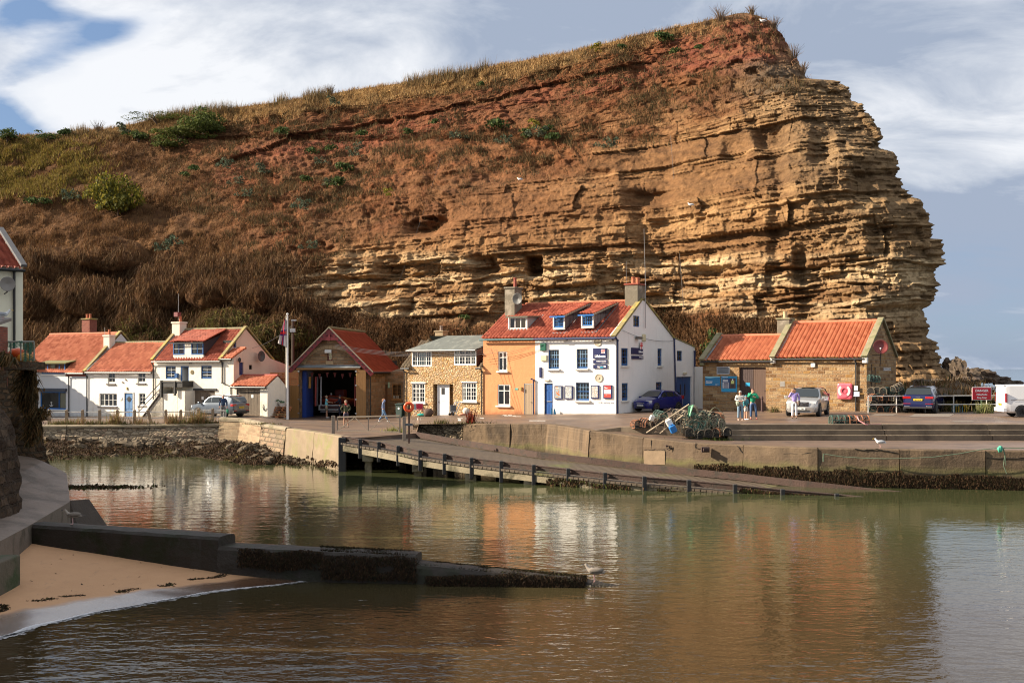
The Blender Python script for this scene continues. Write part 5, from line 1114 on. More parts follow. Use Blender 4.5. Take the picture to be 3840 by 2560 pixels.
#---- the left terrace
ROW=Fr(329,93,878,85.5,1.21)
def cottage_blue():
 fr=ROW;t=fr.thing('cottage','white cottage with bright blue windows and long dormer, first of the left terrace','cottage');T=fr.T()
 A0,A1=fr.a(60),fr.a(328.5);ze=fr.z(250,1391);br=3.5;zr=fr.z(260,1255,br);Bd=7
 low=fr.rect(160,1466,248,1533);Wm=render_paint('cool_white_render',(.60,.61,.62),(.5,.5,.48),.4)
 ow=(fr.a(150),fr.a(247),fr.z(200,1534),fr.z(200,1468))
 mb=MB(T);wall(mb,A0,A1,-.8,[(A0,ze),(A1,ze)],[ow]);mb.m=0;mb.T=None;shell(mb,A0,A1,Bd,-.8,ze,zr,br)
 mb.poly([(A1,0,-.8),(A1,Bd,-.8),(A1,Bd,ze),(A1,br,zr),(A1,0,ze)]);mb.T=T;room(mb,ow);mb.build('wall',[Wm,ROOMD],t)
 window(t,T,ow,BRIGHTB,(2.6,1),((1,1),(1,1)),fw=.09,sill=.09,curtain=((.74,.98),))
 hb=MB(T);a0,a1=ow[0]-.2,fr.a(252);hb.box(a0,a1,.0,.28,ow[3]+.03,ow[3]+.28);hb.build('canopy',M('slate_lead',(.06,.07,.09),.6,.3),t,bevel=.04)
 an=MB(T);ax,az=fr.az(191,1523);an.box(ax-.02,ax+.02,-.05,-.03,az,az+.4);an.box(ax-.12,ax+.12,-.05,-.03,az+.3,az+.34);an.tube([(ax-.2,-.04,az+.14),(ax-.12,-.04,az+.03),(ax,-.04,az),(ax+.12,-.04,az+.03),(ax+.2,-.04,az+.14)],.02,6)
 tag(an.build('anchor_ornament',WHITEW),'white anchor ornament in the blue cottage window','ornament').matrix_world=t.matrix_basis
 eo,el=.22,.16
 tiles('roof',(A0,-eo,ze-el),(A1-.15,-eo,ze-el),(A0,br,zr),PANT,t);tiles('roof',(A1,Bd+eo,ze-el),(A0,Bd+eo,ze-el),(A1,br,zr),PANT,t)
 ridge(t,(A0,br,zr+.05),(A1-.1,br,zr+.05));coping(t,[(A1-.08,-.3,ze-.02),(A1-.08,br,zr+.22)],.34,.14,LICHEN);coping(t,[(A1-.08,Bd+.2,ze-.02),(A1-.08,br,zr+.22)],.34,.14,LICHEN)
 da,db=fr.a(156),fr.a(246);z0,z1=fr.z(200,1397),fr.z(200,1360);dr=MB(T)
 dr.box(da-.05,db+.05,-.5,.06,z0-.25,z0-.12)
 d_=dr.build('dormer',WHITEW,t)
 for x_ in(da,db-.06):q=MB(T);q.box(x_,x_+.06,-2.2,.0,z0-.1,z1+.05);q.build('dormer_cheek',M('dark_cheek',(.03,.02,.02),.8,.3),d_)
 q=MB(T);q.poly([(da-.2,.22,z1-.0),(db+.3,.22,z1-.0),(db+.3,-2.0,z1+.45),(da-.2,-2.0,z1+.45)]);q.poly([(da-.2,.22,z1-.08),(da-.2,-2.0,z1+.35),(db+.3,-2.0,z1+.35),(db+.3,.22,z1-.08)]);q.poly([(da-.2,.22,z1-.08),(db+.3,.22,z1-.08),(db+.3,.22,z1),(da-.2,.22,z1)]);q.poly([(db+.3,.22,z1-.08),(db+.3,-2,z1+.35),(db+.3,-2,z1+.45),(db+.3,.22,z1)])
 q.build('dormer_roof',M('mossy_felt',(.13,.12,.045),.95,.4,3,.4,12),d_,fix=False)
 window(d_,T,(da+.06,db-.06,z0-.1,z1+.0),BRIGHTB,(1,2.2,1),((1,1),)*3,fw=.07,w0=.02,curtain=((.33,.52),),label=None)
 gutter(t,(db+.3,-eo-.05,ze-el-.05),(A1-.2,-eo-.05,ze-el-.05));x=fr.a(261);pipe(t,[(x,-.3,ze-.2),(x,-.09,ze-.5),(x,-.09,-.3)])
 bb=MB(T);bb.box(fr.a(247),A1-.2,-.01,.03,ze-.42,ze-.26);bb.build('brick_band',M('brick_band',(.28,.07,.04),.9,.3,12,.5,30),t)
 BRK=brickmat('red_brick',[(.22,.055,.035),(.34,.10,.06),(.27,.075,.05)],(.16,.1,.08),.22,.075,.012,bump=.4,irregular=.1)
 cx=fr.a(335,5.0);chimney(t,(cx,5.0),1.0,.8,zr-1.2,fr.z(335,1199,5.0),BRK,((-.28,0),(.12,0)),LICHEN,.42)
 cx,cz=fr.a(378,2.6),fr.z(378,1267,2.6);c_=chimney(t,(A1-.05,2.3),.72,.62,fr.z(378,1308,2.3)-.7,fr.z(378,1262,2.3),render_paint('old_white_chimney',(.62,.58,.5),(.3,.25,.18),.6),((.0,0),),None,.5)
 mast(t,(A1-.5,2.2,fr.z(360,1300,2.2)),1.6)
 return t
def cottage_white():
 fr=ROW;t=fr.thing('cottage','small white cottage with a pale blue door and white small-paned windows','cottage');T=fr.T()
 A0,A1=fr.a(329),fr.a(576.5);ze=fr.z(450,1388);br=2.8;zr=fr.z(500,1286,br);Bd=6;Wm=render_paint('white_cottage_render',(.74,.71,.65),(.5,.42,.32),.5,.5)
 w1=fr.rect(404,1397,431,1438);w2=fr.rect(516,1395,545,1436);w3=fr.rect(373,1475,438,1523);w4=fr.rect(520,1474,545,1519);dd=(fr.a(466),fr.a(498),-.3,fr.z(482,1473))
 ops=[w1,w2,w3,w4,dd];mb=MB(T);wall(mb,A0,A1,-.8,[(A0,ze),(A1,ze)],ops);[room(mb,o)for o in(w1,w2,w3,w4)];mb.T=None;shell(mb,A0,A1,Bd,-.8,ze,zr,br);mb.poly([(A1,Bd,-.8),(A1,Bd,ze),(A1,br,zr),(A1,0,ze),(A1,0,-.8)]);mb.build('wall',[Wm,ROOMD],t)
 SL=M('dark_sill',(.10,.09,.085),.8,.2)
 for o in(w1,w2):window(t,T,o,WHITEW,(1,),(2,2),sash=True,sill=.1,sillmat=SL,fw=.07)
 window(t,T,w3,WHITEW,(1,1,1,1),(1,2),fw=.06,sill=.12,sillmat=SL,curtain=((.0,.2),));window(t,T,w4,WHITEW,(1,),(2,3),fw=.06,sill=.08,sillmat=M('grey_sill',(.35,.34,.33),.8,.2))
 dr=door(t,T,dd,M('pale_blue_door',(.07,.17,.34),.5,.1,3,0),'panel',frame=M('pale_blue_frame',(.09,.19,.36),.5,.1,3,0));q=MB(T);ax=(dd[0]+dd[1])/2;q.lathe([(.0,-.06),(.21,-.055),(.21,-.045),(.0,-.04)],(0,0,0),16,'y');q.v=[(v[0]+ax,v[1]-0.0,v[2]+dd[3]-.5)for v in q.v];q.build('porthole',BLACKP,dr)
 pl=MB(T);x,z=fr.az(453,1494);pl.lathe([(.0,.0),(.2,.0),(.2,.03),(.12,.05),(.0,.05)],(0,0,0),18,'y');pl.v=[(v[0]+x,v[1]-.0,v[2]*.8+z)for v in pl.v];pl.build('oval_plaque',WHITEW,t)
 lm=MB(T);x,z=fr.az(478,1457);lm.box(x-.04,x+.04,0,.08,z-.1,z+.12);lm.build('wall_lamp',M('brass',(.45,.33,.12),.4,.1,metal=.7),t)
 for(bx,bz)in((473,1424),(462,1434)):
  x,z=fr.az(bx,bz);bd=MB(T);bd.blob((x,.04,z),(.10,.04,.05),6,5);bd.box(x-.12,x-.02,.02,.04,z,z+.09);bd.build('bird_ornament',M('bird_brown',(.16,.12,.09),.7,.1),t)
 pk=MB(T);x0,x1=fr.a(500),fr.a(513);pk.box(x0,x0+.06,0,.06,-.3,fr.z(507,1470));pk.build('porch_post',WHITEW,t)
 tiles('roof',(A0+.15,-.22,ze-.14),(A1,-.22,ze-.14),(A0+.15,br,zr),PANT,t);tiles('roof',(A1,Bd+.2,ze-.14),(A0,Bd+.2,ze-.14),(A1,br,zr),PANT,t);ridge(t,(A0+.1,br,zr+.04),(A1,br,zr+.04),GREYCOPE,.11)
 coping(t,[(A0+.16,-.2,ze-.02),(A0+.16,br,zr+.10)],.12,.1,LEAD,'flashing');gutter(t,(A0,-.28,ze-.2),(A1,-.28,ze-.2));x=fr.a(328.5);pipe(t,[(x,-.28,ze-.25),(x,-.08,ze-.5),(x,-.08,-.4)])
def cottage_cream():
 fr=ROW;t=fr.thing('cottage','cream cottage with navy dormer windows and a black outside staircase','cottage');T=fr.T()
 A0,A1=fr.a(577.5),fr.a(834);ze=fr.z(700,1348);br=2.6;zr=fr.z(800,1236,br);Bd=5.6;Wm=render_paint('cream_render',(.72,.67,.57),(.45,.36,.25),.6,.7)
 w1=fr.rect(621,1372,659,1420);w2=fr.rect(754,1371,794,1420);dd=fr.rect(677,1372,708,1428);gd=(fr.a(729),fr.a(806),-.4,fr.z(768,1464));
 mb=MB(T);wall(mb,A0,A1,-.8,[(A0,ze),(A1,ze)],[w1,w2,dd,gd]);[room(mb,o)for o in(w1,w2,dd)]
 bs=.0
 mb.T=None;shell(mb,A0,A1,Bd,-.8,ze,zr,br);mb.build('wall',[Wm,ROOMD],t)
 PK=render_paint('pink_gable_render',(.66,.47,.36),(.5,.36,.26),.4);sd=MB(fr.Ts(A1))
 sw=fr.srect(875,1276,886,1303,A1);wall(sd,0,Bd,-.8,[(0,ze),(br,zr),(Bd,ze)],[sw]);room(sd,sw);sd.build('gable_wall',[PK,ROOMD],t)
 window(t,fr.Ts(A1),sw,BLUEW,(1,),(1,2),fw=.05)
 for o in(w1,w2):window(t,T,o,BLUEW,(1,),(2,4),sash=True,fw=.07,barmat=WHITEW,curtain=((.0,.35),),curmat=M('grey_net',(.3,.3,.28),.9,.2),w0=-.06)
 q=MB(T);a,b,c,d=dd;q.box(a,a+.09,-.1,-.02,c,d);q.box(b-.07,b,-.1,-.02,c,d);q.box(a,b,-.1,-.02,d-.08,d);f=q.build('door_frame',BLUEW,t)
 q=MB(T);q.box(a+.1,a+.14,-.75,-.1,c,d-.1);q.build('open_door',WHITEW,f)
 door(t,T,gd,GREYWOOD,'board',handle=False);lt=MB(T);lt.box(gd[0]-.05,gd[1]+.2,-.02,.1,gd[3]+.01,gd[3]+.16);lt.build('lintel',BLACKP,t)
 sg=MB(T);x,z=fr.az(758,1492);sg.box(x-.1,x+.1,-.06,-.04,z-.12,z+.12);sg.build('notice',WHITEW,t)
 mbx=MB(T);x,z=fr.az(665,1408);mbx.box(x-.14,x+.14,0,.16,z-.17,z+.1);mbx.prism([(x-.16,z+.1),(x+.16,z+.1),(x+.1,z+.2),(x-.1,z+.2)],'y',0,.18);mbx.build('letter_box',BLUEW,t)
 pq=MB(T);x,z=fr.az(721,1395);pq.lathe([(.0,0),(.17,0),(.17,.03),(.0,.03)],(0,0,0),16,'y');pq.v=[(v[0]+x,v[1]-.03*0,v[2]+z)for v in pq.v];pq.build('round_plaque',M('plaque',(.12,.09,.03),.5,.5,20),t)
 lm=MB(T);x,z=fr.az(718,1362);lm.tube([(x,0,z),(x,.2,z-.02),(x-.05,.22,z+.1)],.035,6);lm.build('wall_lamp',BLACKP,t)
 tiles('roof',(A0+.15,-.2,ze-.12),(A1-.15,-.2,ze-.12),(A0+.15,br,zr),PANT2,t);tiles('roof',(A1,Bd+.2,ze-.12),(A0,Bd+.2,ze-.12),(A1,br,zr),PANT2,t);ridge(t,(A0,br,zr+.04),(A1,br,zr+.04),GREYCOPE,.12)
 for A in(A0+.02,A1-.02):coping(t,[(A,-.28,ze+.0),(A,br,zr+.2),(A,Bd+.2,ze)],.3,.13,LICHEN);coping(t,[(A+(.2 if A==A0+.02 else-.2),-.2,ze),(A+(.2 if A==A0+.02 else-.2),br,zr+.1)],.1,.08,LEAD,'flashing')
 gutter(t,(A0,-.26,ze-.17),(A1,-.26,ze-.17));x=fr.a(577.5);pipe(t,[(x,-.26,ze-.2),(x,-.08,ze-.45),(x,-.08,-.4)])
 da,db=fr.a(649.5),fr.a(763);z0,z1=fr.z(700,1330),fr.z(700,1285);d_=MB(T);wo=[(fr.a(650),fr.a(693),z0,z1),(fr.a(718),fr.a(763),z0,z1)]
 d_.box(wo[0][1],wo[1][0],-.1,.02,z0-.05,z1);d_.box(da,db,-.1,.015,z0-.3,z0-.0);dm=d_.build('dormer',Wm,t)
 zb_=lambda b:ze-.12+(zr-ze+.12)*(b+.2)/(br+.2)
 yk=2.0
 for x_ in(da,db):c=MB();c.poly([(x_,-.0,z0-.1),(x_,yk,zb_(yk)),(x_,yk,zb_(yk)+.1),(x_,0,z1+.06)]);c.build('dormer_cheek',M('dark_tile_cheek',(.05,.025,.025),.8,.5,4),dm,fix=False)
 tiles('dormer_roof',(da-.15,-.25,z1+.03),(db+.25,-.25,z1+.03),(da-.15,br-.2,zr-.02),PANT2,dm)
 fs=MB();fs.beam((da-.15,-.27,z1-.02),(db+.25,-.27,z1-.02),.06,.09);fs.build('fascia',BLACKP,dm)
 for o in wo:window(dm,T,o,BLUEW,(1,1),(1,2),fw=.08,w0=.03,barmat=WHITEW,curtain=((.02,.25),))
 cx,cz=A0+.15,0;chimney(t,(A0+.35,2.35),.85,.75,zr-1.6,fr.z(665,1213,2.4),render_paint('white_chimney',(.66,.58,.47),(.4,.3,.2),.6),((.12,0),),None,.5)
 k=MB();x,z=fr.az(669,1199,2.4);k.box(x-.2,x+.2,2.1,2.5,z+.25,z+.6);k.build('cowl',M('red_cowl',(.16,.03,.03),.6,.2),t);mast(t,(x,2.4,z),2.1)
 la,lb=fr.a(644),fr.a(725);zl=fr.z(690,1433);zt=fr.z(690,1427);wdt=1.1
 s_=MB(T);s_.box(la+.1,fr.a(700),0.0,wdt-.1,-.8,zl-.85);s_.box(fr.a(700),fr.a(728),0.0,wdt*.9,-.8,zl-.65);body=s_.build('stair_block',Wm,t)
 st=MB(T);n=11;xs=fr.a(567)
 for i in range(n):
  xa=xs+(la+.1-xs)*i/n;st.box(xa,la+.1,.05,wdt-.05,-.8,(zl-.25)*(i+1)/n-.1)
 st.build('stair',Wm,t)
 ln=MB(T);ln.box(la,lb,-.0,wdt+.05,zl-.35,zl-.22);ln.box(la,lb,wdt,wdt+.05,zl-.22,zt+.0)
 ln.box(lb-.06,lb,0,wdt,zl-.22,zt);ln.box(la-.02,la+.14,wdt-.05,wdt+.12,zl-1.15,zt+.02);ln.box(fr.a(697)-.07,fr.a(697)+.09,wdt-.0,wdt+.12,zl-1.0,zt+.0);ln.box(la,lb,wdt+.05,wdt+.09,zl-.0,zl+.06);ln.build('landing',M('tarred_boards',(.012,.011,.011),.6,.3,5,.4,stretch=(1,1,3)),t)
 rl=MB(T);e=fr.a(556)
 for dz in(.0,-.45):rl.tube([(la,wdt,zt-.08+dz),(e,wdt,.95+dz*.9)],.035,6)
 rl.tube([(la,wdt,zl-.75),(e+.2,wdt,-.1)],.07,6);rl.tube([(e+.15,wdt,-.5),(e+.15,wdt,1.05)],.04,6);rl.build('handrail',BLACKP,t)
 E1=fr.a(876);eb=1.3;ee=fr.z(855,1341);er=fr.z(870,1308,eb);eD=7.5
 x=MB(T);wall(x,A1+.01,E1,-.8,[(A1,ee),(E1,ee)],[],w0=.0);x.build('extension_wall',Wm,t)
 sdo=fr.srect(897,1358,913,1406,E1);sw2=fr.srect(934,1368,946,1385,E1);sd=MB(fr.Ts(E1));wall(sd,0,eD,-.8,[(0,ee),(eb,er),(eD-1.0,ee-.6),(eD,ee-1.6)],[sdo,sw2]);room(sd,sw2)
 sd.T=None;sd.poly([(E1,eD,-.8),(E1,eD,ee-1.6),(A1,eD,ee-1.6),(A1,eD,-.8)]);sd.poly([(E1,eb,er),(A1,eb,er),(A1,eD-1,ee-.6),(E1,eD-1,ee-.6)]);sd.poly([(E1,eD-1,ee-.6),(A1,eD-1,ee-.6),(A1,eD,ee-1.6),(E1,eD,ee-1.6)]);sd.build('extension_side',[PK,ROOMD],t,fix=False)
 door(t,fr.Ts(E1),sdo,M('purple_blue_door',(.025,.03,.12),.5,.1,3,0),'panel');window(t,fr.Ts(E1),sw2,BLACKP,(1,),(1,1))
 tiles('roof',(A1+.05,-.2,ee-.1),(E1+.02,-.2,ee-.1),(A1+.05,eb,er),PANT,t);ridge(t,(A1+.3,eb,er+.05),(E1+.05,eb,er+.05),TERRA,.1);gutter(t,(A1,-.25,ee-.13),(E1,-.25,ee-.13))
 x=fr.a(836);x2=fr.a(869);pipe(t,[(x,-.2,ee-.1),(x,-.08,ee-.4),(x,-.08,fr.z(836,1434)),(x2,-.08,fr.z(869,1450)),(x2,-.08,-.3)],.055)
 lm=MB(fr.Ts(E1));b_,z_=fr.sb(891,E1),fr.sz(891,1349,E1);lm.lathe([(.02,-.2),(.1,-.12),(.12,.08),(.03,.18)],(b_,.2,z_),8);lm.build('lantern',BLACKP,t)
 ds=MB(fr.Ts(E1));b_,z_=fr.sb(963,E1),fr.sz(963,1335,E1);ds.lathe([(.02,0),(.3,.04),(.42,.12),(.4,.13),(.0,.03)],(0,0,0),16,'y');ds.v=[(v[0]+.35,v[1]+b_,v[2]+z_)for v in ds.v];ds.build('satellite_dish',M('dark_dish',(.05,.05,.05),.5,.2),t)
 g=fr.thing('garage','low cream garage with grey board doors and a red pantile roof','garage');G0,G1=fr.a(877.5),fr.a(1008);ge=fr.z(940,1446);gb=1.0;gr=fr.z(960,1409,gb);gy=-.15;T2=lambda u_,w_,z_:(u_,gy-w_,z_);GD=1.9
 go=(fr.a(892),fr.a(980),-.3,fr.z(935,1458));m_=MB(T2);wall(m_,G0,G1,-.8,[(G0,ge),(G1,ge)],[go]);m_.T=None;m_.poly([(G1,gy,-.8),(G1,GD,-.8),(G1,GD,ge),(G1,gb,gr),(G1,gy,ge)]);m_.poly([(G0,GD,-.8),(G1,GD,-.8),(G1,GD,ge),(G0,GD,ge)]);m_.build('wall',Wm,g)
 m2=(go[0]+go[1])/2
 for a,b in((go[0],m2-.01),(m2+.01,go[1])):door(g,T2,(a,b,go[2],go[3]),GREYWOOD,'board',handle=(a<m2))
 q=MB(T2);q.box(go[0]-.2,go[1]+.15,.0,.05,go[3]+.02,ge-.02);q.build('lintel',M('brown_lintel',(.07,.045,.04),.8,.3,4),g);q=MB(T2);x,z=fr.az(950,1485);q.box(x-.1,x+.1,-.055,-.04,z-.12,z+.12);q.build('notice',WHITEW,g)
 an=MB(T2);x,z=fr.az(997,1527);an.tube([(x-.12,.03,z+.25),(x,.04,z-.25)],.018,5);an.tube([(x-.15,.03,z+.05),(x-.05,.03,z-.2),(x+.1,.03,z-.25),(x+.2,.03,z-.05)],.018,5);an.build('anchor_ornament',BLACKP,g)
 tiles('roof',(G0-.05,gy-.2,ge-.08),(G1+.02,gy-.2,ge-.08),(G0-.05,gb,gr),PANT,g);ridge(g,(G0-.05,gb,gr+.04),(G1+.03,gb,gr+.04),M('dark_ridge',(.3,.06,.04),.8,.2),.1);gutter(g,(G0,gy-.25,ge-.12),(G1,gy-.25,ge-.12));tiles('roof',(G1+.02,GD+.1,ge-.08),(G0,GD+.1,ge-.08),(G1+.02,gb,gr),PANT,g)
cottage_blue();cottage_white();cottage_cream()
#---- boathouse
SAND1=brickmat('boathouse_stone',[(.20,.125,.065),(.34,.22,.12),(.26,.165,.09),(.40,.28,.17),(.30,.15,.07)],(.25,.19,.125),.55,.25,.018,bump=.9,dist=.03,irregular=.5)
REDP=M('dark_red_paint',(.16,.012,.018),.5,.15,4,.1)
def boathouse():
 fr=Fr(1098,89.0,1384,88.2,1.37);t=fr.thing('boathouse','stone lifeboat boathouse with wide open timber doors and a red tiled roof','boathouse');T=fr.T()
 A1=fr.L;ze=fr.z(1384,1384);zr=fr.z(1230,1236);am=A1/2;Bd=10.0;op=(fr.a(1127),fr.a(1341),-.3,fr.z(1235,1386));wd=fr.rect(1227,1312,1246,1352)
 mb=MB(T);wall(mb,0,A1,-.8,[(0,ze),(am,zr),(A1,ze)],[op,wd],rev=.4);mb.T=None
 mb.poly([(0,0,-.8),(0,Bd,-.8),(0,Bd,ze),(0,0,ze)]);mb.poly([(A1,0,-.8),(A1,0,ze),(A1,Bd,ze),(A1,Bd,-.8)]);mb.poly([(0,Bd,-.8),(A1,Bd,-.8),(A1,Bd,ze),(am,Bd,zr),(0,Bd,ze)]);mb.build('wall',SAND1,t,fix=False)
 vb=MB(T);cz=fr.z(1235,1375);rx,rz=(fr.a(1352)-fr.a(1125))/2,fr.z(1235,1295)-cz;n=21
 for i in range(n):
  t0,t1=math.pi*(i+.04)/n,math.pi*(i+.96)/n;q=[]
  for tt,rr in((t0,1.0),(t1,1.0),(t1,.84),(t0,.84)):q.append((am-rx*rr*math.cos(tt),cz+rz*rr*math.sin(tt)))
  if min(p_[1]for p_ in q)<op[3]+.42:continue
  if(-.1<0):vb.prism(q,'y',-.02,.035)if False else vb.f.append([vb.pt((p_[0],.04,p_[1]))for p_ in q]);vb.mi.append(0)
 if vb.f:vb.build('arch_stones',M('arch_stone',(.36,.25,.14),.9,.3,3,.6,12),t,fix=False)
 window(t,T,wd,M('red_window',(.14,.015,.015),.5,.1),(1,),(1,1),w0=-.1,fw=.07);x,z=fr.az(1232,1318);l=MB(T);l.box(x-.22,x+.3,.1,.35,z-.12,z+.14);l.build('floodlight',M('lamp_white',(.6,.6,.58),.4,.1),t,bevel=.03)
 ss=MB(T);ss.box(wd[0]-.1,wd[1]+.1,0,.06,wd[2]-.3,wd[2]-.02);ss.build('sill',M('arch_stone',(.36,.25,.14)),t)
 bm=MB(T);b0,b1=fr.a(1116),fr.a(1353);bm.box(b0,b1,.0,.35,op[3]-.0,op[3]+.15);bm.build('door_header',TANWOOD,t);ld_=MB(T);ld_.poly([(b0-.05,.40,op[3]+.16),(b1+.05,.40,op[3]+.16),(b1+.05,.0,op[3]+.38),(b0-.05,.0,op[3]+.38)]);ld_.build('lead_flashing',LEAD,t,fix=False)
 for(x0,x1,zt,zb_)in((1087,1127,1386,1572),(1341,1377,1381,1566)):
  d=MB(T);a,b=fr.a(x0),fr.a(x1);z0,z1=-.02,op[3]-.02;n=6
  for i in range(n):d.box(a+(b-a)*i/n+.004,a+(b-a)*(i+1)/n-.004,.38,.45,z0,z1)
  d.box(a,b,.34,.385,z0,z1);dd=d.build('door',TANWOOD,t);h=MB(T)
  for k in range(4):
   zz=z0+.35+(z1-z0-.5)*k/3;xx=a if x0>1200 else b;h.box(xx-.08,xx+.05,.45,.47,zz,zz+.1)
  h.box((b if x0>1200 else a)-.05,(b if x0>1200 else a)+.04,.3,.48,z0,z1)if x0<1200 else None
  h.build('hinges',M('galvanised',(.45,.45,.46),.35,.15,metal=.8),dd)
 bl=MB(T);a=fr.a(1128);bl.box(a,a+.32,-2.2,-.41,-.3,op[3]-.1);bl.build('blue_inner_door',M('boathouse_blue',(.015,.05,.26),.5,.1),t)
 ov=.45;ov2=.38
 def zroof(a):return zr-(zr-ze)*abs(a-am)/(am)
 for s_ in(-1,1):
  e=am+s_*(am+ov2);z_e=zr-(zr-ze)*(am+ov2)/am;q=MB();q.beam((am,-ov,zr-.05),(e,-ov,z_e-.05),.07,.34);
  for k in range(1,12):pass
  q.build('barge_board',REDP,t);q=MB();q.beam((am,-ov-.02,zr+.17),(e+s_*.05,-ov-.02,z_e+.17),.14,.07);q.build('verge',M('verge_mortar',(.32,.28,.2),.9,.3),t)
  st=MB()
  for k in range(1,13):f=k/13;xx,z_=am+(e-am)*f,zr-.05+(z_e-zr)*f;st.prism([(xx-.07,z_+.06),(xx+.07,z_+.06),(xx,z_-.08)],'y',-ov-.05,-ov-.037)
  st.build('stud_row',BLACKP,t)
  if s_>0:tiles('roof',(e,Bd,z_e+.08),(e,-ov+.02,z_e+.08),(am,Bd,zr+.08),FLATT,t,wave=.33,course=.36,flat=True,samples=2,step=.05)
  else:tiles('roof',(e,-ov+.02,z_e+.08),(e,Bd,z_e+.08),(am,-ov+.02,zr+.08),FLATT,t,wave=.33,course=.36,flat=True,samples=2,step=.05)
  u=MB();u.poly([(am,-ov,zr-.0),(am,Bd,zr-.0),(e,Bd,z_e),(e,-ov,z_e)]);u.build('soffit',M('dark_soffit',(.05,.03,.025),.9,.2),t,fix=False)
 tr=MB(T);zt=fr.z(1232,1271);hw=am*(zr-zt)/(zr-ze)
 tr.box(am-hw,am+hw,ov-.03,ov+.05,zt-.1,zt+.1);tr.box(am-.1,am+.1,ov-.02,ov+.055,zt-.15,zr-.1);tr.beam((am,ov,zt+.15),(am-hw*.55,ov,zr-(zr-ze)*hw*.45/am-.25),.06,.1);tr.beam((am,ov,zt+.15),(am+hw*.55,ov,zr-(zr-ze)*hw*.45/am-.25),.06,.1);tr.build('truss',REDP,t)
 ridge(t,(am,-ov,zr+.14),(am,Bd,zr+.14),M('mossy_ridge',(.16,.12,.05),.9,.3),.12);pipe(t,[(A1+ov2,-.1,ze-.25),(A1+.12,-.06,ze-.5),(A1+.12,-.06,-.3)],.05);q=MB();q.tube([(A1+ov2+.03,-ov,ze-.27),(A1+ov2+.03,Bd,ze-.27)],.07,6);q.build('gutter',BLACKP,t)
 fl=MB(T);fl.box(.1,A1-.1,-Bd+.2,.1,-.3,.01);fl.build('floor',M('boathouse_floor',(.10,.035,.03),.4,.2),t)
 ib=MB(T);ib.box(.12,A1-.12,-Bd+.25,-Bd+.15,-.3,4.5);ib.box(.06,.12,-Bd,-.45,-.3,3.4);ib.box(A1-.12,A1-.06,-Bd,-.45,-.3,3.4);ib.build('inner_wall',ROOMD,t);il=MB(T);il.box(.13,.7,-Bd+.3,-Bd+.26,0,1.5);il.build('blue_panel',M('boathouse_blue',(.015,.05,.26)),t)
 yl=MB(T);x0,x1=fr.a(1258),fr.a(1338);yl.box(x0,x1,-6.1,-6.0,fr.z(1300,1410),fr.z(1300,1402));yl.build('light_fitting',M('warm_tube',(.9,.8,.5),.5,0,emis=((1,.72,.22),2.2)),t)
 yw=MB(T);yw.box(fr.a(1262),fr.a(1285),-6.3,-6.2,fr.z(1275,1432),fr.z(1275,1404));yw.build('shelf_board',M('yellow_board',(.45,.33,.06),.6,.1),t)
 b=thing('inflatable_boat','orange and red inflatable lifeboat bow-on inside the boathouse','boat',fr.W(fr.a(1243,3.2),3.2,0),fr.rz);R_=M('boat_orange',(.36,.05,.022),.45,.15,3,.1);DK=M('boat_rubber_black',(.02,.02,.02),.5,.1)
 mb=MB();L=[]
 for i in range(13):
  tt=i/12;L.append((-1.15+.0,5.5*(1-tt)+1.0,1.0+.1*tt))
 path=[(-1.1,5,1.05),(-1.1,2,1.08),(-1.0,.9,1.18),(-.6,.2,1.32),(0,-.1,1.42),(.6,.2,1.32),(1.0,.9,1.18),(1.1,2,1.08),(1.1,5,1.05)]
 mb.tube(path,.31,12);mb.build('tube',R_,b,smooth=True);h=MB();h.prism([(-1.0,1.0),(0,.35),(1.0,1.0)],'y',.7,5);h.poly([(-.95,.7,1.0),(0,.7,.35),(0,-.05,1.25)]);h.poly([(.95,.7,1.0),(0,-.05,1.25),(0,.7,.35)]);h.build('hull',R_,b,fix=False)
 st=MB();st.tube([(p_[0]*1.12,p_[1]-.3*(abs(p_[0])<.9),p_[2]+.12)for p_ in path],.05,6);st.build('rubbing_strake',DK,b);cn=MB();cn.box(-.4,.4,2.2,3.2,1.2,2.1);cn.build('console',M('boat_red_dark',(.2,.03,.03),.5,.1),b,bevel=.1)
 bt=MB();bt.lathe([(.05,0),(.08,.05),(.08,.15),(.05,.2)],(0,-.1,1.68),8);bt.build('bow_post',M('galvanised',(.45,.45,.46)),b)
 tl=MB();tl.beam((-1.0,.2,.35),(1.0,.2,.35),.1,.12);tl.tube([(-.9,.2,.38),(-.9,5,.5)],.06,6);tl.tube([(.9,.2,.38),(.9,5,.5)],.06,6);tl.box(-.95,.95,-.32,-.25,.62,.66);tr_=thing('boat_trailer','grey trailer under the inflatable lifeboat','trailer',b.location,fr.rz);tl.build('frame',M('galvanised',(.45,.45,.46)),tr_)
 for sx in(-1.05,1.05):
  w=MB();w.lathe([(.12,-.09),(.32,-.1),(.34,-.04),(.34,.04),(.32,.1),(.12,.09)],(sx,1.6,.36),16,'x');w.build('wheel',DK,tr_)
 bp=MB();bp.box(-.95,.95,-.42,-.36,.50,.95);bp.build('bumper_board',M('white_board',(.6,.6,.58),.5,.1),tr_);bq=MB();bq.box(-.8,.8,-.44,-.425,.6,.85);bq.build('board_face',M('red_dark_board',(.08,.03,.03),.5,.1),tr_)
 g=random.Random(4)
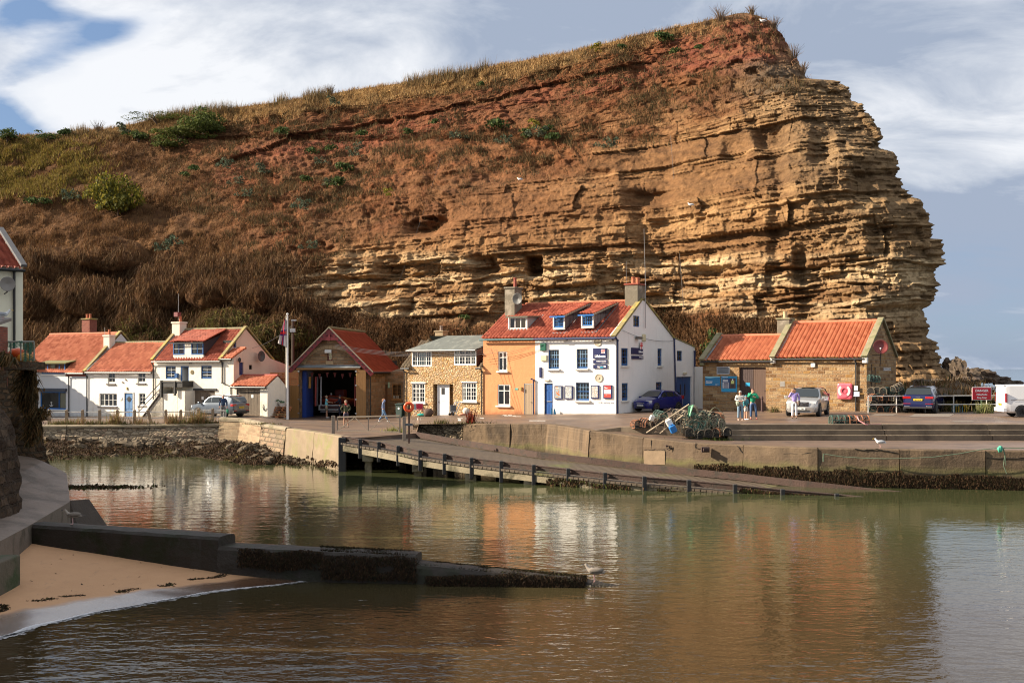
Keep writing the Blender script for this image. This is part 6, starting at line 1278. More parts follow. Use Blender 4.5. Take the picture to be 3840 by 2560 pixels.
 for i in range(7):
  mb=MB();x=fr.a(1155+i*29);z=fr.z(1230,1397)-.1*(i%3==1);mb.poly([(x-.13,1.0,z),(x+.13,1.0,z),(x,1.0,z-.42)]);o=mb.build('pennant',M('pennant_grey',(.25,.24,.24)if i%2 else(.2,.05,.05),.8,.2),None,fix=False);o.matrix_world=Matrix.Translation(fr.o)@Matrix.Rotation(fr.rz,4,'Z');tag(o,'small triangular pennant of the bunting hanging in the boathouse doorway','pennant','bunting pennants in the boathouse')
 hg=[(1183,.9,(.30,.04,.03),'red tube hanging at the left inside the boathouse'),(1189,1.0,(.08,.08,.09),'grey hose hanging inside the boathouse beside the red tube'),(1203,1.3,(.35,.35,.36),'pale pole standing inside the boathouse'),(1161,.8,(.45,.22,.05),'orange board hanging on the left boathouse wall'),(1331,.8,(.25,.03,.02),'red tube hanging at the right inside the boathouse')]
 for px_,bb,c_,lab in hg:
  mb=MB();x=fr.a(px_,bb);mb.tube([(x,bb,.9 if px_!=1161 else 2.3),(x+.03,bb,3.2)],.07 if px_!=1161 else.1,6);o=mb.build('hanging_gear',M('gear_%d'%px_,c_,.5,.2));o.matrix_world=Matrix.Translation(fr.o)@Matrix.Rotation(fr.rz,4,'Z');tag(o,lab,'equipment')
 an=thing('boathouse_annexe','low stone annexe with brown plank door beside the boathouse','annexe',fr.o,fr.rz);y0=5.2;T2=lambda u_,w_,z_:(u_,y0-w_,z_);a0,a1=A1+.02,fr.a(1512,y0);zt=fr.z(1450,1394,y0);dd=(fr.a(1407,y0),fr.a(1453,y0),-.1,fr.z(1430,1441,y0));ww=fr.rect(1470,1440,1506,1497,y0)
 mb=MB(T2);wall(mb,a0,a1,-.8,[(a0,zt),(a1,zt)],[dd,ww]);room(mb,ww);mb.T=None;mb.poly([(a1,y0,-.8),(a1,y0,zt),(a1,Bd,zt),(a1,Bd,-.8)]);mb.poly([(a0,y0,zt),(a1,y0,zt),(a1,Bd,zt+.3),(a0,Bd,zt+.3)]);mb.build('wall',[SAND1,ROOMD],an,fix=False)
 door(an,T2,dd,M('brown_planks',(.16,.075,.03),.6,.2,5,.3,stretch=(6,1,.4)),'board',w0=-.06);x,z=(dd[0]+dd[1])/2,dd[3]-.55;s_=MB(T2);s_.box(x-.18,x+.18,-.045,-.03,z-.06,z+.06);s_.build('door_sign',M('yellow_sign',(.6,.5,.2),.5,.1),an)
 window(an,T2,ww,TANWOOD,(1,1),(2,4),fw=.07,sill=.08,sillmat=TANWOOD);n_=MB(T2)
 for xx in(1476,1489):a=fr.a(xx,y0);n_.box(a-.12,a+.12,-.13,-.12,fr.z(xx,1497,y0),fr.z(xx,1483,y0))
 n_.build('notice',WHITEW,an);q=MB(T2);x,z=fr.az(1458,1442,y0);q.box(x-.05,x+.07,0,.1,z-.25,z+.2);q.build('alarm_light',M('green_white',(.35,.55,.4),.4,.1),an)
 q=MB(T2);x,z=fr.az(1405,1457,y0);q.lathe([(.02,.1),(.13,.0),(.14,-.05)],(x,.2,z),10);q.build('lamp',M('lamp_white',(.6,.6,.58)),an)
 bt=thing('stone_buttress','tapering stone buttress at the left corner of the boathouse','buttress',fr.o,fr.rz);x0=fr.a(1056);x1=fr.a(1088);m_=MB(T);m_.prism([(x0,-.6),(x1,-.6),(x1,fr.z(1086,1475)),(x0+.8,fr.z(1072,1500)),(x0+.05,fr.z(1062,1520))],'y',-.3,.5);m_.build('stone_block',SAND1,bt)
 return fr
BH=boathouse()
#---- rubble stone cottage
def stone_cottage():
 fr=Fr(1515,85.9,1812,82.4,1.66);t=fr.thing('cottage','golden rubble-stone cottage with white windows and a grey felt roof','cottage');T=fr.T();A1=fr.L
 ST=rubblemat('golden_rubble',[(.26,.14,.05),(.46,.30,.15),(.58,.42,.25),(.40,.22,.07),(.52,.38,.24),(.33,.2,.1)],(.30,.20,.11),.17,.9,1.1,.045)
 zc=fr.z(1660,1311);zs=fr.z(1520,1375);c0,c1=fr.a(1543),fr.a(1787);ws=[fr.rect(1545,1316,1619,1374),fr.rect(1703,1311,1786,1369)];wl=[fr.rect(1545,1437,1594,1509),fr.rect(1733,1434,1787,1504)];dn=(fr.a(1624),fr.a(1699),-.1,fr.z(1660,1440))
 mb=MB(T);wall(mb,0,A1,-.8,[(0,zs),(c0-.001,zs),(c0,zc),(c1,zc),(c1+.001,zs),(A1,zs)],ws+wl+[dn],rev=.16);[room(mb,o,-.16)for o in ws+wl]
 br=3.4;zr=fr.z(1700,1262,br);Bd=6.5;mb.T=None;shell(mb,0,A1,Bd,-.8,zs,zr,br);mb.poly([(A1,Bd,-.8),(A1,Bd,zs),(A1,br,zr),(A1,0,zs),(A1,0,-.8)]);mb.poly([(c0,0,zs),(c0,0,zc),(c0,2.2,zc+.4),(c0,2.2,zs)])
 mb.poly([(dn[0],.16,dn[2]),(dn[0],.75,dn[2]),(dn[0],.75,dn[3]),(dn[0],.16,dn[3])]);mb.poly([(dn[1],.16,dn[2]),(dn[1],.75,dn[2]),(dn[1],.75,dn[3]),(dn[1],.16,dn[3])]);mb.poly([(dn[0],.16,dn[3]),(dn[1],.16,dn[3]),(dn[1],.75,dn[3]),(dn[0],.75,dn[3])]);mb.poly([(dn[0],.75,dn[2]),(dn[1],.75,dn[2]),(dn[1],.75,dn[3]),(dn[0],.75,dn[3])])
 mb.build('wall',[ST,ROOMD],t,fix=False)
 WD=M('white_door',(.66,.66,.67),.5,.05,2,0);dr=door(t,T,(fr.a(1633),fr.a(1679),-.05,fr.z(1655,1442)),WD,'stable',w0=-.25,frame=WHITEW,side=-1);q=MB(T);x,z=fr.az(1655,1466);q.box(x-.14,x+.14,-.23,-.22,z-.24,z+.24);q.build('door_window',BLACKP,dr)
 window(t,T,ws[0],WHITEW,(1,2,1),((2,3),(4,3),(2,3)),fw=.09,w0=.01,curtain=((.3,.75),),curmat=M('pale_blue_blind',(.45,.55,.55),.9,.1));window(t,T,ws[1],WHITEW,(1,1.4,1.4,1),((2,4),)*4,transom=.68,fw=.09,w0=.01,curtain=((.02,.14),(.82,.97)),curmat=M('pale_green_curtain',(.4,.48,.3),.9,.1))
 window(t,T,wl[0],WHITEW,(1,1.3,1.6),((1,4),(2,4),(2,4)),transom=.75,fw=.08,sill=.12,head=(.06,.1),w0=-.03);window(t,T,wl[1],WHITEW,(1,1.6,1.6),((2,4),)*3,transom=.75,fw=.08,sill=.12,head=(.06,.08),w0=-.03,curtain=((.0,.25),))
 FELT=M('grey_roof_felt',(.105,.115,.105),.9,.25,2,.4,14,col2=(.16,.17,.15),c2s=2.5,stretch=(1,.4,1));q=MB();e0,e1=c0-.25,c1+.1
 q.poly([(e0,-.3,zc),(e1,-.3,zc),(A1+.05,br,zr+.08),(fr.a(1677,br),br,zr+.08)]);q.poly([(e0,-.3,zc-.1),(fr.a(1677,br),br,zr-.02),(A1+.05,br,zr-.02),(e1,-.3,zc-.1)]);q.poly([(e0,-.3,zc-.1),(e1,-.3,zc-.1),(e1,-.3,zc),(e0,-.3,zc)])
 q.poly([(e0,-.3,zc),(fr.a(1677,br),br,zr+.08),(e0+.3,br,zc+.1)]);q.poly([(0,Bd+.2,zs),(A1,Bd+.2,zs),(A1,br,zr+.08),(0,br,zr+.08)]);q.build('roof',FELT,t,fix=False)
 PT=tilemat('dark_side_tile',(.10,.075,.05),(.15,.11,.07),(.2,.16,.1));tiles('roof',(-.15,-.2,zs-.1),(c0,-.2,zs-.1),(-.15,2.6,zs+2.0),PT,t);tiles('roof',(c1+.3,-.2,zs-.1),(A1,-.2,zs-.1),(c1+.3,1.4,zs+1.0),PT,t)
 q=MB();q.poly([(c1+.02,0,zs-.05),(c1+.02,2,zs+.9),(c1+.02,2,zc+.6),(c1+.02,0,zc)]);q.build('cheek',M('shaded_cheek',(.09,.04,.03),.8,.3),t,fix=False)  # shade on this cheek is put into its dark brown colour
 gutter(t,(e0,-.36,zc-.06),(e1,-.36,zc-.06),M('pale_gutter',(.4,.42,.42),.5,.2),.05);gutter(t,(-.1,-.3,zs-.15),(c0,-.3,zs-.15));gutter(t,(c1+.1,-.3,zs-.12),(A1,-.3,zs-.12));pipe(t,[(.05,-.25,zs-.15),(.08,-.08,zs-.35),(.08,-.08,-.1)]);pipe(t,[(A1-.08,-.2,zs-.15),(A1-.08,-.08,zs-.35),(A1-.08,-.08,-.1)])
 x,z=fr.az(1655,1245,4.2);chimney(t,(x,4.2),.75,.7,z-1.8,z,M('chimney_stone',(.30,.22,.13),.9,.3,3,.6,12),((.0,0),),None,.4,M('grey_pot',(.2,.15,.12),.8,.2),.13)
 s_=MB(T);x0,x1=fr.a(1620),fr.a(1700);s_.box(x0,x1,.0,.45,-.5,.06);s_.build('doorstep',M('step_stone',(.34,.24,.15),.9,.3,3,.5,12),t,bevel=.03)
 return fr
SCOT=stone_cottage()
#---- orange house and the white lifeboat house under one roof
LB=Fr(1812,82.4,2310,77.2,1.9)
def flagmark(par,M3,s,w_=.02):
 """small flag emblem: white field, red cross, tiny letters"""
 def loc(b):b.T=lambda x,y,z:tuple(M3@Vector((x,z,-y if False else y)));return b
 def sheet(x0,x1,y0,y1,h):return[(x0,h,y0),(x1,h,y0),(x1+.0,h,y1),(x0,h,y1)]
 q=MB(lambda x,h,y:tuple(M3@Vector((x+.12*(s-y)*0-.25*y*0,y,h))))
 q.box(0,s,0,.012,0,s);a=q.build('emblem',WH,par)
 q=MB(lambda x,h,y:tuple(M3@Vector((x,y,h))));q.box(s*.4,s*.6,.012,.018,0,s);q.box(0,s*.4,.012,.018,s*.4,s*.6);q.box(s*.6,s,.012,.018,s*.4,s*.6);q.build('emblem_cross',M('flag_red',(.6,.02,.02),.5,0,1,0),a)
 for(tx,ty,ch)in((.07,.66,'R'),(.68,.66,'N'),(.07,.06,'L'),(.72,.06,'I')):text(ch,s*.42,a,M3@Matrix.Translation((tx*s,ty*s,.014)),M('flag_red',()),'emblem_letter',.002,bold=.004)
def white_house():
 fr=LB;t=fr.thing('house','orange rendered house end joined to the lifeboat house','house');T=fr.T();A1=fr.L;Ao=fr.a(2007)
 eb=fr.z(2310,1254);ze=fr.z(1900,1268);ze2=ze;br=fr.sb(2400,A1)
 br=4.6;zr=fr.sz(1920+F*(fr.o+fr.u*A1+fr.v*br).x/(fr.o+fr.u*A1+fr.v*br).y,1130,A1);Bd=fr.sb(2526,A1)
 ze=(ze+fr.z(2310,1255)+fr.z(2005,1264))/3
 OR=render_paint('orange_render',(.62,.275,.125),(.50,.17,.06),.35,.5,low=(.3,.12,.06))
 w=[fr.rect(1868,1318,1902,1391),fr.rect(1866,1441,1913,1520)];dd=(fr.a(1965),fr.a(2000),-.2,fr.z(1982,1437))
 mb=MB(T);wall(mb,0,Ao,-.8,[(0,ze),(Ao,ze)],w+[dd]);[room(mb,o)for o in w];mb.T=None;shell(mb,0,Ao,Bd,-.8,ze,zr,br);mb.build('wall',[OR,ROOMD],t)
 for o in w:window(t,T,o,WHITEW,(1,1),(1,1),transom=.72,fw=.08,sill=.14,w0=-.04,curtain=((.55,.98),),curmat=M('brown_curtain',(.25,.13,.06),.9,.3))
 door(t,T,dd,M('pale_plank_door',(.34,.25,.16),.7,.2,5,.3,stretch=(6,1,.4)),'board',frame=WHITEW,w0=-.06)
 q=MB(T);x,z=fr.az(1937,1458);q.box(x-.14,x+.14,0,.02,z-.07,z+.07);q.build('name_plate',M('green_plate',(.1,.35,.3),.5,.1),t);q=MB(T);x,z=fr.az(1955,1457);q.box(x-.07,x+.07,0,.12,z-.12,z+.12);q.build('wall_lamp',M('brass',()),t)
 x=fr.a(2003);pipe(t,[(x-.15,-.12,fr.z(1995,1420)),(x,-.1,fr.z(2003,1424)),(x,-.1,-.1)],.05,DARKB)
 ha=fr.a(1905);tiles('roof',(-.1,-.2,ze-.12),(Ao,-.2,ze-.12),(-.1,br,zr),PANT2,t);tiles('roof',(Ao,Bd+.2,ze-.1),(0,Bd+.2,ze-.1),(Ao,br,zr),PANT2,t);gutter(t,(-.15,-.27,ze-.16),(Ao,-.27,ze-.16),M('teal_gutter',(.03,.11,.12),.5,.2))
 dx,dz=fr.az(1938,1082,br*.62);ch=chimney(t,(.55,br*.75),.85,1.1,zr-1.6,fr.z(1938,1083,br*.75),M('grey_render_chimney',(.17,.145,.105),.9,.35,2,.5,12,col2=(.3,.26,.2)),((.1,.1),),None,.75,M('dark_terracotta',(.28,.06,.035),.7,.2),.13)
 ds=MB();ds.lathe([(.02,0),(.32,.05),(.42,.13),(.4,.14),(.0,.04)],(0,0,0),16,'y');ds.v=[(v[0]+1.35,-v[1]+br*.6,v[2]+fr.z(1960,1122,br*.75))for v in ds.v];ds.build('satellite_dish',M('dark_dish',(.05,.05,.05)),t)
 zrf=lambda b:ze-.12+(zr-ze+.12)*(b+.2)/(br+.2)
 def dormer(par,x0,x1,y0,y1,bf,mat,roofkind,wl,cheek,bars=(1,1),**k):
  da,db=fr.a(x0,bf),fr.a(x1,bf);z0,z1=fr.z((x0+x1)/2,y1,bf),fr.z((x0+x1)/2,y0,bf);Td=lambda u_,w_,z_:(u_,bf-w_,z_);q=MB(Td)
  q.box(da-.09,da,-.12,.03,z0-.1,z1+.02);q.box(db,db+.09,-.12,.03,z0-.1,z1+.02);q.box(da-.09,db+.09,-.12,.03,z0-.16,z0-.02);dm=q.build('dormer',SOFFIT,par)
  zt=z1+.08;be=(zt-ze+.12)/(zr-ze+.12)*(br+.2)-.2;bk=min(br-.05,be+(1.5 if roofkind=='tile' else.2));zk=zt+.55*(bk-bf)/(br)if roofkind=='tile' else zt+.05
  for A in(da-.09,db+.09):
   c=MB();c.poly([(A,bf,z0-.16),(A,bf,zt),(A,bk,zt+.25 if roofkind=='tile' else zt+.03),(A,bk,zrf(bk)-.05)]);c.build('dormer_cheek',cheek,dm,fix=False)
  if roofkind=='tile':
   s_=(zr-.05-zt)/(br-.15-bf+.25);tiles('dormer_roof',(da-.2,bf-.25,zt),(db+.2,bf-.25,zt),(da-.2,br-.15,zr-.03),PANT2,dm,wave=.26);f=MB();f.beam((da-.22,bf-.27,zt-.04),(db+.22,bf-.27,zt-.04),.05,.1);f.build('fascia',mat,dm)
   p_=[(db+.2,bf-.25,zt+.0),(db+.2,br-.15,zr-.05)];e=MB();e.beam(p_[0],p_[1],.08,.1);e.build('verge',M('verge_mortar',()),dm)
  else:
   f=MB();f.poly([(da-.2,bf-.2,zt),(db+.2,bf-.2,zt),(db+.2,bk+.4,zt+.12),(da-.2,bk+.4,zt+.12)]);f.poly([(da-.2,bf-.2,zt-.1),(da-.2,bf-.2,zt),(db+.2,bf-.2,zt),(db+.2,bf-.2,zt-.1)]);f.poly([(db+.2,bf-.2,zt-.1),(db+.2,bf-.2,zt),(db+.2,bk+.4,zt+.12),(db+.2,bk+.4,zt)]);f.build('dormer_roof',M('mossy_teal',(.10,.11,.08),.8,.3),dm,fix=False)
  fl=MB();fl.beam((db+.2,bf-.1,zrf(bf-.1)+.06),(db+.2,bk,zrf(bk)+.06),.22,.04);fl.beam((da-.15,bf-.05,zrf(bf-.05)+.05),(db+.25,bf-.05,zrf(bf-.05)+.05),.1,.1);fl.build('flashing',LEAD,dm)
  window(dm,Td,(da,db,z0,z1),mat,wl,bars,w0=.0,fw=.07,**k);rm=MB(Td);room(rm,(da,db,z0,z1),-.1,.7,0);rm.build('shade_box',ROOMD,dm);return dm
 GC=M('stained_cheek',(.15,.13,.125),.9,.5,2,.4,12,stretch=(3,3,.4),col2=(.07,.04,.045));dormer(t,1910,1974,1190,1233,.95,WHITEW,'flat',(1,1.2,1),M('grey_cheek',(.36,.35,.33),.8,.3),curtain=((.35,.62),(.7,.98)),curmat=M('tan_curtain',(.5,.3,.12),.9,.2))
 h=fr.thing('lifeboat_house','white lifeboat station house with blue windows, navy signs and red pantile roof','house');WM=render_paint('bright_white_render',(.82,.80,.76),(.62,.56,.46),.3,.25)
 w=[fr.rect(2056,1311,2096,1383),fr.rect(2162,1308,2204,1381),fr.rect(2159,1434,2209,1501)];dd=(fr.a(2041),fr.a(2073),-.05,fr.z(2057,1437))
 mb=MB(T);wall(mb,Ao+.001,A1,-.8,[(Ao,ze),(A1,ze)],w+[dd],rev=.2);[room(mb,o,-.2)for o in w];mb.build('wall',[WM,ROOMD],h);mb=MB();mb.poly([(Ao+.01,Bd,-.8),(A1,Bd,-.8),(A1,Bd,ze),(Ao+.01,Bd,ze)]);mb.build('back_wall',WM,h)
 for o in w[:2]:window(h,T,o,BLUEW,(1,),(4,4),sash=True,fw=.06,sill=.16,w0=-.1,barmat=M('bar_pale_blue',(.25,.42,.62),.5,.05),curtain=((.03,.3),(.7,.97)),curmat=M('cream_net',(.32,.29,.22),.9,.2))
 window(h,T,w[2],BLUEW,(1,),(4,4),sash=True,fw=.06,sill=.16,w0=-.1,barmat=M('bar_pale_blue',()),goods=True)
 dr=door(h,T,dd,M('station_blue_door',(.02,.09,.30),.4,.1,3,0),'panel',frame=M('dark_navy_frame',(.01,.02,.06),.4,.1),w0=-.1,hm=M('galvanised',()));q=MB(T);a=(dd[0]+dd[1])/2;q.box(a-.15,a+.15,-.08,-.05,.98,1.04);q.build('letter_flap',M('galvanised',()),dr)
 q=MB(T);q.box(dd[0]-.05,dd[1]+.05,-.02,.15,-.3,.0);q.build('doorstep',M('yellow_step',(.55,.28,.05),.7,.1),h)
 S=fr.Ts(A1);sw=[fr.srect(2375,1184,2397,1225,A1),fr.srect(2330,1305,2356,1371,A1),fr.srect(2466,1307,2482,1371,A1),fr.srect(2332,1436,2356,1501,A1),fr.srect(2460,1432,2483,1475,A1)]
 zsh=ze;bL=fr.sb(2606,A1);zL0=fr.sz(2528,1268,A1);zL1=fr.sz(2606,1302,A1);ddr=(fr.sb(2536,A1),fr.sb(2593,A1),.1,fr.sz(2565,1412,A1));w6=fr.srect(2539,1315,2558,1353,A1)
 GM=render_paint('gable_white_render',(.80,.775,.74),(.55,.5,.45),.35,.25);s_=MB(S);fz=lambda zz:zz
 wall(s_,0,bL,-.8,[(0,ze),(br-.35,zr+.05),(br+.35,zr+.05),(Bd-.001,ze+.05),(Bd,zL0),(bL,zL1)],sw+[w6,ddr],rev=.2);[room(s_,o,-.2)for o in sw+[w6]];s_.T=None;s_.poly([(A1-4,Bd,zL0),(A1,Bd,zL0),(A1,bL,zL1),(A1-4,bL,zL1)]);s_.poly([(A1-4,bL,-.8),(A1,bL,-.8),(A1,bL,zL1),(A1-4,bL,zL1)]);s_.build('gable_wall',[GM,ROOMD],h,fix=False)
 window(h,S,sw[0],BLUEW,(1,1),(1,3),fw=.06,w0=-.03,curtain=((.1,.9),));
 for o,wl in((sw[1],(3,4)),(sw[2],(2,4)),(sw[3],(3,4)),(sw[4],(3,3))):window(h,S,o,BLUEW,(1,),wl,sash=True,fw=.1,sill=.12,w0=-.08,curtain=((.1,.5),),curmat=M('brown_net',(.16,.12,.08),.9,.2))
 window(h,S,w6,BLUEW,(1,1),(1,2),fw=.06,w0=-.06)
 m2=(ddr[0]+ddr[1])/2
 for k,(a,b)in enumerate(((ddr[0],m2-.01),(m2+.01,ddr[1]))):
  d_=door(h,S,(a,b,ddr[2],ddr[3]),M('double_door_blue',(.012,.075,.22),.45,.12,3,0),'plain',handle=bool(k),side=-1,hm=M('galvanised',()),w0=-.12);q=MB(S);c=a+(b-a)*(.72 if k==0 else.28);q.prism([(c-.09,1.25),(c+.09,1.25),(c+.09,2.1-.25*(k)),(c,2.3),(c-.09,2.1-.25*(1-k))],'y',0,0.0)if False else q.box(c-.09,c+.09,-.115,-.105,1.2,2.1);q.build('door_window',BLACKP,d_)
 tiles('roof',(Ao,-.2,ze-.12),(A1-.22,-.2,ze-.12),(Ao,br,zr),PANT2,h);tiles('roof',(A1-.2,Bd+.15,ze-.1),(Ao,Bd+.15,ze-.1),(A1-.2,br,zr),PANT2,h);ridge(h,(1.0,br,zr+.06),(A1-.3,br,zr+.06),TERRA,.12)
 coping(h,[(A1-.06,-.3,ze-.05),(A1-.06,br-.25,zr+.16)],.36,.16,LICHEN);coping(h,[(A1-.06,br+.25,zr+.16),(A1-.06,Bd+.2,ze+.02)],.3,.14,LICHEN);coping(h,[(A1-.1,Bd,zL0+.06),(A1-.1,bL+.1,zL1+.03)],.3,.1,LICHEN)
 coping(h,[(A1-.32,-.2,ze),(A1-.32,br,zr+.08)],.1,.1,SOFFIT,'flashing');gutter(h,(Ao,-.27,ze-.16),(A1+.05,-.27,ze-.16),DARKB)
 chimney(h,(A1-.55,br-.1),1.0,1.35,zr-1.2,fr.z(2393,1070,br-.1),M('grey_render_chimney',()),((-.0,-.3),(.1,.25)),M('brick_band',()),.5,TERRA,.15)
 GCk=GC;d1=dormer(h,2078,2114,1190,1227,.45,BRIGHTB,'tile',(1,1),GC,bars=(2,3),curtain=((.05,.35),));d2=dormer(h,2184,2222,1184,1221,.45,BRIGHTB,'tile',(1,1),GC,bars=(2,3),curtain=((.1,.3),))
 pipe(h,[(A1+.05,-.22,ze-.1),(A1+.07,.12,ze-.3),(A1+.07,.12,0)],.06,DARKB);pipe(h,[(A1+.08,Bd-.05,ze+.05),(A1+.08,Bd+.35,-.0)],.06,DARKB);pipe(h,[(A1+.08,bL-.25,zL1-.3),(A1+.08,bL-.25,0.1)],.07,DARKB)
 lp=MB();lp.tube([(A1+.12,br+.2,zr-1.9),(A1+.12,br+.2,zr+1.3)],.035,6);lp.tube([(A1+.12,br+.2,zr+1.3),(A1+.05,br+.1,zr+5.2)],[.022,.01],6);lp.build('radio_mast',M('grey_pole',()),h);mast(h,(A1-1.1,br-.4,zr),2.9,.012)
 def onf(name,px,py,hw,hh,dp,mat,bevel=.02):q=MB(T);x,z=fr.az(px,py);q.box(x-hw,x+hw,0,dp,z-hh,z+hh);return q.build(name,mat,h,bevel=bevel)
 onf('green_alarm_box',2039,1301,.22,.26,.14,M('alarm_green',(.01,.10,.06),.4,.1));onf('alarm_box',2041,1342,.26,.22,.12,M('alarm_cream',(.6,.55,.35),.5,.1),.1);onf('slim_box',2028,1396,.1,.35,.08,NAVY);onf('porch_light',2053,1425,.22,.08,.12,M('lamp_cream',(.65,.6,.45),.4,.1),.05)
 for px in(2118,2290):onf('floodlight',px,1273,.22,.07,.3,M('lamp_dark',(.12,.11,.1),.4,.2))
 for(px,py)in((2242,1282),(2246,1417)):
  q=MB(T);x,z=fr.az(px,py);q.lathe([(.0,0),(.29,0),(.29,.05),(.24,.05),(.2,.03),(.06,.03),(.05,.06),(0,.06)],(0,0,0),20,'y');q.v=[(v[0]+x,v[1],v[2]+z)for v in q.v];q.v=[(v[0],-abs(v[1]),v[2])for v in q.v];q.build('round_plate',M('round_plate',(.42,.36,.26),.6,.3,5),h)
 q=MB(S);b_,z_=fr.sb(2387,A1),fr.sz(2387,1266,A1);q.box(b_-.35,b_+.3,.05,.35,z_-.1,z_+.08);q.build('floodlight',M('lamp_dark',()),h,bevel=.04);q=MB(S);b_,z_=fr.sb(2412,A1),fr.sz(2412,1266,A1);q.box(b_-.28,b_+.28,0,.12,z_-.26,z_+.26);q.build('alarm_box',M('alarm_cream',()),h,bevel=.1);q=MB(S);b_,z_=fr.sb(2566,A1),fr.sz(2566,1399,A1);q.box(b_-.35,b_+.35,0,.12,z_-.09,z_+.09);q.build('bulkhead_light',M('lamp_cream',()),h,bevel=.04)
 def board(nm,lab,px0,py0,px1,py1,mat,dp=.07,side=False,z3=None):
  Tt=S if side else T;r=fr.srect(px0,py0,px1,py1,A1)if side else fr.rect(px0,py0,px1,py1);s=fr.thing(nm,lab,'sign');q=MB(Tt);q.box(r[0],r[1],.003,dp,r[2],r[3]);q.build('board',mat,s);return s,r
 Mx=lambda a,z,w_:frontM(a,z,w_);Sx=lambda a,z,w_:sideM(A1,a,z,w_)
 s,r=board('sign','big navy Lifeboats sign on the sunlit white front',2226,1305,2276,1344,NAVY,.1);wd=r[1]-r[0];ht=r[3]-r[2];text('Lifeboats',ht*.34,s,Mx(r[1]-.06,r[2]+ht*.12,.1),WH,align='RIGHT',bold=.006,sx=.92);flagmark(s,Mx(r[1]-.1-ht*.4,r[2]+ht*.5,.1),ht*.38)
 s,r=board('sign','long navy Staithes and Runswick sign under the big Lifeboats sign',2226,1349,2278,1362,NAVY,.08);ht=r[3]-r[2];text('Staithes & Runswick',ht*.42,s,Mx(r[1]-.06,r[2]+ht*.48,.08),WH,align='RIGHT',bold=.004,sx=.9);text('Lifeboat Station',ht*.26,s,Mx(r[1]-.06,r[2]+ht*.14,.08),WH,align='RIGHT',sx=.9)
 s,r=board('sign','navy shop sign with pale blue SHOP, lowest of the three on the white front',2226,1367,2278,1381,NAVY,.08);ht=r[3]-r[2];ac=(r[0]+r[1])/2;text('Charities & Bookshop',ht*.22,s,Mx(ac,r[2]+ht*.62,.08),WH,align='CENTER');text('RNLI',ht*.34,s,Mx(ac,r[2]+ht*.16,.08),WH,align='RIGHT',bold=.006);text(' SHOP',ht*.34,s,Mx(ac,r[2]+ht*.16,.08),M('cyan_letters',(.03,.45,.65),.5,0,1,0),bold=.006)
 q=MB(T);q.box(r[1]-.24,r[1]-.1,.08,.09,r[2]+ht*.3,r[2]+ht*.7);q.build('small_emblem',WH,s)
 s,r=board('sign','navy Lifeboats sign on the shaded gable with a flag on its upper corner',2366,1304,2408,1328,NAVY,.08,True);ht=r[3]-r[2];text('Lifeboats',ht*.52,s,Sx(r[1]-.05,r[2]+ht*.25,.08),WH,align='RIGHT',bold=.006,sx=.88);flagmark(s,Sx(r[1]-.62,r[2]+ht*.82,.09),.5)
 s,r=board('sign','small navy Staithes and Runswick sign on the shaded gable',2367,1334,2409,1346,NAVY,.08,True);ht=r[3]-r[2];text('Staithes & Runswick',ht*.42,s,Sx(r[1]-.05,r[2]+ht*.46,.08),WH,align='RIGHT',bold=.004,sx=.9);text('Lifeboat Station',ht*.25,s,Sx(r[1]-.05,r[2]+ht*.13,.08),WH,align='RIGHT')
 def notice(lab,x0,y0,x1,y1,fill):
  s,r=board('notice_case',lab,x0,y0,x1,y1,NAVY,.09);fw=.07;a,b,c,d=r[0]+fw,r[1]-fw,r[2]+fw,r[3]-fw;q=MB(T);q.m=0;q.box(a,b,.09,.094,c,d);fill(s,a,b,c,d);return q.build('poster',PAPER,s)
 PAPER=M('notice_paper',(.50,.51,.50),.6,.1,4,0)
 def blocks(s,a,b,c,d,n,cols,seed,zz=.096):
  g=random.Random(seed);q=MB(T);ms=[M('ink_%d_%d_%d'%tuple(int(k*99)for k in c_),c_,.6,0,1,0)for c_ in cols]
  nx,ny=n
  for i in range(nx):
   for j in range(ny):
    q.m=g.randrange(len(cols));x0=a+(b-a)*(i+.1)/nx;x1=a+(b-a)*(i+.9)/nx;z0=c+(d-c)*(j+.15)/ny;z1=c+(d-c)*(j+.8)/ny;q.box(x0,x1,.0945,zz,z0,z1)
  q.build('printed_blocks',ms,s)
 def f1(s,a,b,c,d):
  q=MB(T);q.box(a,b,.0945,.096,c,d);q.build('print_ground',M('stormy_sea_print',(.30,.34,.36),.6,.6,7,0),s);q=MB(T);q.box(a+.03,a+(b-a)*.45,.097,.099,d-(d-c)*.06,d-(d-c)*.01);q.box(a+.03,a+(b-a)*.5,.097,.099,c+.06,c+(d-c)*.13);q.box(a+.03,a+(b-a)*.5,.097,.099,d-(d-c)*.2,d-(d-c)*.17);q.build('orange_print',M('orange_ink',(.75,.27,.02),.6,0,1,0),s);text('ATLANTIC 85',(d-c)*.085,s,frontM(a+.03,d-(d-c)*.15,.097),WH,sx=.7,bold=.003)
  q=MB(T);xm,zm=(a+b)/2,(c+d)/2;q.poly([(xm-.16,.098,zm+.08),(xm+.16,.098,zm-.16),(xm+.05,.098,zm-.24),(xm-.12,.098,zm-.12)]);q.poly([(xm-.02,.098,zm),(xm+.08,.098,zm-.05),(xm+.05,.098,zm+.18)]);q.build('boat_print',M('boat_ink',(.5,.14,.04),.6,0,1,0),s,fix=False)
 notice('navy framed poster with an orange boat on rough sea beside the blue door',2081,1446,2110,1496,f1)
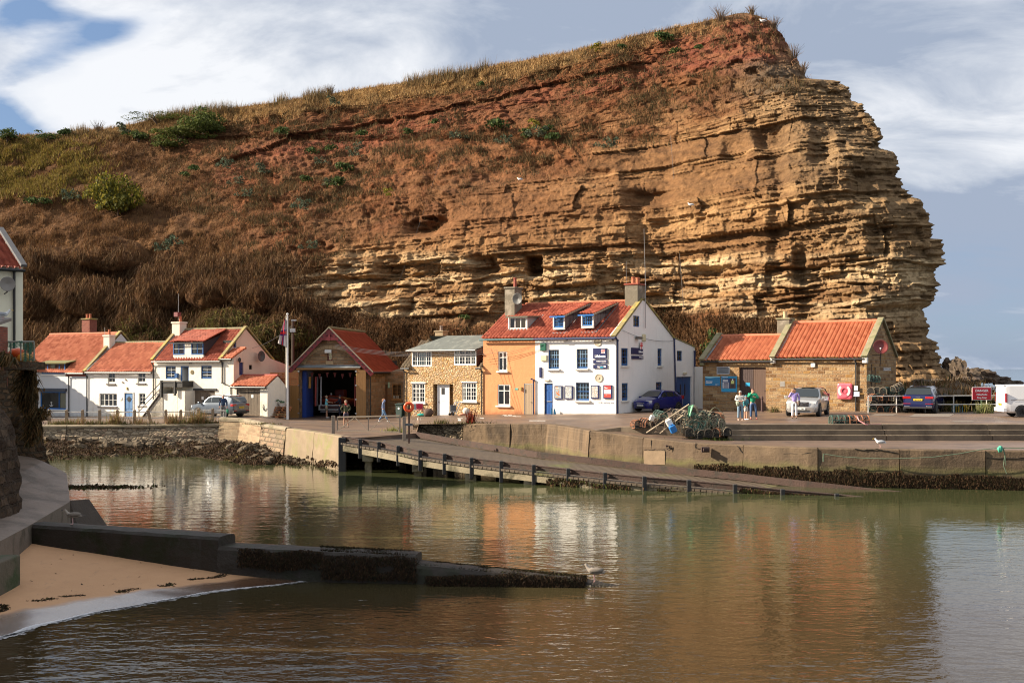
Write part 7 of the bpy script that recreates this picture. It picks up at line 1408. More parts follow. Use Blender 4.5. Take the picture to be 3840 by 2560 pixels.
 notice('navy framed board of tiny notices with a dark checked middle, second from the door',2119,1446,2149,1496,lambda s,a,b,c,d:(blocks(s,a,a+(b-a)*.42,c,d,(3,14),[(.3,.31,.3),(.55,.55,.52),(.22,.22,.22)],5),blocks(s,a+(b-a)*.45,a+(b-a)*.6,c,d,(2,18),[(.03,.03,.04),(.6,.6,.6)],6),blocks(s,a+(b-a)*.63,b,c,d,(3,12),[(.3,.31,.3),(.6,.6,.57),(.15,.25,.4)],7)))
 notice('navy framed board of tiny grey notices just right of the shop window',2217,1444,2247,1494,lambda s,a,b,c,d:blocks(s,a,b,c,d,(7,13),[(.3,.31,.3),(.2,.2,.2),(.6,.6,.57),(.42,.42,.4),(.5,.25,.1)],8))
 def f4(s,a,b,c,d):
  q=MB(T);h_=d-c;q.box(a,b,.0945,.097,c+h_*.7,d);q.box(a,b,.0945,.097,c,c+h_*.33);q.build('red_print',M('red_ink',(.62,.045,.03),.6,.05,1,0),s);q=MB(T);q.box(a,b,.0945,.097,c+h_*.34,c+h_*.69);q.build('white_print',WH,s)
  text('Be\nprepared',h_*.09,s,frontM(a+.04,d-h_*.12,.098),WH,sx=.8,bold=.004);text('Plan ahead',h_*.055,s,frontM(a+.04,c+h_*.24,.098),WH);q=MB(T)
  for k in range(4):zz=c+h_*(.40+.075*k);q.box(a+.05,a+.1,.0975,.099,zz,zz+.04)
  q.build('green_ticks',M('tick_green',(.2,.45,.05),.6,0,1,0),s);q=MB(T)
  for k in range(4):zz=c+h_*(.40+.075*k);q.box(a+.14,b-.08,.0975,.098,zz+.01,zz+.025)
  q.build('text_lines',M('grey_ink',(.4,.42,.42),.6,0,1,0),s)
 notice('navy framed red and white safety poster, rightmost on the white front',2264,1443,2296,1494,f4)
 x,z=fr.az(2244,1509);text('RNLI parking only',.16,h,frontM(x,z-.05,.004),NAVY,'wall_lettering',.002)
white_house()
#---- stone store with the flood station signs
def store():
 fr=Fr(2635,79.9,3250,73.2,2.26);t=fr.thing('stone_store','long honey-coloured squared stone store with two bright red pantile roofs','building');T=fr.T();A1=fr.L;Am=fr.a(2898)
 SN=brickmat('store_stone',[(.20,.105,.045),(.40,.25,.125),(.30,.175,.08),(.47,.33,.18),(.36,.20,.065)],(.36,.265,.165),.52,.235,.020,bump=1.0,dist=.045,irregular=.6)
 z1=(fr.z(2640,1353)+fr.z(2890,1345))/2;z2=(fr.z(2905,1342)+fr.z(3240,1336))/2;b1=2.6;zr1=fr.z(2800,1262,b1);b2=3.1;zr2=fr.z(3100,1211,b2);Bd=6.2;dd=(fr.a(2772),fr.a(2872),.06,fr.z(2822,1377));vt=fr.rect(2688,1375,2736,1403);eb=fr.rect(2925,1430,2944,1450)
 mb=MB(T);wall(mb,0,Am,-.8,[(0,z1),(Am,z1)],[dd,vt],rev=.25);wall(mb,Am,A1,-.8,[(Am,z2),(A1,z2)],[eb],rev=.08);mb.T=None
 mb.poly([(0,0,-.8),(0,Bd-1,-.8),(0,Bd-1,z1),(0,b1,zr1),(0,0,z1)]);mb.poly([(Am,0,z1-.3),(Am,0,z2),(Am,b2,zr2),(Am,Bd,z2),(Am,Bd,z1-.3)]);mb.poly([(0,Bd-1,-.8),(Am,Bd-1,-.8),(Am,Bd-1,z1),(0,Bd-1,z1)]);mb.poly([(Am,Bd,-.8),(A1,Bd,-.8),(A1,Bd,z2),(Am,Bd,z2)]);mb.poly([(A1,0,-.8),(A1,0,z2),(A1,b2,zr2),(A1,Bd,z2),(A1,Bd,-.8)]);mb.build('wall',SN,t,fix=False)
 DW=M('dark_brown_boards',(.045,.022,.018),.55,.35,5,.4,stretch=(6,1,.4));m2=dd[0]+(dd[1]-dd[0])*.5;a_=door(t,T,(dd[0],m2-.01,dd[2],dd[3]),DW,'board',w0=-.16,handle=False);b_=door(t,T,(m2+.01,dd[1],dd[2],dd[3]),M('worn_brown_boards',(.10,.055,.035),.7,.4,5,.5,stretch=(6,1,.3)),'board',w0=-.16)
 q=MB(T);x,z=fr.az(2801,1441);q.box(x-.16,x+.16,-.145,-.13,z-.11,z+.11);tag(q.build('sign',M('cyan_sign',(.02,.30,.52),.4,.05),None),'small blue notice on the dark store door','sign').matrix_world=t.matrix_basis
 q=MB(T);a,b,c,d=vt;q.box(a,b,-.22,-.2,c,d);q.build('vent_back',BLACKP,t);q=MB(T);q.box(a,a+.05,-.2,.02,c,d);q.box(b-.05,b,-.2,.02,c,d);q.box(a,b,-.2,.02,c,c+.05);q.box(a,b,-.2,.02,d-.05,d)
 for k in range(6):zz=c+(d-c)*(k+.4)/6.3;q.poly([(a+.04,-.0,zz-.02),(b-.04,-.0,zz-.02),(b-.04,-.14,zz+.07),(a+.04,-.14,zz+.07)])
 q.build('louvre_vent',M('grey_metal',(.45,.47,.5),.5,.15),t,fix=False);q=MB(T);a,b,c,d=eb;q.box(a,b,-.06,.02,c,d);q.build('meter_box',M('meter_metal',(.22,.2,.18),.6,.3,6),t,bevel=.02)
 q=MB(T);q.box(dd[0]-.08,dd[1]+.1,-.1,.35,-.5,.05);q.build('threshold',M('step_stone',()),t)
 for(a0,a1,bb,zz,zr,nm)in((.18,Am,b1,z1,zr1,'l'),(Am+.25,A1-.2,b2,z2,zr2,'r')):
  tiles('roof',(a0,-.22,zz-.1),(a1,-.22,zz-.1),(a0,bb,zr),PANT3,t,wave=.30,course=.33,amp=.07);tiles('roof',(a1,Bd+.1,zz-.1-(zr-zz)*.0),(a0,Bd+.1,zz-.1),(a1,bb,zr),PANT3,t,wave=.30,course=.33);ridge(t,(a0,bb,zr+.06),(a1,bb,zr+.06),M('orange_ridge',(.48,.15,.07),.7,.15),.13);gutter(t,(a0-.2,-.3,zz-.13),(a1+.15,-.3,zz-.13),BLACKP,.06)
 for A,bb,zz,zr in((.05,b1,z1,zr1),(Am+.08,b2,z2,zr2),(A1-.05,b2,z2,zr2)):coping(t,[(A,-.35,zz+.02),(A,bb,zr+.25),(A,Bd,zz+.05)],.4,.14,GREYCOPE);coping(t,[(A+(.24 if A<A1-1 else-.24),-.2,zz),(A+(.24 if A<A1-1 else-.24),bb,zr+.08)],.14,.06,LEAD,'flashing')
 for A,zz in((.05,z1),(Am+.08,z2),(A1-.05,z2)):
  q=MB();q.box(A-.16,A+.16,-.3,.0,zz-.4,zz-.02);q.build('kneeler',SOFFIT if A>.1 else GREYCOPE,t,bevel=.04)
 g=np.random.default_rng(2);n=900;xs_=g.uniform(0,A1,n);W_=[fr.W(x_,-.3+g.uniform(-.08,.08),(z1 if x_<Am else z2)-.05)for x_ in xs_ if(math.sin(x_*1.7)+math.sin(x_*4.1))>-.2];blades('gutter_moss','weeds and moss growing in the gutter of the stone store','moss',np.array([tuple(p_)for p_ in W_]),.09,.05,[(.12,.11,.03),(.2,.13,.06),(.08,.09,.02)],5,1.0)
 x,z=fr.az(2947,1194,b2-.4);chimney(t,(fr.a(2947,b2),b2-.1),.9,.8,zr2-1.0,fr.z(2947,1199,b2),M('grey_render_chimney',()),((0,0),),GREYCOPE,.5,M('buff_pot',(.5,.36,.2),.8,.2),.16)
 x=fr.a(3211);pipe(t,[(x,-.26,z2-.2),(x,-.09,z2-.35),(x,-.09,-.1)],.055)
 S=fr.Ts(A1);ds=thing('satellite_dish','large rusty red satellite dish on the gable of the stone store','satellite dish',fr.W(A1+.6,.9,fr.sz(3278,1303,A1)),fr.rz);ds.scale=(.64,)*3;q=MB();q.lathe([(.03,0),(.35,.03),(.62,.12),(.74,.22),(.73,.235),(.6,.14),(.33,.05),(.0,.02)],(0,0,0),26,'y');q.v=[Matrix.Rotation(R(28),4,'Z')@Matrix.Rotation(R(-14),4,'X')@Vector((v[0],-v[1],v[2]))for v in q.v];q.v=[tuple(v)for v in q.v];q.build('dish',M('rusty_dish',(.17,.025,.022),.45,.3,2,.1,col2=(.45,.4,.38),c2s=1.0,c2lo=.62,c2hi=.66),ds,smooth=True)
 q=MB();q.tube([(0,-.05,-.3),(.2,-.55,-.15)],.02,6);q.blob((.2,-.6,-.12),(.08,.08,.08),8,6);q.build('feed_arm',WHITEW,ds);q=MB();q.tube([(0,.05,-.1),(0,.1,-1.7)],.04,6);q.tube([(0,.08,-.75),(-.85,.1,-.75)],.03,6);q.build('bracket',BLACKP,ds)
 for(b0,zt,zb)in((.9,3.2,1.6),(1.6,3.0,1.4)):pipe(t,[(A1+.04,b0,zt),(A1+.04,b0,zb)],.02,BLACKP,'cable')
 def hang(nm,lab,cat,px0,py0,px1,py1,dp):r=fr.rect(px0,py0,px1,py1);s=fr.thing(nm,lab,cat);return s,r
 BL=M('agency_blue',(.01,.17,.36),.35,.06,2,0)
 s,r=hang('sign','plain blue welcome sign with a wave along its top, left on the stone store','sign',2645,1411,2701,1446,.04);q=MB(T);q.box(*r[:2],.003,.04,*r[2:]);q.build('board',BL,s);a,b,c,d=r;h_=d-c;q=MB(T);N_=12
 for k in range(N_):
  x0,x1=a+(b-a)*k/N_,a+(b-a)*(k+1)/N_;f=lambda x:d-h_*(.13+.05*math.sin((x-a)/(b-a)*5.5));q.poly([(x0,.042,f(x0)),(x1,.042,f(x1)),(x1,.042,d),(x0,.042,d)])
 q.build('wave',M('pale_cyan',(.25,.55,.65),.4,.05,2,0),s,fix=False);text('Welcome to\nStaithes SPS',h_*.15,s,frontM(a+.06,c+h_*.42,.042),WH,bold=.003);text('Environment\nAgency',h_*.07,s,frontM(b-.35,c+h_*.15,.042),WH)
 s,r=hang('sign','square blue safety information board with a photo of a worker, beside the welcome sign','sign',2706,1410,2764,1469,.04);a,b,c,d=r;w_,h_=b-a,d-c;q=MB(T);q.box(a,b,.003,.04,c,d);q.build('board',M('agency_bright_blue',(.01,.26,.48),.35,.05,2,0),s);q=MB(T);q.box(a+w_*.06,b-w_*.07,.04,.046,c+h_*.22,d-h_*.12);q.build('panel',M('panel_navy',(.01,.05,.16),.4,.05,2,0),s)
 q=MB(T);q.box(a+w_*.55,b-w_*.1,.046,.048,c+h_*.24,d-h_*.15);q.build('photo',M('photo_dark',(.07,.04,.03),.5,.6,12,0),s);q=MB(T);x=a+w_*.73;q.box(x-w_*.1,x+w_*.1,.048,.051,c+h_*.52,c+h_*.72);q.build('worker_jacket',M('hi_vis',(.55,.6,.2),.5,.1),s);q=MB(T);q.box(x-w_*.04,x+w_*.04,.048,.051,c+h_*.73,c+h_*.82);q.build('worker_helmet',WH,s);q=MB(T);q.box(x-w_*.07,x-.01,.048,.051,c+h_*.28,c+h_*.52);q.box(x+.01,x+w_*.07,.048,.051,c+h_*.28,c+h_*.52);q.build('worker_trousers',BLK,s)
 q=MB(T)
 for k in range(5):zz=c+h_*(.25+.07*k);q.box(a+w_*.16,a+w_*.46,.047,.049,zz,zz+h_*.045)
 q.build('list_bars',NAVY,s);q=MB(T);q.box(a+w_*.08,a+w_*.49,.046,.0475,c+h_*.23,c+h_*.61);q.build('list_ground',M('pale_grey',(.5,.5,.52),.5,.05),s);text('Safety information',h_*.05,s,frontM(a+w_*.08,d-h_*.09,.042),WH,bold=.003);text('Stay Safe',h_*.05,s,frontM(a+w_*.08,d-h_*.19,.048),M('cyan_letters',()));q=MB(T)
 for k in range(3):zz=d-h_*(.25+.05*k);q.box(a+w_*.1,a+w_*.44,.047,.049,zz,zz+h_*.025)
 q.build('text_lines',WH,s)
 s,r=hang('alarm_box','white wedge alarm box high on the stone store','alarm box',3042,1361,3059,1377,.1);q=MB(T);q.prism([(r[0],r[3]),(r[1],r[3]),(r[1]-.05,r[2]+.05),((r[0]+r[1])/2,r[2]-.03),(r[0]+.05,r[2]+.05)],'y',.0,.12)if False else q.box(r[0],r[1],0,.12,r[2],r[3]);q.build('case',WHITEW,s,bevel=.05)
 s,r=hang('lifebuoy_case','pink square lifebuoy housing on the stone store wall','lifebuoy',3143,1436,3200,1497,.2);a,b,c,d=r;PKM=M('pink_plastic',(.62,.10,.14),.4,.08,2,0,coat=.3);q=MB(T);q.box(a,b,.02,.26,c,d);q.build('case',PKM,s,bevel=.12);xm,zm,R0=(a+b)/2,(c+d)/2+.03,(b-a)*.42
 def ring(nm,r0,r1,w0,w1,mt,a0=0,a1=360):
  q=MB(T);n=28;A_=[R(a0+(a1-a0)*k/n)for k in range(n+1)]
  for p_,p2 in zip(A_,A_[1:]):
   q.poly([(xm+r0*math.cos(p_),w1,zm+r0*math.sin(p_)),(xm+r1*math.cos(p_),w1,zm+r1*math.sin(p_)),(xm+r1*math.cos(p2),w1,zm+r1*math.sin(p2)),(xm+r0*math.cos(p2),w1,zm+r0*math.sin(p2))]);q.poly([(xm+r1*math.cos(p_),w0,zm+r1*math.sin(p_)),(xm+r1*math.cos(p2),w0,zm+r1*math.sin(p2)),(xm+r1*math.cos(p2),w1,zm+r1*math.sin(p2)),(xm+r1*math.cos(p_),w1,zm+r1*math.sin(p_))])
  return q.build(nm,mt,s,fix=False)
 ring('ring',R0*.45,R0,.25,.30,PKM);GRM=M('buoy_grey',(.55,.52,.48),.5,.05,2,0)
 for k in range(4):
  if k%2==0:ring('grey_band',R0*.62,R0*.97,.3,.305,GRM,k*90-52,k*90+52)
 ring('inner_ring',R0*.35,R0*.45,.25,.32,M('pink_dark',(.45,.05,.08),.5,.05))
 for k,(x0,y0,x1,y1,c_)in enumerate(((3206,1446,3220,1464,(.6,.62,.62)),(3204,1468,3226,1486,(.5,.5,.6)))):s,r=hang('notice','upper pale paper notice on the downpipe of the stone store' if k==0 else 'lower lilac paper notice on the downpipe of the stone store','notice',x0,y0,x1,y1,.1);q=MB(T);q.box(r[0],r[1],.16,.17,r[2],r[3]);q.build('sheet',M('notice_%d'%k,c_,.6,.2,9,0),s)
 return fr
ST=store()
#---- boundary wall between white house and store
q=MB();a,b=P(2604,1375,84),P(2640,1374,82.5);q.poly([(a.x,a.y,1.6),(b.x,b.y,1.6),b,a]);q.poly([a,b,b+Vector((0,.35,0)),a+Vector((0,.35,0))]);tag(q.build('garden_wall',render_paint('link_wall_render',(.72,.70,.66)),None,fix=False),'low white wall closing the gap between the lifeboat house and the stone store','wall')
#---- tall cream house in the upper left and unseen shading houses off the left edge
def cream_house():
 p2=XD(86,50.5,5.2);p=p2-Vector((.777,.629,0))*8.5;t=thing('house','tall cream rendered house cut by the left edge, dish and drainpipe on its wall','house',(0,0,0));CM=render_paint('cream_house_render',(.84,.80,.63),(.5,.46,.34),.3,.25);mb=MB();zt=P(86,1000,50.5).z;zb=1.5;L=9.0
 a0,a1=Vector((p.x,p.y,0)),Vector((p2.x,p2.y,0));bk=Vector((-.629,.777,0))*7;mid=a0.lerp(a1,.5)
 f=lambda v,z:(v.x,v.y,z);zr=zt+1.9;mb.poly([f(a0,zb),f(a1,zb),f(a1,zt),f(a0,zt)]);mb.poly([f(a1,zb),f(a1+bk,zb),f(a1+bk,zt),f(a1+bk*.5,zr),f(a1,zt)]);mb.poly([f(a0+bk,zb),f(a0,zb),f(a0,zt),f(a0+bk*.5,zr),f(a0+bk,zt)]);mb.poly([f(a0+bk,zb),f(a0+bk,zt),f(a1+bk,zt),f(a1+bk,zb)]);mb.build('wall',CM,t)
 n=(a1-a0).normalized();out=Vector((n.y,-n.x,0));e=out*.25;tiles('roof',f(a0+e,zt-.15),f(a1+e-n*.15,zt-.15),f(a0+bk*.5,zr),PANT2,t);tiles('roof',f(a1+bk-e,zt-.15),f(a0+bk-e,zt-.15),f(a1+bk*.5,zr),PANT2,t);coping(t,[f(a1+e-n*.02,zt+.02),f(a1+bk*.5-n*.02,zr+.15),f(a1+bk-e,zt)],.26,.12,M('slate_coping',(.10,.10,.105),.8,.3,3,.3));gutter(t,f(a0+e*1.3,zt-.2),f(a1+e*1.3,zt-.2))
 x=P(60,1100,50.5);pp=a0+n*((x.x-a0.x)/n.x)+out*.1;pipe(t,[(pp.x,pp.y,zt-.2),(pp.x,pp.y,4.0)],.06);d=MB();c=a0+n*((P(38,1070,50.6).x-a0.x)/n.x)+out*.45;zc=P(38,1070,50.4).z;d.lathe([(.02,0),(.2,.03),(.32,.1),(.31,.11),(.0,.03)],(0,0,0),18,'y');rot=Matrix.Rotation(R(35),4,'Z');d.v=[tuple(rot@Vector((v[0],-v[1],v[2]))+Vector((c.x,c.y,zc)))for v in d.v];d.build('satellite_dish',M('grey_dish',(.22,.2,.18),.5,.2),t);q=MB();q.tube([(c.x,c.y,zc),(c.x,c.y,zc-.35),(c.x-out.x*.4,c.y-out.y*.4,zc-.4)],.03,6);q.build('dish_bracket',BLACKP,t)
 o=thing('brick_outhouse','corner of a brick outhouse with a slate cap at the left edge','outhouse',(0,0,0));A=XD(-150,36.0,5.0);B=XD(29,36.9,5.0);z1=P(28,1222,36).z;mb=MB();mb.box(A.x,B.x,36.0,36.9,4.4,z1);mb.build('wall',MATS['red_brick'],o);mb=MB();mb.poly([(A.x,35.8,z1+.15),(B.x+.08,35.8,z1+.06),(B.x+.08,37.0,z1+.3),(A.x,37.0,z1+.45)]);mb.poly([(A.x,35.8,z1+.0),(B.x+.08,35.8,z1-.03),(B.x+.08,35.8,z1+.06),(A.x,35.8,z1+.15)]);mb.poly([(B.x+.08,35.8,z1-.03),(B.x+.08,37.0,z1+.2),(B.x+.08,37.0,z1+.3),(B.x+.08,35.8,z1+.06)]);mb.build('cap',M('slate_cap',(.20,.17,.15),.7,.3),o,fix=False)
 A,B=XD(-100,45,5),XD(36,45,5)
cream_house()
def shade_row():  # unseen houses, placed and sized for the shade they cast into view
 PL=render_paint('plain_row_render',(.6,.57,.5));spec=[(-32,-19.0,13,21.5,12.0,'first unseen house added left of the quay to shade the foreground'),(-32,-19.0,22,35.5,12.5,'second unseen house added left of the quay to shade the foreground'),(-36,-22.5,36,43.5,13.0,'third unseen house added left of the quay to shade the foreground'),(-56,-44.6,91.5,103,10.5,'unseen cottage added past the left edge to shade the far terrace')]
 for x0,x1,y0,y1,h,lab in spec:
  t=thing('house',lab,'house',(0,0,0));mb=MB();ym=(y0+y1)/2;zb=0.8
  mb.poly([(x1,y0,zb),(x1,y1,zb),(x1,y1,h-2.5),(x1,y0,h-2.5)]);mb.poly([(x0,y0,zb),(x0,y0,h-2.5),(x0,y1,h-2.5),(x0,y1,zb)]);xm=(x0+x1)/2
  for y in(y0,y1):mb.poly([(x0,y,zb),(x1,y,zb),(x1,y,h-2.5),(xm,y,h),(x0,y,h-2.5)])
  mb.build('wall',PL,t);tiles('roof',(x1+.25,y0,h-2.65),(x1+.25,y1,h-2.65),(xm,y0,h),PANT2,t,wave=.3,course=.35,samples=4);tiles('roof',(x0-.25,y1,h-2.65),(x0-.25,y0,h-2.65),(xm,y1,h),PANT2,t,wave=.3,course=.35,samples=4)
  for k in range(3):
   q=MB();yy=y0+(y1-y0)*(k+.5)/3;q.box(x1,x1+.04,yy-.5,yy+.5,3.2,4.6);q.build('window',WHITEW,t)
shade_row()
# ================================================================ VEHICLES
def paint(name,c,metal=.5,rough=.28):return M(name,c,rough,.04,3,0,metal=metal,coat=.8,spec=.5)
TYRE=M('tyre_rubber',(.018,.018,.019),.8,.2,8,.2);ALLOY=M('alloy_wheel',(.42,.42,.43),.3,.1,3,0,metal=.85);DARKAL=M('dark_alloy',(.05,.05,.055),.35,.1,3,0,metal=.8)
CARGL=M('car_glass',(.015,.02,.022),.06,.1,3,0,spec=.9);CHROME=M('chrome',(.6,.6,.62),.15,.05,3,0,metal=1);LENS=M('headlamp_lens',(.62,.64,.66),.12,.2,6,0,spec=.8,coat=1);TAIL=M('tail_lamp',(.35,.008,.01),.15,.1,4,0,coat=1);PLAS=M('black_plastic',(.02,.02,.021),.6,.1,5,0)
PLY=M('plate_yellow',(.72,.50,.03),.4,0,1,0);PLW=M('plate_white',(.75,.75,.72),.4,0,1,0)
def car(name,label,loc,head,prof,W_,paintm,wheels,wr,plate,plates,glass,rims=ALLOY,van=False,roofrail=None,bumper=None,logo=None):
 """prof: [(x, z_bottom, z_belt, z_top, half width, half roof width)] front to back, x forward"""
 t=thing(name,label,'van' if van else 'car',loc,head);xs=[p[0]for p in prof]
 def at(x):return[float(np.interp(-x,[-q for q in xs],[p[k]for p in prof]))for k in range(1,6)]
 def sec(x,inset=0.0):
  zb,zl,zt,w_,r_=at(x);flat=zt-zl<.06
  return[(w_*.86,zb),(w_*.965,zb+.10),(w_*.995,zb+(zl-zb)*.45),(w_*.985,zb+(zl-zb)*.72),(w_*.95,zl),((w_*.88 if flat else r_+(w_*.93-r_)*.15),zt-.05 if not flat else zl+.012),(r_*.86 if not flat else w_*.62,zt if not flat else zt+.01),(0,zt+.025)]
 NX=44;mb=MB();rows=[];X=[xs[0]+(xs[-1]-xs[0])*i/NX for i in range(NX+1)];X=sorted(set(X+xs),reverse=True)
 for x in X:
  s_=sec(x);full=[(-y,z)for y,z in s_[:-1]]+[s_[-1]]+[(y,z)for y,z in s_[:-1]][::-1];rows.append([mb.pt((x,y,z))for y,z in full])
 for A,B in zip(rows,rows[1:]):
  for j in range(len(A)-1):mb.f.append([A[j],A[j+1],B[j+1],B[j]]);mb.mi.append(0)
  mb.f.append([A[-1],A[0],B[0],B[-1]]);mb.mi.append(0)
 mb.f.append(rows[0][::-1]);mb.mi.append(0);mb.f.append(rows[-1][:]);mb.mi.append(0)
 body=mb.build('body',paintm,t,smooth=True);m_=body.modifiers.new('edge','EDGE_SPLIT');m_.split_angle=R(38)
 def side_pt(x,f,sgn,off=.010):
  s_=sec(x);a,b=s_[4],s_[5];y=a[0]+(b[0]-a[0])*f;z=a[1]+(b[1]-a[1])*f;return(x,sgn*(y+off),z+off*.3)
 for(x0,x1,f0,f1,cut0,cut1)in glass['side']:
  for sgn in(-1,1):
   q=MB();n=8
   for i in range(n):
    xa,xb=x0+(x1-x0)*i/n,x0+(x1-x0)*(i+1)/n
    def top(x):
     k=(x0-x)/(x0-x1);return f0+(f1-f0)*min(1,(k/cut0 if cut0>0 else 1),((1-k)/cut1 if cut1>0 else 1))
    q.poly([side_pt(xa,f0,sgn),side_pt(xb,f0,sgn),side_pt(xb,max(f0+.01,top(xb)),sgn),side_pt(xa,max(f0+.01,top(xa)),sgn)])
   q.build('side_window',CARGL,t,fix=False)
 for nm,(x0,x1,k0,k1)in(('windscreen',glass['front']),('rear_window',glass['rear'])):
  if x0 is None:continue
  q=MB();n=6;sg=1 if nm=='windscreen' else-1
  for i in range(n):
   xa,xb=x0+(x1-x0)*i/n,x0+(x1-x0)*(i+1)/n;A_,B_=at(xa),at(xb);ya,yb=(A_[4]*.9+(A_[3]*.9-A_[4]*.9)*(1-i/n)*k0),(B_[4]*.9+(B_[3]*.9-B_[4]*.9)*(1-(i+1)/n)*k0);o=.022
   q.poly([(xa+sg*o,-ya,A_[2]+.03+.01),(xa+sg*o,ya,A_[2]+.03+.01),(xb+sg*o,yb,B_[2]+.03+.01),(xb+sg*o,-yb,B_[2]+.03+.01)])
  q.build(nm,CARGL,t,fix=False)
 for wx in wheels:
  for sgn in(-1,1):
   yw=sgn*(at(wx)[3]-.10);q=MB();q.lathe([(wr*.62,-.11),(wr*.94,-.115),(wr,-.08),(wr,.08),(wr*.94,.115),(wr*.62,.11)],(wx,yw,wr),22,'y');wh=q.build('wheel',TYRE,t)
   q=MB();s0=yw+sgn*.085;q.lathe([(wr*.18,0),(wr*.18,sgn*.02),(.0,sgn*.02)],(wx,s0,wr),10,'y')
   for k in range(5):
    a=k*2*math.pi/5+.3;q.beam((wx,s0+sgn*.01,wr),(wx+math.cos(a)*wr*.62,s0+sgn*.01,wr+math.sin(a)*wr*.62),.09 if rims is ALLOY else.13,.03,up=(0,1,0))
   n=20
   for k in range(n):
    a0,a1=k*2*math.pi/n,(k+1)*2*math.pi/n;P_=lambda a,r:(wx+math.cos(a)*r,s0+sgn*.035,wr+math.sin(a)*r);q.poly([P_(a0,wr*.58),P_(a1,wr*.58),P_(a1,wr*.66),P_(a0,wr*.66)])
   q.build('rim',rims,wh,fix=False)
   ar=MB();s1=sgn*(at(wx)[3]+.004);n=16
   for k in range(n):
    a0,a1=math.pi*k/n,math.pi*(k+1)/n;P_=lambda a,r:(wx+math.cos(a)*r,s1,wr+.0+math.sin(a)*r);ar.poly([P_(a0,wr*.9),P_(a1,wr*.9),P_(a1,wr*1.14),P_(a0,wr*1.14)])
   ar.poly([(wx-wr*1.14,s1,.18),(wx+wr*1.14,s1,.18),(wx+wr*1.14,s1,wr),(wx-wr*1.14,s1,wr)])if False else None
   ar.build('wheel_arch',PLAS,t,fix=False)
 for nm,y0,y1,x,z0,z1,mt in plate:
  for sgn in((-1,1)if nm in('headlight','tail_light','fog_light','exhaust','mirror','door_handle')else(1,)):
   q=MB();ya,yb=sorted((y0*sgn,y1*sgn));xa,xb=x if isinstance(x,tuple)else(x-.03,x+.03);q.box(xa,xb,ya,yb,z0,z1);q.build(nm,mt,t,bevel=.015)
 for txt,x,z,sx,mt,h in plates:
  s_=1 if x>0 else-1;w2=.26;q=MB();q.box(min(x,x+s_*.015),max(x,x+s_*.015),-w2,w2,z-.06,z+.06);pl=q.build('number_plate',mt,t)
  Mt=Matrix(((0,0,s_,x+s_*.017),(s_,0,0,0),(0,1,0,z-.035),(0,0,0,1)));text(txt,.095,pl,Mt,BLK,'plate_lettering',.001,'CENTER',.002,sx=.95)
 if roofrail:
  for sgn in(-1,1):q=MB();q.tube([(x,sgn*(at(x)[4]*.93),at(x)[2]+.035)for x in roofrail[:-1]],.018,5);q.build('roof_rail',roofrail[-1],t)
 return t
def carloc(px,py,phi,z=None):
 p=GY(px,py)if z is None else G(px,py,z);r=Vector((p.x,p.y,0)).normalized();l=Vector((-r.y,r.x,0));f=l*math.cos(R(phi))+r*math.sin(R(phi));return(p.x,p.y,p.z),math.atan2(f.y,f.x)
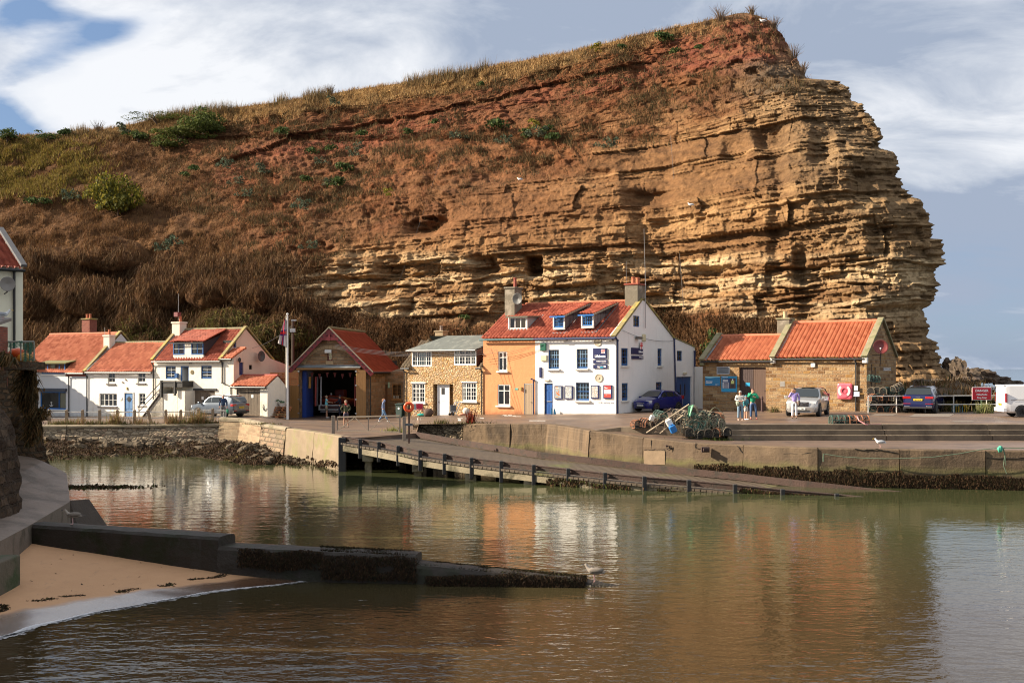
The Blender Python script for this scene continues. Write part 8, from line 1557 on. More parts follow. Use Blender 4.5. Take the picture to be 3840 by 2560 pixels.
def vehicles():
 suv=lambda L,H,W_:[(L/2,.42,.60,.62,W_*.33,W_*.30),(L/2-.07,.28,.78,.80,W_*.42,W_*.36),(L/2-.35,.24,.92,.94,W_*.475,W_*.40),(L/2-.95,.24,1.02,1.04,W_*.5,W_*.42),(L/2-1.25,.24,1.04,1.09,W_*.5,W_*.43),(L/2-1.95,.24,1.05,H-.08,W_*.5,W_*.37),(L/2-2.3,.24,1.05,H-.01,W_*.5,W_*.36),(0-.6,.24,1.06,H,W_*.5,W_*.355),(-L/2+.75,.24,1.09,H-.06,W_*.5,W_*.345),(-L/2+.35,.26,1.10,H-.16,W_*.485,W_*.34),(-L/2+.10,.30,1.06,1.12,W_*.46,W_*.40),(-L/2,.40,.85,.90,W_*.42,W_*.38)]
 side=[(1.02,.05,.10,.86,.55,0),(.0,-1.0,.10,.88,0,0),(-1.06,-1.72,.12,.80,0,.6)]
 L,H,W_=4.6,1.68,1.88;loc,hd=carloc(822,1562,44)
 t=car('parked_car','grey metallic estate SUV parked before the cream cottage and its garage',loc,hd,suv(L,H,W_),W_,paint('paint_grey',(.10,.12,.145)),(1.35,-1.35),.36,[('headlight',.45,.82,(L/2-.4,L/2-.12),.72,.88,LENS),('tail_light',.50,.92,(-L/2+.02,-L/2+.28),.86,1.04,TAIL),('fog_light',.5,.8,-L/2+.02,.50,.56,TAIL),('rear_bumper',-.85,.85,(-L/2-.03,-L/2+.12),.36,.50,PLAS),('mirror',.96,1.12,(1.02,1.18),1.02,1.16,paint('paint_grey',()))],[('FN66 YGP',-L/2-.02,.78,1,PLY,0)],dict(side=side,front=(1.05,.42,.8,1),rear=(-L/2+.13,-L/2+.72,.8,1)),roofrail=(.3,-.3,-1.0,-1.5,CHROME));t.scale=(.94,)*3
 L,H,W_=3.94,1.49,1.70;hb=[(L/2,.40,.55,.57,W_*.30,W_*.28),(L/2-.08,.24,.72,.74,W_*.41,W_*.36),(L/2-.35,.20,.84,.86,W_*.475,W_*.40),(L/2-.75,.20,.93,.95,W_*.5,W_*.42),(L/2-1.0,.20,.95,1.02,W_*.5,W_*.42),(L/2-1.75,.20,.97,H-.05,W_*.5,W_*.36),(.05,.20,.98,H,W_*.5,W_*.35),(-.9,.20,1.0,H-.03,W_*.5,W_*.345),(-L/2+.55,.20,1.02,H-.12,W_*.49,W_*.34),(-L/2+.15,.24,1.02,1.12,W_*.46,W_*.38),(-L/2,.34,.80,.84,W_*.42,W_*.36)]
 loc,hd=carloc(2467,1541,-52);BP=paint('paint_blue',(.012,.018,.17),.25,.2)
 t=car('parked_car','small bright blue hatchback parked beside the white gable',loc,hd,hb,W_,BP,(1.22,-1.28),.31,[('headlight',.40,.78,(L/2-.36,L/2-.10),.62,.80,LENS),('tail_light',.62,.84,(-L/2+.02,-L/2+.2),.85,1.1,TAIL),('grille',-.34,.34,L/2-.02,.60,.65,CHROME),('lower_grille',-.38,.38,L/2-.03,.27,.38,PLAS),('fog_light',.55,.68,(L/2-.16,L/2-.06),.36,.44,PLAS),('mirror',.88,1.03,(.72,.86),.93,1.06,BP)],[('NU10 LHW',L/2+.005,.46,1,PLW,0)],dict(side=[(.95,.0,.10,.86,.6,0),(-.06,-.85,.10,.86,0,0),(-.92,-1.42,.14,.78,0,.7)],front=(.98,.3,.8,1),rear=(-L/2+.17,-L/2+.5,.8,1)))
 q=MB();q.tube([(.1,.3,H),(-.12,.3,H+.5)],.006,4);q.build('aerial',PLAS,t)
 L,H,W_=4.69,1.66,1.92;loc,hd=carloc(3030,1557,-80);SP=paint('paint_silver',(.50,.49,.47),.55,.3)
 t=car('parked_car','pale silver SUV parked nose-on in front of the stone store',loc,hd,suv(L,H,W_),W_,SP,(1.4,-1.42),.38,[('headlight',.52,.86,(L/2-.3,L/2-.10),.74,.86,LENS),('lower_grille',-.5,.5,L/2-.02,.30,.40,PLAS),('skid_strip',-.62,.62,L/2-.015,.24,.28,CHROME),('fog_light',.60,.80,(L/2-.2,L/2-.05),.42,.47,CHROME),('mirror',1.0,1.18,(1.0,1.12),1.03,1.18,SP),('tail_light',.65,.9,(-L/2+.02,-L/2+.2),.9,1.3,TAIL)],[('R17 TMB',L/2+.02,.47,1,PLW,0)],dict(side=side,front=(1.08,.42,.8,1),rear=(-L/2+.13,-L/2+.72,.8,1)),roofrail=(.3,-.3,-1.0,-1.6,CHROME))
 q=MB();q.box(L/2-.03,L/2+.01,-.46,.46,.60,.86)
 g_=q.build('grille',PLAS,t,bevel=.03);q=MB()
 for k in range(15):y=-.43+.86*k/14;q.box(L/2+.011,L/2+.03,y-.012,y+.012,.62,.84)
 q.tube([(L/2+.035,-.36,.63),(L/2+.035,.36,.84)],.016,5);q.build('grille_bar',CHROME,g_);q=MB();q.lathe([(.05,0),(.085,0),(.085,.03),(.05,.03)],(L/2+.02,0,.735),16,'x');q.build('badge',CHROME,g_)
 q=MB();q.box(-1.2,.35,-.42,.42,H+.02,H+.03);q.build('sunroof',CARGL,t)
 L,H,W_=4.66,1.64,1.90;loc,hd=carloc(3466,1545,99);DB=paint('paint_navy',(.010,.014,.075),.3,.22)
 t=car('parked_car','dark navy SUV seen from behind beside the stacked lobster pots',loc,hd,suv(L,H,W_),W_,DB,(1.4,-1.40),.38,[('tail_light',.42,.90,(-L/2-.01,-L/2+.2),.90,1.04,TAIL),('fog_light',.42,.88,(-L/2-.01,-L/2+.1),.58,.62,TAIL),('exhaust',.48,.82,(-L/2-.04,-L/2+.1),.40,.46,CHROME),('rear_bumper',-.82,.82,(-L/2-.03,-L/2+.12),.30,.40,PLAS),('mirror',1.0,1.17,(.95,1.1),1.02,1.18,PLAS),('number_recess',-.34,.34,(-L/2+.0,-L/2+.05),.76,.92,PLAS),('wiper',-.1,.3,(-L/2+.16,-L/2+.2),1.20,1.22,PLAS)],[('GJ19 AYM',-L/2-.02,.84,1,PLY,0)],dict(side=side,front=(1.08,.42,.8,1),rear=(-L/2+.10,-L/2+.74,.8,1)),roofrail=(.3,-.3,-1.0,-1.6,CHROME))
 q=MB()
 for k in range(4):q.lathe([(.035,0),(.05,0),(.05,-.015),(.035,-.015)],(-L/2+.03,-.09+.06*k,.99),12,'x')
 q.build('badge',CHROME,t)
 L,H,W_=4.42,1.84,1.83;loc,hd=carloc(3902,1562,162);VP=paint('paint_white',(.72,.72,.72),0.0,.35)
 vp=[(L/2,.42,.65,.68,W_*.36,W_*.30),(L/2-.3,.26,.95,.97,W_*.47,W_*.4),(L/2-.75,.24,1.08,1.10,W_*.5,W_*.42),(L/2-1.5,.24,1.1,H-.12,W_*.5,W_*.42),(L/2-1.9,.24,1.1,H-.02,W_*.5,W_*.42),(0,.24,1.1,H,W_*.5,W_*.43),(-L/2+.3,.24,1.1,H-.01,W_*.5,W_*.43),(-L/2+.10,.28,1.1,H-.06,W_*.49,W_*.43),(-L/2,.34,1.0,H-.12,W_*.48,W_*.42)]
 t=car('parked_van','white panel van cut by the right edge of the picture',loc,hd,vp,W_,VP,(1.35,-1.32),.33,[('tail_light',.84,.93,(-L/2+.0,-L/2+.12),.85,1.35,TAIL),('rear_bumper',-.88,.88,(-L/2-.10,-L/2+.1),.30,.52,VP),('roof_edge',-.74,.74,(-L/2-.06,-L/2+.2),H-.09,H+.0,VP)],[('YD66 LJX',-L/2-.03,.72,1,PLY,0)],dict(side=[(1.5,.75,.1,.85,.5,0)],front=(1.4,.75,.8,1),rear=(None,0,0,0)),rims=DARKAL,van=True)
 q=MB();s_=-1
 for sgn in(-1,1):
  y=sgn*(W_*.497);q.box(-1.9,.55,min(y,y+sgn*.012),max(y,y+sgn*.012),.98,1.0);q.box(-1.75,-.9,min(y,y+sgn*.012),max(y,y+sgn*.012),1.015,1.022)
 q.build('side_rail',M('van_groove',(.12,.12,.13),.5,.1),t)
vehicles()
# ================================================================ PEOPLE
def skin(name,chains,mat,parent,lev=2):
 """chains: [[((x,y,z), r), ...]]; vertices at equal places are shared; first vertex is the root"""
 V,E,Rr,key=[],[],[],{}
 for ch in chains:
  prev=None
  for p,r in ch:
   k=tuple(round(c,4)for c in p)
   if k not in key:key[k]=len(V);V.append(p);Rr.append(r)
   i=key[k]
   if prev is not None and prev!=i:E.append((prev,i))
   prev=i
 me=bpy.data.meshes.new(name);me.from_pydata(V,E,[]);o=bpy.data.objects.new(name,me);COL.objects.link(o);o.parent=parent
 s=o.modifiers.new('skin','SKIN');s.use_smooth_shade=True
 if not me.skin_vertices:bpy.context.view_layer.objects.active=o
 sv=me.skin_vertices[0].data if me.skin_vertices else None
 for i,r in enumerate(Rr):sv[i].radius=(r,r*.92 if r>.07 else r)
 sv[0].use_root=True;b=o.modifiers.new('sub','SUBSURF');b.levels=lev;b.render_levels=lev;me.materials.append(mat)
 dg=bpy.context.evaluated_depsgraph_get();m2=bpy.data.meshes.new_from_object(o.evaluated_get(dg));o.modifiers.clear();o.data=m2;m2.name=name
 if not m2.materials:m2.materials.append(mat)
 return o
SKIN=M('skin_tone',(.50,.27,.18),.6,.08,8,0);SKINT=M('skin_tanned',(.36,.19,.12),.6,.08,8,0)
def person(label,loc,face,h,top,bottom,pose,hairc,shoec=(.5,.5,.5),sleeves='long',legs='long',skinm=None,hood=False,hairlong=False,extra=None):
 """local x = forward of the person, y = left, z = up; built 1.72 m tall then scaled"""
 skinm=skinm or SKIN;t=thing('person',label,'person',loc,face);k=h/1.72;t.scale=(k,k,k)
 J=dict(pel=(0,0,.93),wst=(.01,0,1.08),cst=(.01,0,1.28),nk=(.0,0,1.47),hd=(.02,0,1.56),tp=(.015,0,1.665),lh=(0,.095,.88),rh=(0,-.095,.88),lk=(.03,.10,.49),rk=(.03,-.10,.49),la=(0,.11,.085),ra=(0,-.11,.085),ls=(0,.185,1.40),rs=(0,-.185,1.40),le=(-.03,.24,1.13),re=(-.03,-.24,1.13),lw=(.06,.25,.90),rw=(.06,-.25,.90));J.update(pose)
 def toe(a):return(a[0]+.16,a[1],.03+(a[2]-.085))
 def hand(w,e):
  w_,e_=Vector(w),Vector(e);d=(w_-e_).normalized();s=d.cross(Vector((1,0,.2)));
  if s.length<.2:s=d.cross(Vector((0,0,1)))
  s.normalize();n=d.cross(s).normalized();pm=w_+d*.055;chs=[[(tuple(w_),.024),(tuple(pm),.03)]]
  for i,(off,ln)in enumerate(((-.027,.060),(-.009,.072),(.009,.068),(.027,.052))):b=pm+d*.03+s*off;chs.append([(tuple(pm),.03),(tuple(b),.0095),(tuple(b+d*ln*.55+n*.006),.0085),(tuple(b+d*ln+n*.022),.007)])
  b=w_+d*.025-s*.03;chs.append([(tuple(w_),.024),(tuple(b),.011),(tuple(b+d*.035-s*.02+n*.01),.009)]);return chs
 ch=[[(J['pel'],.095),(J['wst'],.085),(J['cst'],.095),(J['nk'],.055),(J['hd'],.083),(J['tp'],.085)],[(J['hd'],.083),((J['hd'][0]+.085,J['hd'][1],J['hd'][2]+.01),.018)]]
 for s in 'lr':
  ch.append([(J['pel'],.095),(J[s+'h'],.07),(J[s+'k'],.056),(J[s+'a'],.038),(toe(J[s+'a']),.03)]);ch.append([(J['cst'],.095),(J[s+'s'],.052),(J[s+'e'],.042),(J[s+'w'],.026)]);ch+=hand(J[s+'w'],J[s+'e'])
  y=.08 if s=='l' else-.08;ch.append([(J['hd'],.083),((J['hd'][0]-.005,J['hd'][1]+y,J['hd'][2]+.01),.018)])
 body=skin('body',ch,skinm,t,1)
 tm=M('cloth_%02d%02d%02d'%tuple(int(c*99)for c in top),top,.85,.2,9,.2,40);bmt=M('cloth_%02d%02d%02d'%tuple(int(c*99)for c in bottom),bottom,.85,.2,9,.2,40)
 tc_=[[((0,0,.90),.15),(J['wst'],.142),(J['cst'],.162),((J['nk'][0],J['nk'][1],J['nk'][2]-.03),.07)]]
 for s in 'lr':
  e,w_=Vector(J[s+'e']),Vector(J[s+'w']);sh=Vector(J[s+'s'])
  arm=[(J['cst'],.162),(J[s+'s'],.08)]
  arm+=[(J[s+'e'],.062),(tuple(e.lerp(w_,.9)),.046)]if sleeves=='long' else[(tuple(sh.lerp(e,.6)),.066)]
  tc_.append(arm)
 skin('top',tc_,tm,t,1);lc=[[((J['pel'][0],J['pel'][1],J['pel'][2]+.06),.14),(J['pel'],.142)]]
 for s in 'lr':
  k_,a_=Vector(J[s+'k']),Vector(J[s+'a']);hp=Vector(J[s+'h'])
  if legs=='long':lc.append([(J['pel'],.142),(J[s+'h'],.105),(J[s+'k'],.078),(tuple(k_.lerp(a_,.93)),.066)])
  else:lc.append([(J['pel'],.142),(J[s+'h'],.108),(tuple(hp.lerp(k_,.85)),.094)])
 skin('trousers' if legs=='long' else 'shorts',lc,bmt,t,1);sm=M('shoe_%02d%02d%02d'%tuple(int(c*99)for c in shoec),shoec,.6,.1,5,0)
 for s in 'lr':
  a=J[s+'a'];skin('shoe',[[((a[0]-.04,a[1],a[2]-.03),.05),((a[0]+.06,a[1],a[2]-.04),.048),((a[0]+.18,a[1],a[2]-.05),.036)]],sm,t,1)
 hm=M('hair_%02d%02d%02d'%tuple(int(c*99)for c in hairc),hairc,.7,.3,20,.2,60);H_=J['hd'];q=MB();q.blob((H_[0]-.022,H_[1],H_[2]+.07),(.098,.092,.092),12,8,.12)
 if hairlong:q.blob((H_[0]-.06,H_[1],H_[2]-.03),(.06,.085,.15),10,7,.1)
 q.build('hair',hm,t,smooth=True)
 for sy in(-1,1):q=MB();q.blob((H_[0]+.083,H_[1]+sy*.032,H_[2]+.035),(.008,.012,.009),6,5);q.build('eye',BLK,t)
 q=MB();q.blob((H_[0]+.085,H_[1],H_[2]-.035),(.006,.022,.006),6,5);q.build('mouth',M('lip',(.3,.1,.08),.6,0,1,0),t)
 if hood:q=MB();q.blob((J['nk'][0]-.07,0,J['nk'][2]-.02),(.09,.13,.08),10,7,.1);q.build('hood',tm,t,smooth=True)
 if extra:extra(t,J)
 return t
def ploc(px,py,face_phi,z=None):
 p=GY(px,py)if z is None else G(px,py,z);r=Vector((p.x,p.y,0)).normalized();l=Vector((-r.y,r.x,0));f=l*math.cos(R(face_phi))+r*math.sin(R(face_phi));return(p.x,p.y,p.z),math.atan2(f.y,f.x)
def people():
 l,f=ploc(837,1573,275);person('man in a navy jacket walking behind the railing in front of the grey SUV',l,f,1.75,(.02,.045,.10),(.14,.14,.13),dict(lk=(.1,.1,.5),la=(.12,.1,.085),ra=(-.1,-.1,.09),lw=(.1,.26,.9)),(.45,.43,.40),(.06,.06,.06),extra=lambda t,J:bag(t,J,'green_bag',(.02,.22,.12)))
 p=BH.W(BH.a(1231),-.5,.0);r=BH.rz;person('man in a pale blue T-shirt and grey shorts reaching out in the boathouse doorway',(p.x,p.y,gz(p.x,p.y)),r+R(10),1.76,(.16,.50,.58),(.16,.14,.10),dict(le=(.12,.26,1.2),lw=(.36,.16,1.16),re=(.14,-.22,1.2),rw=(.38,-.08,1.18),la=(.05,.1,.085)),(.25,.19,.13),(.4,.4,.4),'short','short',SKINT)
 p=BH.W(BH.a(1275,.8),.8,.0);person('person in dark navy clothes and cap standing in shadow inside the boathouse',(p.x,p.y,gz(p.x,p.y)+.01),r+R(185),1.76,(.012,.014,.03),(.012,.014,.03),dict(le=(.12,.26,1.2),lw=(.34,.1,1.16)),(.02,.02,.03),(.02,.02,.02))
 l,f=ploc(1297,1601,262);person('man in dark green jumper and navy shorts standing at the slipway gate',l,f,1.72,(.045,.055,.025),(.045,.035,.06),dict(le=(-.1,.30,1.14),lw=(-.12,.12,.98),re=(-.1,-.30,1.14),rw=(-.12,-.12,.98),la=(.0,.14,.085),ra=(0,-.14,.085)),(.22,.15,.10),(.12,.10,.08),legs='short',skinm=SKINT,extra=lambda t,J:scarf(t,(.45,.04,.04)))
 l,f=ploc(1437,1581,184);person('girl in a denim jacket and jeans walking with hands on her head',l,f,1.62,(.15,.21,.36),(.10,.18,.30),dict(la=(-.34,.08,.10),lk=(-.04,.1,.5),rk=(.20,-.1,.5),ra=(.32,-.1,.085),le=(.12,.30,1.55),lw=(.08,.12,1.66),re=(.12,-.30,1.55),rw=(.08,-.12,1.66)),(.26,.12,.05),(.75,.75,.74),hairlong=True)
 l,f=ploc(2776,1576,262);person('grey haired woman in pale sweatshirt and blue trousers, leftmost of the group',l,f,1.62,(.48,.47,.44),(.16,.24,.32),dict(le=(.06,.30,1.18),lw=(.26,.06,1.13),re=(.06,-.30,1.18),rw=(.26,-.05,1.13)),(.30,.28,.27),(.55,.4,.33),extra=lambda t,J:(glasses(t),shawl(t,(.24,.28,.22))))
 l,f=ploc(2797,1574,215);person('child with a teal towel over head and shoulders between the two women',l,f,1.36,(.05,.22,.25),(.5,.5,.47),dict(le=(.06,.22,1.18),lw=(.22,.05,1.12)),(.04,.20,.23),(.7,.7,.7),legs='short',hairlong=True)
 l,f=ploc(2823,1572,265);person('girl in a bright green hoodie and jeans, hand to her mouth, right of the group',l,f,1.72,(.01,.26,.13),(.06,.11,.21),dict(le=(.08,-.0+.30,1.17),lw=(.22,.10,1.24),re=(.08,-.26,1.22),rw=(.15,-.06,1.46),la=(.0,.20,.085),lk=(.03,.16,.5)),(.12,.05,.03),(.24,.04,.04),hood=True)
 l,f=ploc(2979,1568,272);person('woman in a lilac fleece and white trousers holding a phone to her ear',l,f,1.70,(.36,.28,.62),(.68,.68,.70),dict(re=(.06,-.30,1.2),rw=(.08,-.13,1.53),le=(-.04,.28,1.15),lw=(.06,.22,.98)),(.035,.02,.02),(.12,.08,.06),extra=lambda t,J:(glasses(t),bag(t,J,'shoulder_bag',(.08,.06,.05),.2)))
def glasses(t):
 q=MB();q.box(.095,.108,-.065,-.008,1.58,1.612);q.box(.095,.108,.008,.065,1.58,1.612);q.box(.1,.106,-.01,.01,1.6,1.607);q.build('sunglasses',M('sunglass_brown',(.12,.03,.015),.2,0,1,0),t)
def scarf(t,c):q=MB();q.blob((.05,0,1.44),(.08,.085,.05),10,6,.2);q.build('scarf',M('scarf_red',c,.8,.2),t)
def shawl(t,c):
 q=MB();q.blob((.05,-.12,1.02),(.15,.14,.2),10,8,.2);q.build('tied_jacket',M('tied_jacket',c,.85,.3,7,.3),t)
def bag(t,J,nm,c,z=.0):
 w_=J['lw'];q=MB();q.blob((w_[0],w_[1]+.03,w_[2]-.32+z),(.14,.09,.17),10,7,.25);q.tube([(w_[0],w_[1]+.02,w_[2]-.18+z),(w_[0],w_[1]+.01,w_[2]-.02+z*.0)],.008,5);q.build(nm,M('cloth_bag_'+nm,c,.8,.3),t)
people()
def gull(label,loc,face,s=1.0,juv=False,sit=False,scale=1.0):
 t=thing('gull',label,'gull',loc,face);t.scale=(s,)*3;wc=(.72,.72,.72)if not juv else(.28,.24,.20);gc=(.34,.36,.39)if not juv else(.16,.135,.11)
 hz=.24 if not sit else.12;WM=M('gull_%s'%('young' if juv else 'white'),wc,.8,.25 if juv else.05,20,0)
 skin('body',[[((0,0,hz),.085),((.09,0,hz+.02),.075),((.16,0,hz+.09),.04),((.19,0,hz+.15),.04),((.225,0,hz+.155),.026)],[((0,0,hz),.085),((-.13,0,hz-.01),.05),((-.26,0,hz-.02),.02)]],WM,t)
 GM_=M('gull_back_%s'%('young' if juv else 'grey'),gc,.8,.3 if juv else.05,25,0)
 for sy in(-1,1):q=MB();q.blob((-.05,sy*.06,hz+.03),(.17,.04,.06),10,6);q.build('wing',GM_,t,smooth=True)
 q=MB();q.poly([(-.2,-.03,hz+.03),(-.2,.03,hz+.03),(-.34,.0,hz-.01)]);q.build('tail',BLK,t,fix=False);q=MB();q.tube([(.245,0,hz+.155),(.30,0,hz+.145),(.31,0,hz+.13)],[.012,.009,.003],6);q.build('beak',M('beak_yellow' if not juv else 'beak_dark',(.6,.35,.03)if not juv else(.05,.04,.04),.5,0,1,0),t)
 if not sit:
  for sy in(-1,1):q=MB();q.tube([(0,sy*.03,hz-.06),(-.01,sy*.03,.02),(0,sy*.03,.005)],.008,5);q.box(-.01,.05,sy*.03-.02,sy*.03+.02,0,.006);q.build('leg',M('leg_pink',(.5,.3,.28),.6,0,1,0),t)
 for sy in(-1,1):q=MB();q.blob((.215,sy*.028,hz+.17),(.005,.004,.005),5,4);q.build('eye',BLK,t)
def gulls():
 p=G(3300,1679,1.68);gull('white and grey herring gull standing on the edge of the lower quay',p,R(170),1.05)
 p=G(2228,2180,.055);gull('brown young gull standing on the tip of the groyne',p,R(165),1.05,True)
 p=XD(272,29.9,1.12);gull('mottled young gull resting on the groyne beside the apron',p,R(190),.95,True)
 p=XD(12,36.6,P(12,1208,36.6).z);gull('white gull standing on the slate cap of the brick outhouse',p,R(15),1.0)
 for px,py,lab in((2857,96,'white gull sitting on red earth at the summit'),(1952,688,'tiny white gull on a ledge above the middle of the cliff'),(2588,782,'white gull on a pale ledge right of the radio mast')):gull(lab,cliff_at(px,py)+Vector((0,-.5,.1)),R(150),1.6 if py<100 else 1.3,False,True)
gulls()
# ================================================================ SMALL THINGS
STEELP=M('painted_rail',(.50,.48,.44),.5,.3,6,.2,20,col2=(.25,.12,.06),c2s=4,c2lo=.6,c2hi=.68);CPOST=M('concrete_post',(.24,.18,.12),.9,.3,5,.4,20)
def railing_left():
 t=thing('railing','railing of concrete posts and two white pipes along the old harbour wall','railing',(0,0,0));pxs=[186,250,310,374,440,505,555,622,678,745,798];pts=[]
 for px in pxs:
  p=G(px,1588,1.42)if px<700 else G(px,1583,1.5);lean=.12 if px==555 else 0;pts.append((p,lean));q=MB();h=.92;q.v=[];
  q.beam((p.x+(.25 if lean else 0),p.y,p.z-.15),(p.x,p.y,p.z+h),.17,.16);q.blob((p.x,p.y,p.z+h),(.085,.08,.06),8,5);q.build('post',CPOST,t)
 for hz_ in(.80,.38):
  q=MB();q.tube([(p.x,p.y,p.z+hz_)for p,_ in pts]+[(pts[-1][0].x+.9,pts[-1][0].y,pts[-1][0].z+hz_)],.032,6);q.build('rail',STEELP,t)
 q=MB();e=pts[-1][0]+Vector((.9,0,0));q.tube([e+Vector((0,0,0)),e+Vector((0,0,.82))],.03,6);q.build('end_upright',STEELP,t)
railing_left()
def railing_right():
 t=thing('railing','grey pipe railing in front of the stacked lobster pots, running behind the cars','railing',(0,0,0));D=[(3256,70.5),(3362,70.8),(3470,71),(3576,71.3),(3700,71.6),(3850,72)];pts=[XD(a,d,2.44)for a,d in D]
 for p in pts:q=MB();q.tube([p-Vector((0,0,.2)),p+Vector((0,0,1.06))],.036,7);q.build('post',STEELP,t)
 for h in(1.06,.52):q=MB();q.tube([p+Vector((0,0,h))for p in pts],.036,7);q.build('rail',STEELP,t)
 t=thing('railing','higher short rail standing on the bank behind the danger sign','railing',(0,0,0));q=MB();a,b=P(3682,1453,76),P(3860,1451,76);q.tube([a,b],.05,6);q.build('rail',STEELP,t);q=MB();q.tube([a,a-Vector((0,0,1.3))],.05,6);q.build('post',STEELP,t)
 s=thing('danger_sign','red sign reading Danger Falling Rocks Keep Away in front of the railing','sign',(0,0,0));p0,p1=P(3647,1498,71),P(3716,1453,71);RED=M('sign_red',(.50,.012,.025),.4,.06,2,0);q=MB();q.box(p0.x-.03,p1.x+.03,71.0,71.03,p0.z-.03,p1.z+.03);q.build('border',WH,s,bevel=.01);q=MB();q.box(p0.x,p1.x,70.985,71.0,p0.z,p1.z);b=q.build('board',RED,s);xm=(p0.x+p1.x)/2;h=p1.z-p0.z
 Mf=lambda x,z:Matrix(((1,0,0,x),(0,0,-1,70.98),(0,1,0,z),(0,0,0,1)))
 text('DANGER',h*.27,s,Mf(xm,p0.z+h*.66),WH,'lettering',.004,'CENTER',.006,1.0);text('Falling Rocks',h*.17,s,Mf(xm,p0.z+h*.38),WH,'lettering',.004,'CENTER',.005);text('Keep Away',h*.17,s,Mf(xm,p0.z+h*.12),WH,'lettering',.004,'CENTER',.005)
 q=MB();q.tube([(xm,71.05,2.3),(xm,71.05,p0.z+.2)],.04,6);q.build('post',M('green_post',(.1,.18,.1),.6,.2),s)
 s=thing('danger_sign','small white Danger plate low on the cliff foot above the lobster pots','sign',(0,0,0));a=P(3313,1389,76.0);q=MB();q.box(a.x,a.x+.5,76,76.03,a.z,a.z+.17);q.build('board',WH,s);text('DANGER',.13,s,Matrix(((1,0,0,a.x+.25),(0,0,-1,75.995),(0,1,0,a.z+.04),(0,0,0,1))),BLK,'lettering',.002,'CENTER',.003);q=MB();q.beam((a.x+.25,76.05,a.z+.1),(a.x+.25,76.9,a.z-.1),.04,.04);q.build('stake',GREYWOOD,s)
railing_right()
def gate():
 t=thing('slipway_gate','low galvanised five-bar gate across the head of the slipway','gate',(0,0,0));a,b=G(1250,1628,1.6),G(1516,1633,1.6);a.z=b.z=1.6;GV=M('gate_steel',(.30,.25,.2),.45,.3,5,.1,metal=.5)
 u=(b-a).normalized();H=.95;A=a+u*.25;B=b-u*.25
 for p in(a,b):q=MB();q.box(p.x-.09,p.x+.09,p.y-.09,p.y+.09,1.3,1.6+H+.08);q.build('gate_post',GV,t,bevel=.01)
 q=MB();q.beam(A+Vector((0,0,H)),B+Vector((0,0,H+.12)),.07,.07);q.beam(A+Vector((0,0,.2)),B+Vector((0,0,.2)),.06,.06);q.beam(A+Vector((0,0,.2)),A+Vector((0,0,H)),.06,.06);q.beam(B+Vector((0,0,.2)),B+Vector((0,0,H+.1)),.07,.07);m=A.lerp(B,.5);q.beam(m+Vector((0,0,.2)),m+Vector((0,0,H+.05)),.05,.05)
 for s0,s1 in((0,.28),(.28,.5),(.5,.76),(.76,1)):z0,z1=(.22,H)if s0 in(0,.5)else(H,.22);q.beam(A.lerp(B,s0)+Vector((0,0,z0)),A.lerp(B,s1)+Vector((0,0,z1)),.04,.04)
 q.build('gate_leaf',GV,t)
 s=thing('lifebuoy','bright orange ring lifebuoy on a brown post at the head of the slipway','lifebuoy',G(1534,1640,1.6));q=MB();q.box(-.045,.045,-.04,.04,-.3,1.72);q.build('post',M('brown_post',(.09,.05,.035),.7,.3),s);q=MB();R0,r0,n,m=.205,.078,30,10
 for i in range(n):
  for j in range(m):a0,b0=2*math.pi*i/n,2*math.pi*j/m;q.pt(((R0+r0*math.cos(b0))*math.cos(a0),-.13+r0*.8*math.sin(b0),1.60+(R0+r0*math.cos(b0))*math.sin(a0)*.98))
 for i in range(n):
  for j in range(m):q.f.append([i*m+j,((i+1)%n)*m+j,((i+1)%n)*m+(j+1)%m,i*m+(j+1)%m]);q.mi.append(0)
 q.build('ring',M('buoy_orange',(.80,.09,.015),.4,.05,3,0,coat=.2),s,smooth=True);q=MB();q.box(-.2,.2,-.09,-.05,.62,.74);q.build('plate',M('grey_plate',(.10,.11,.12),.6,.2),s)
gate()
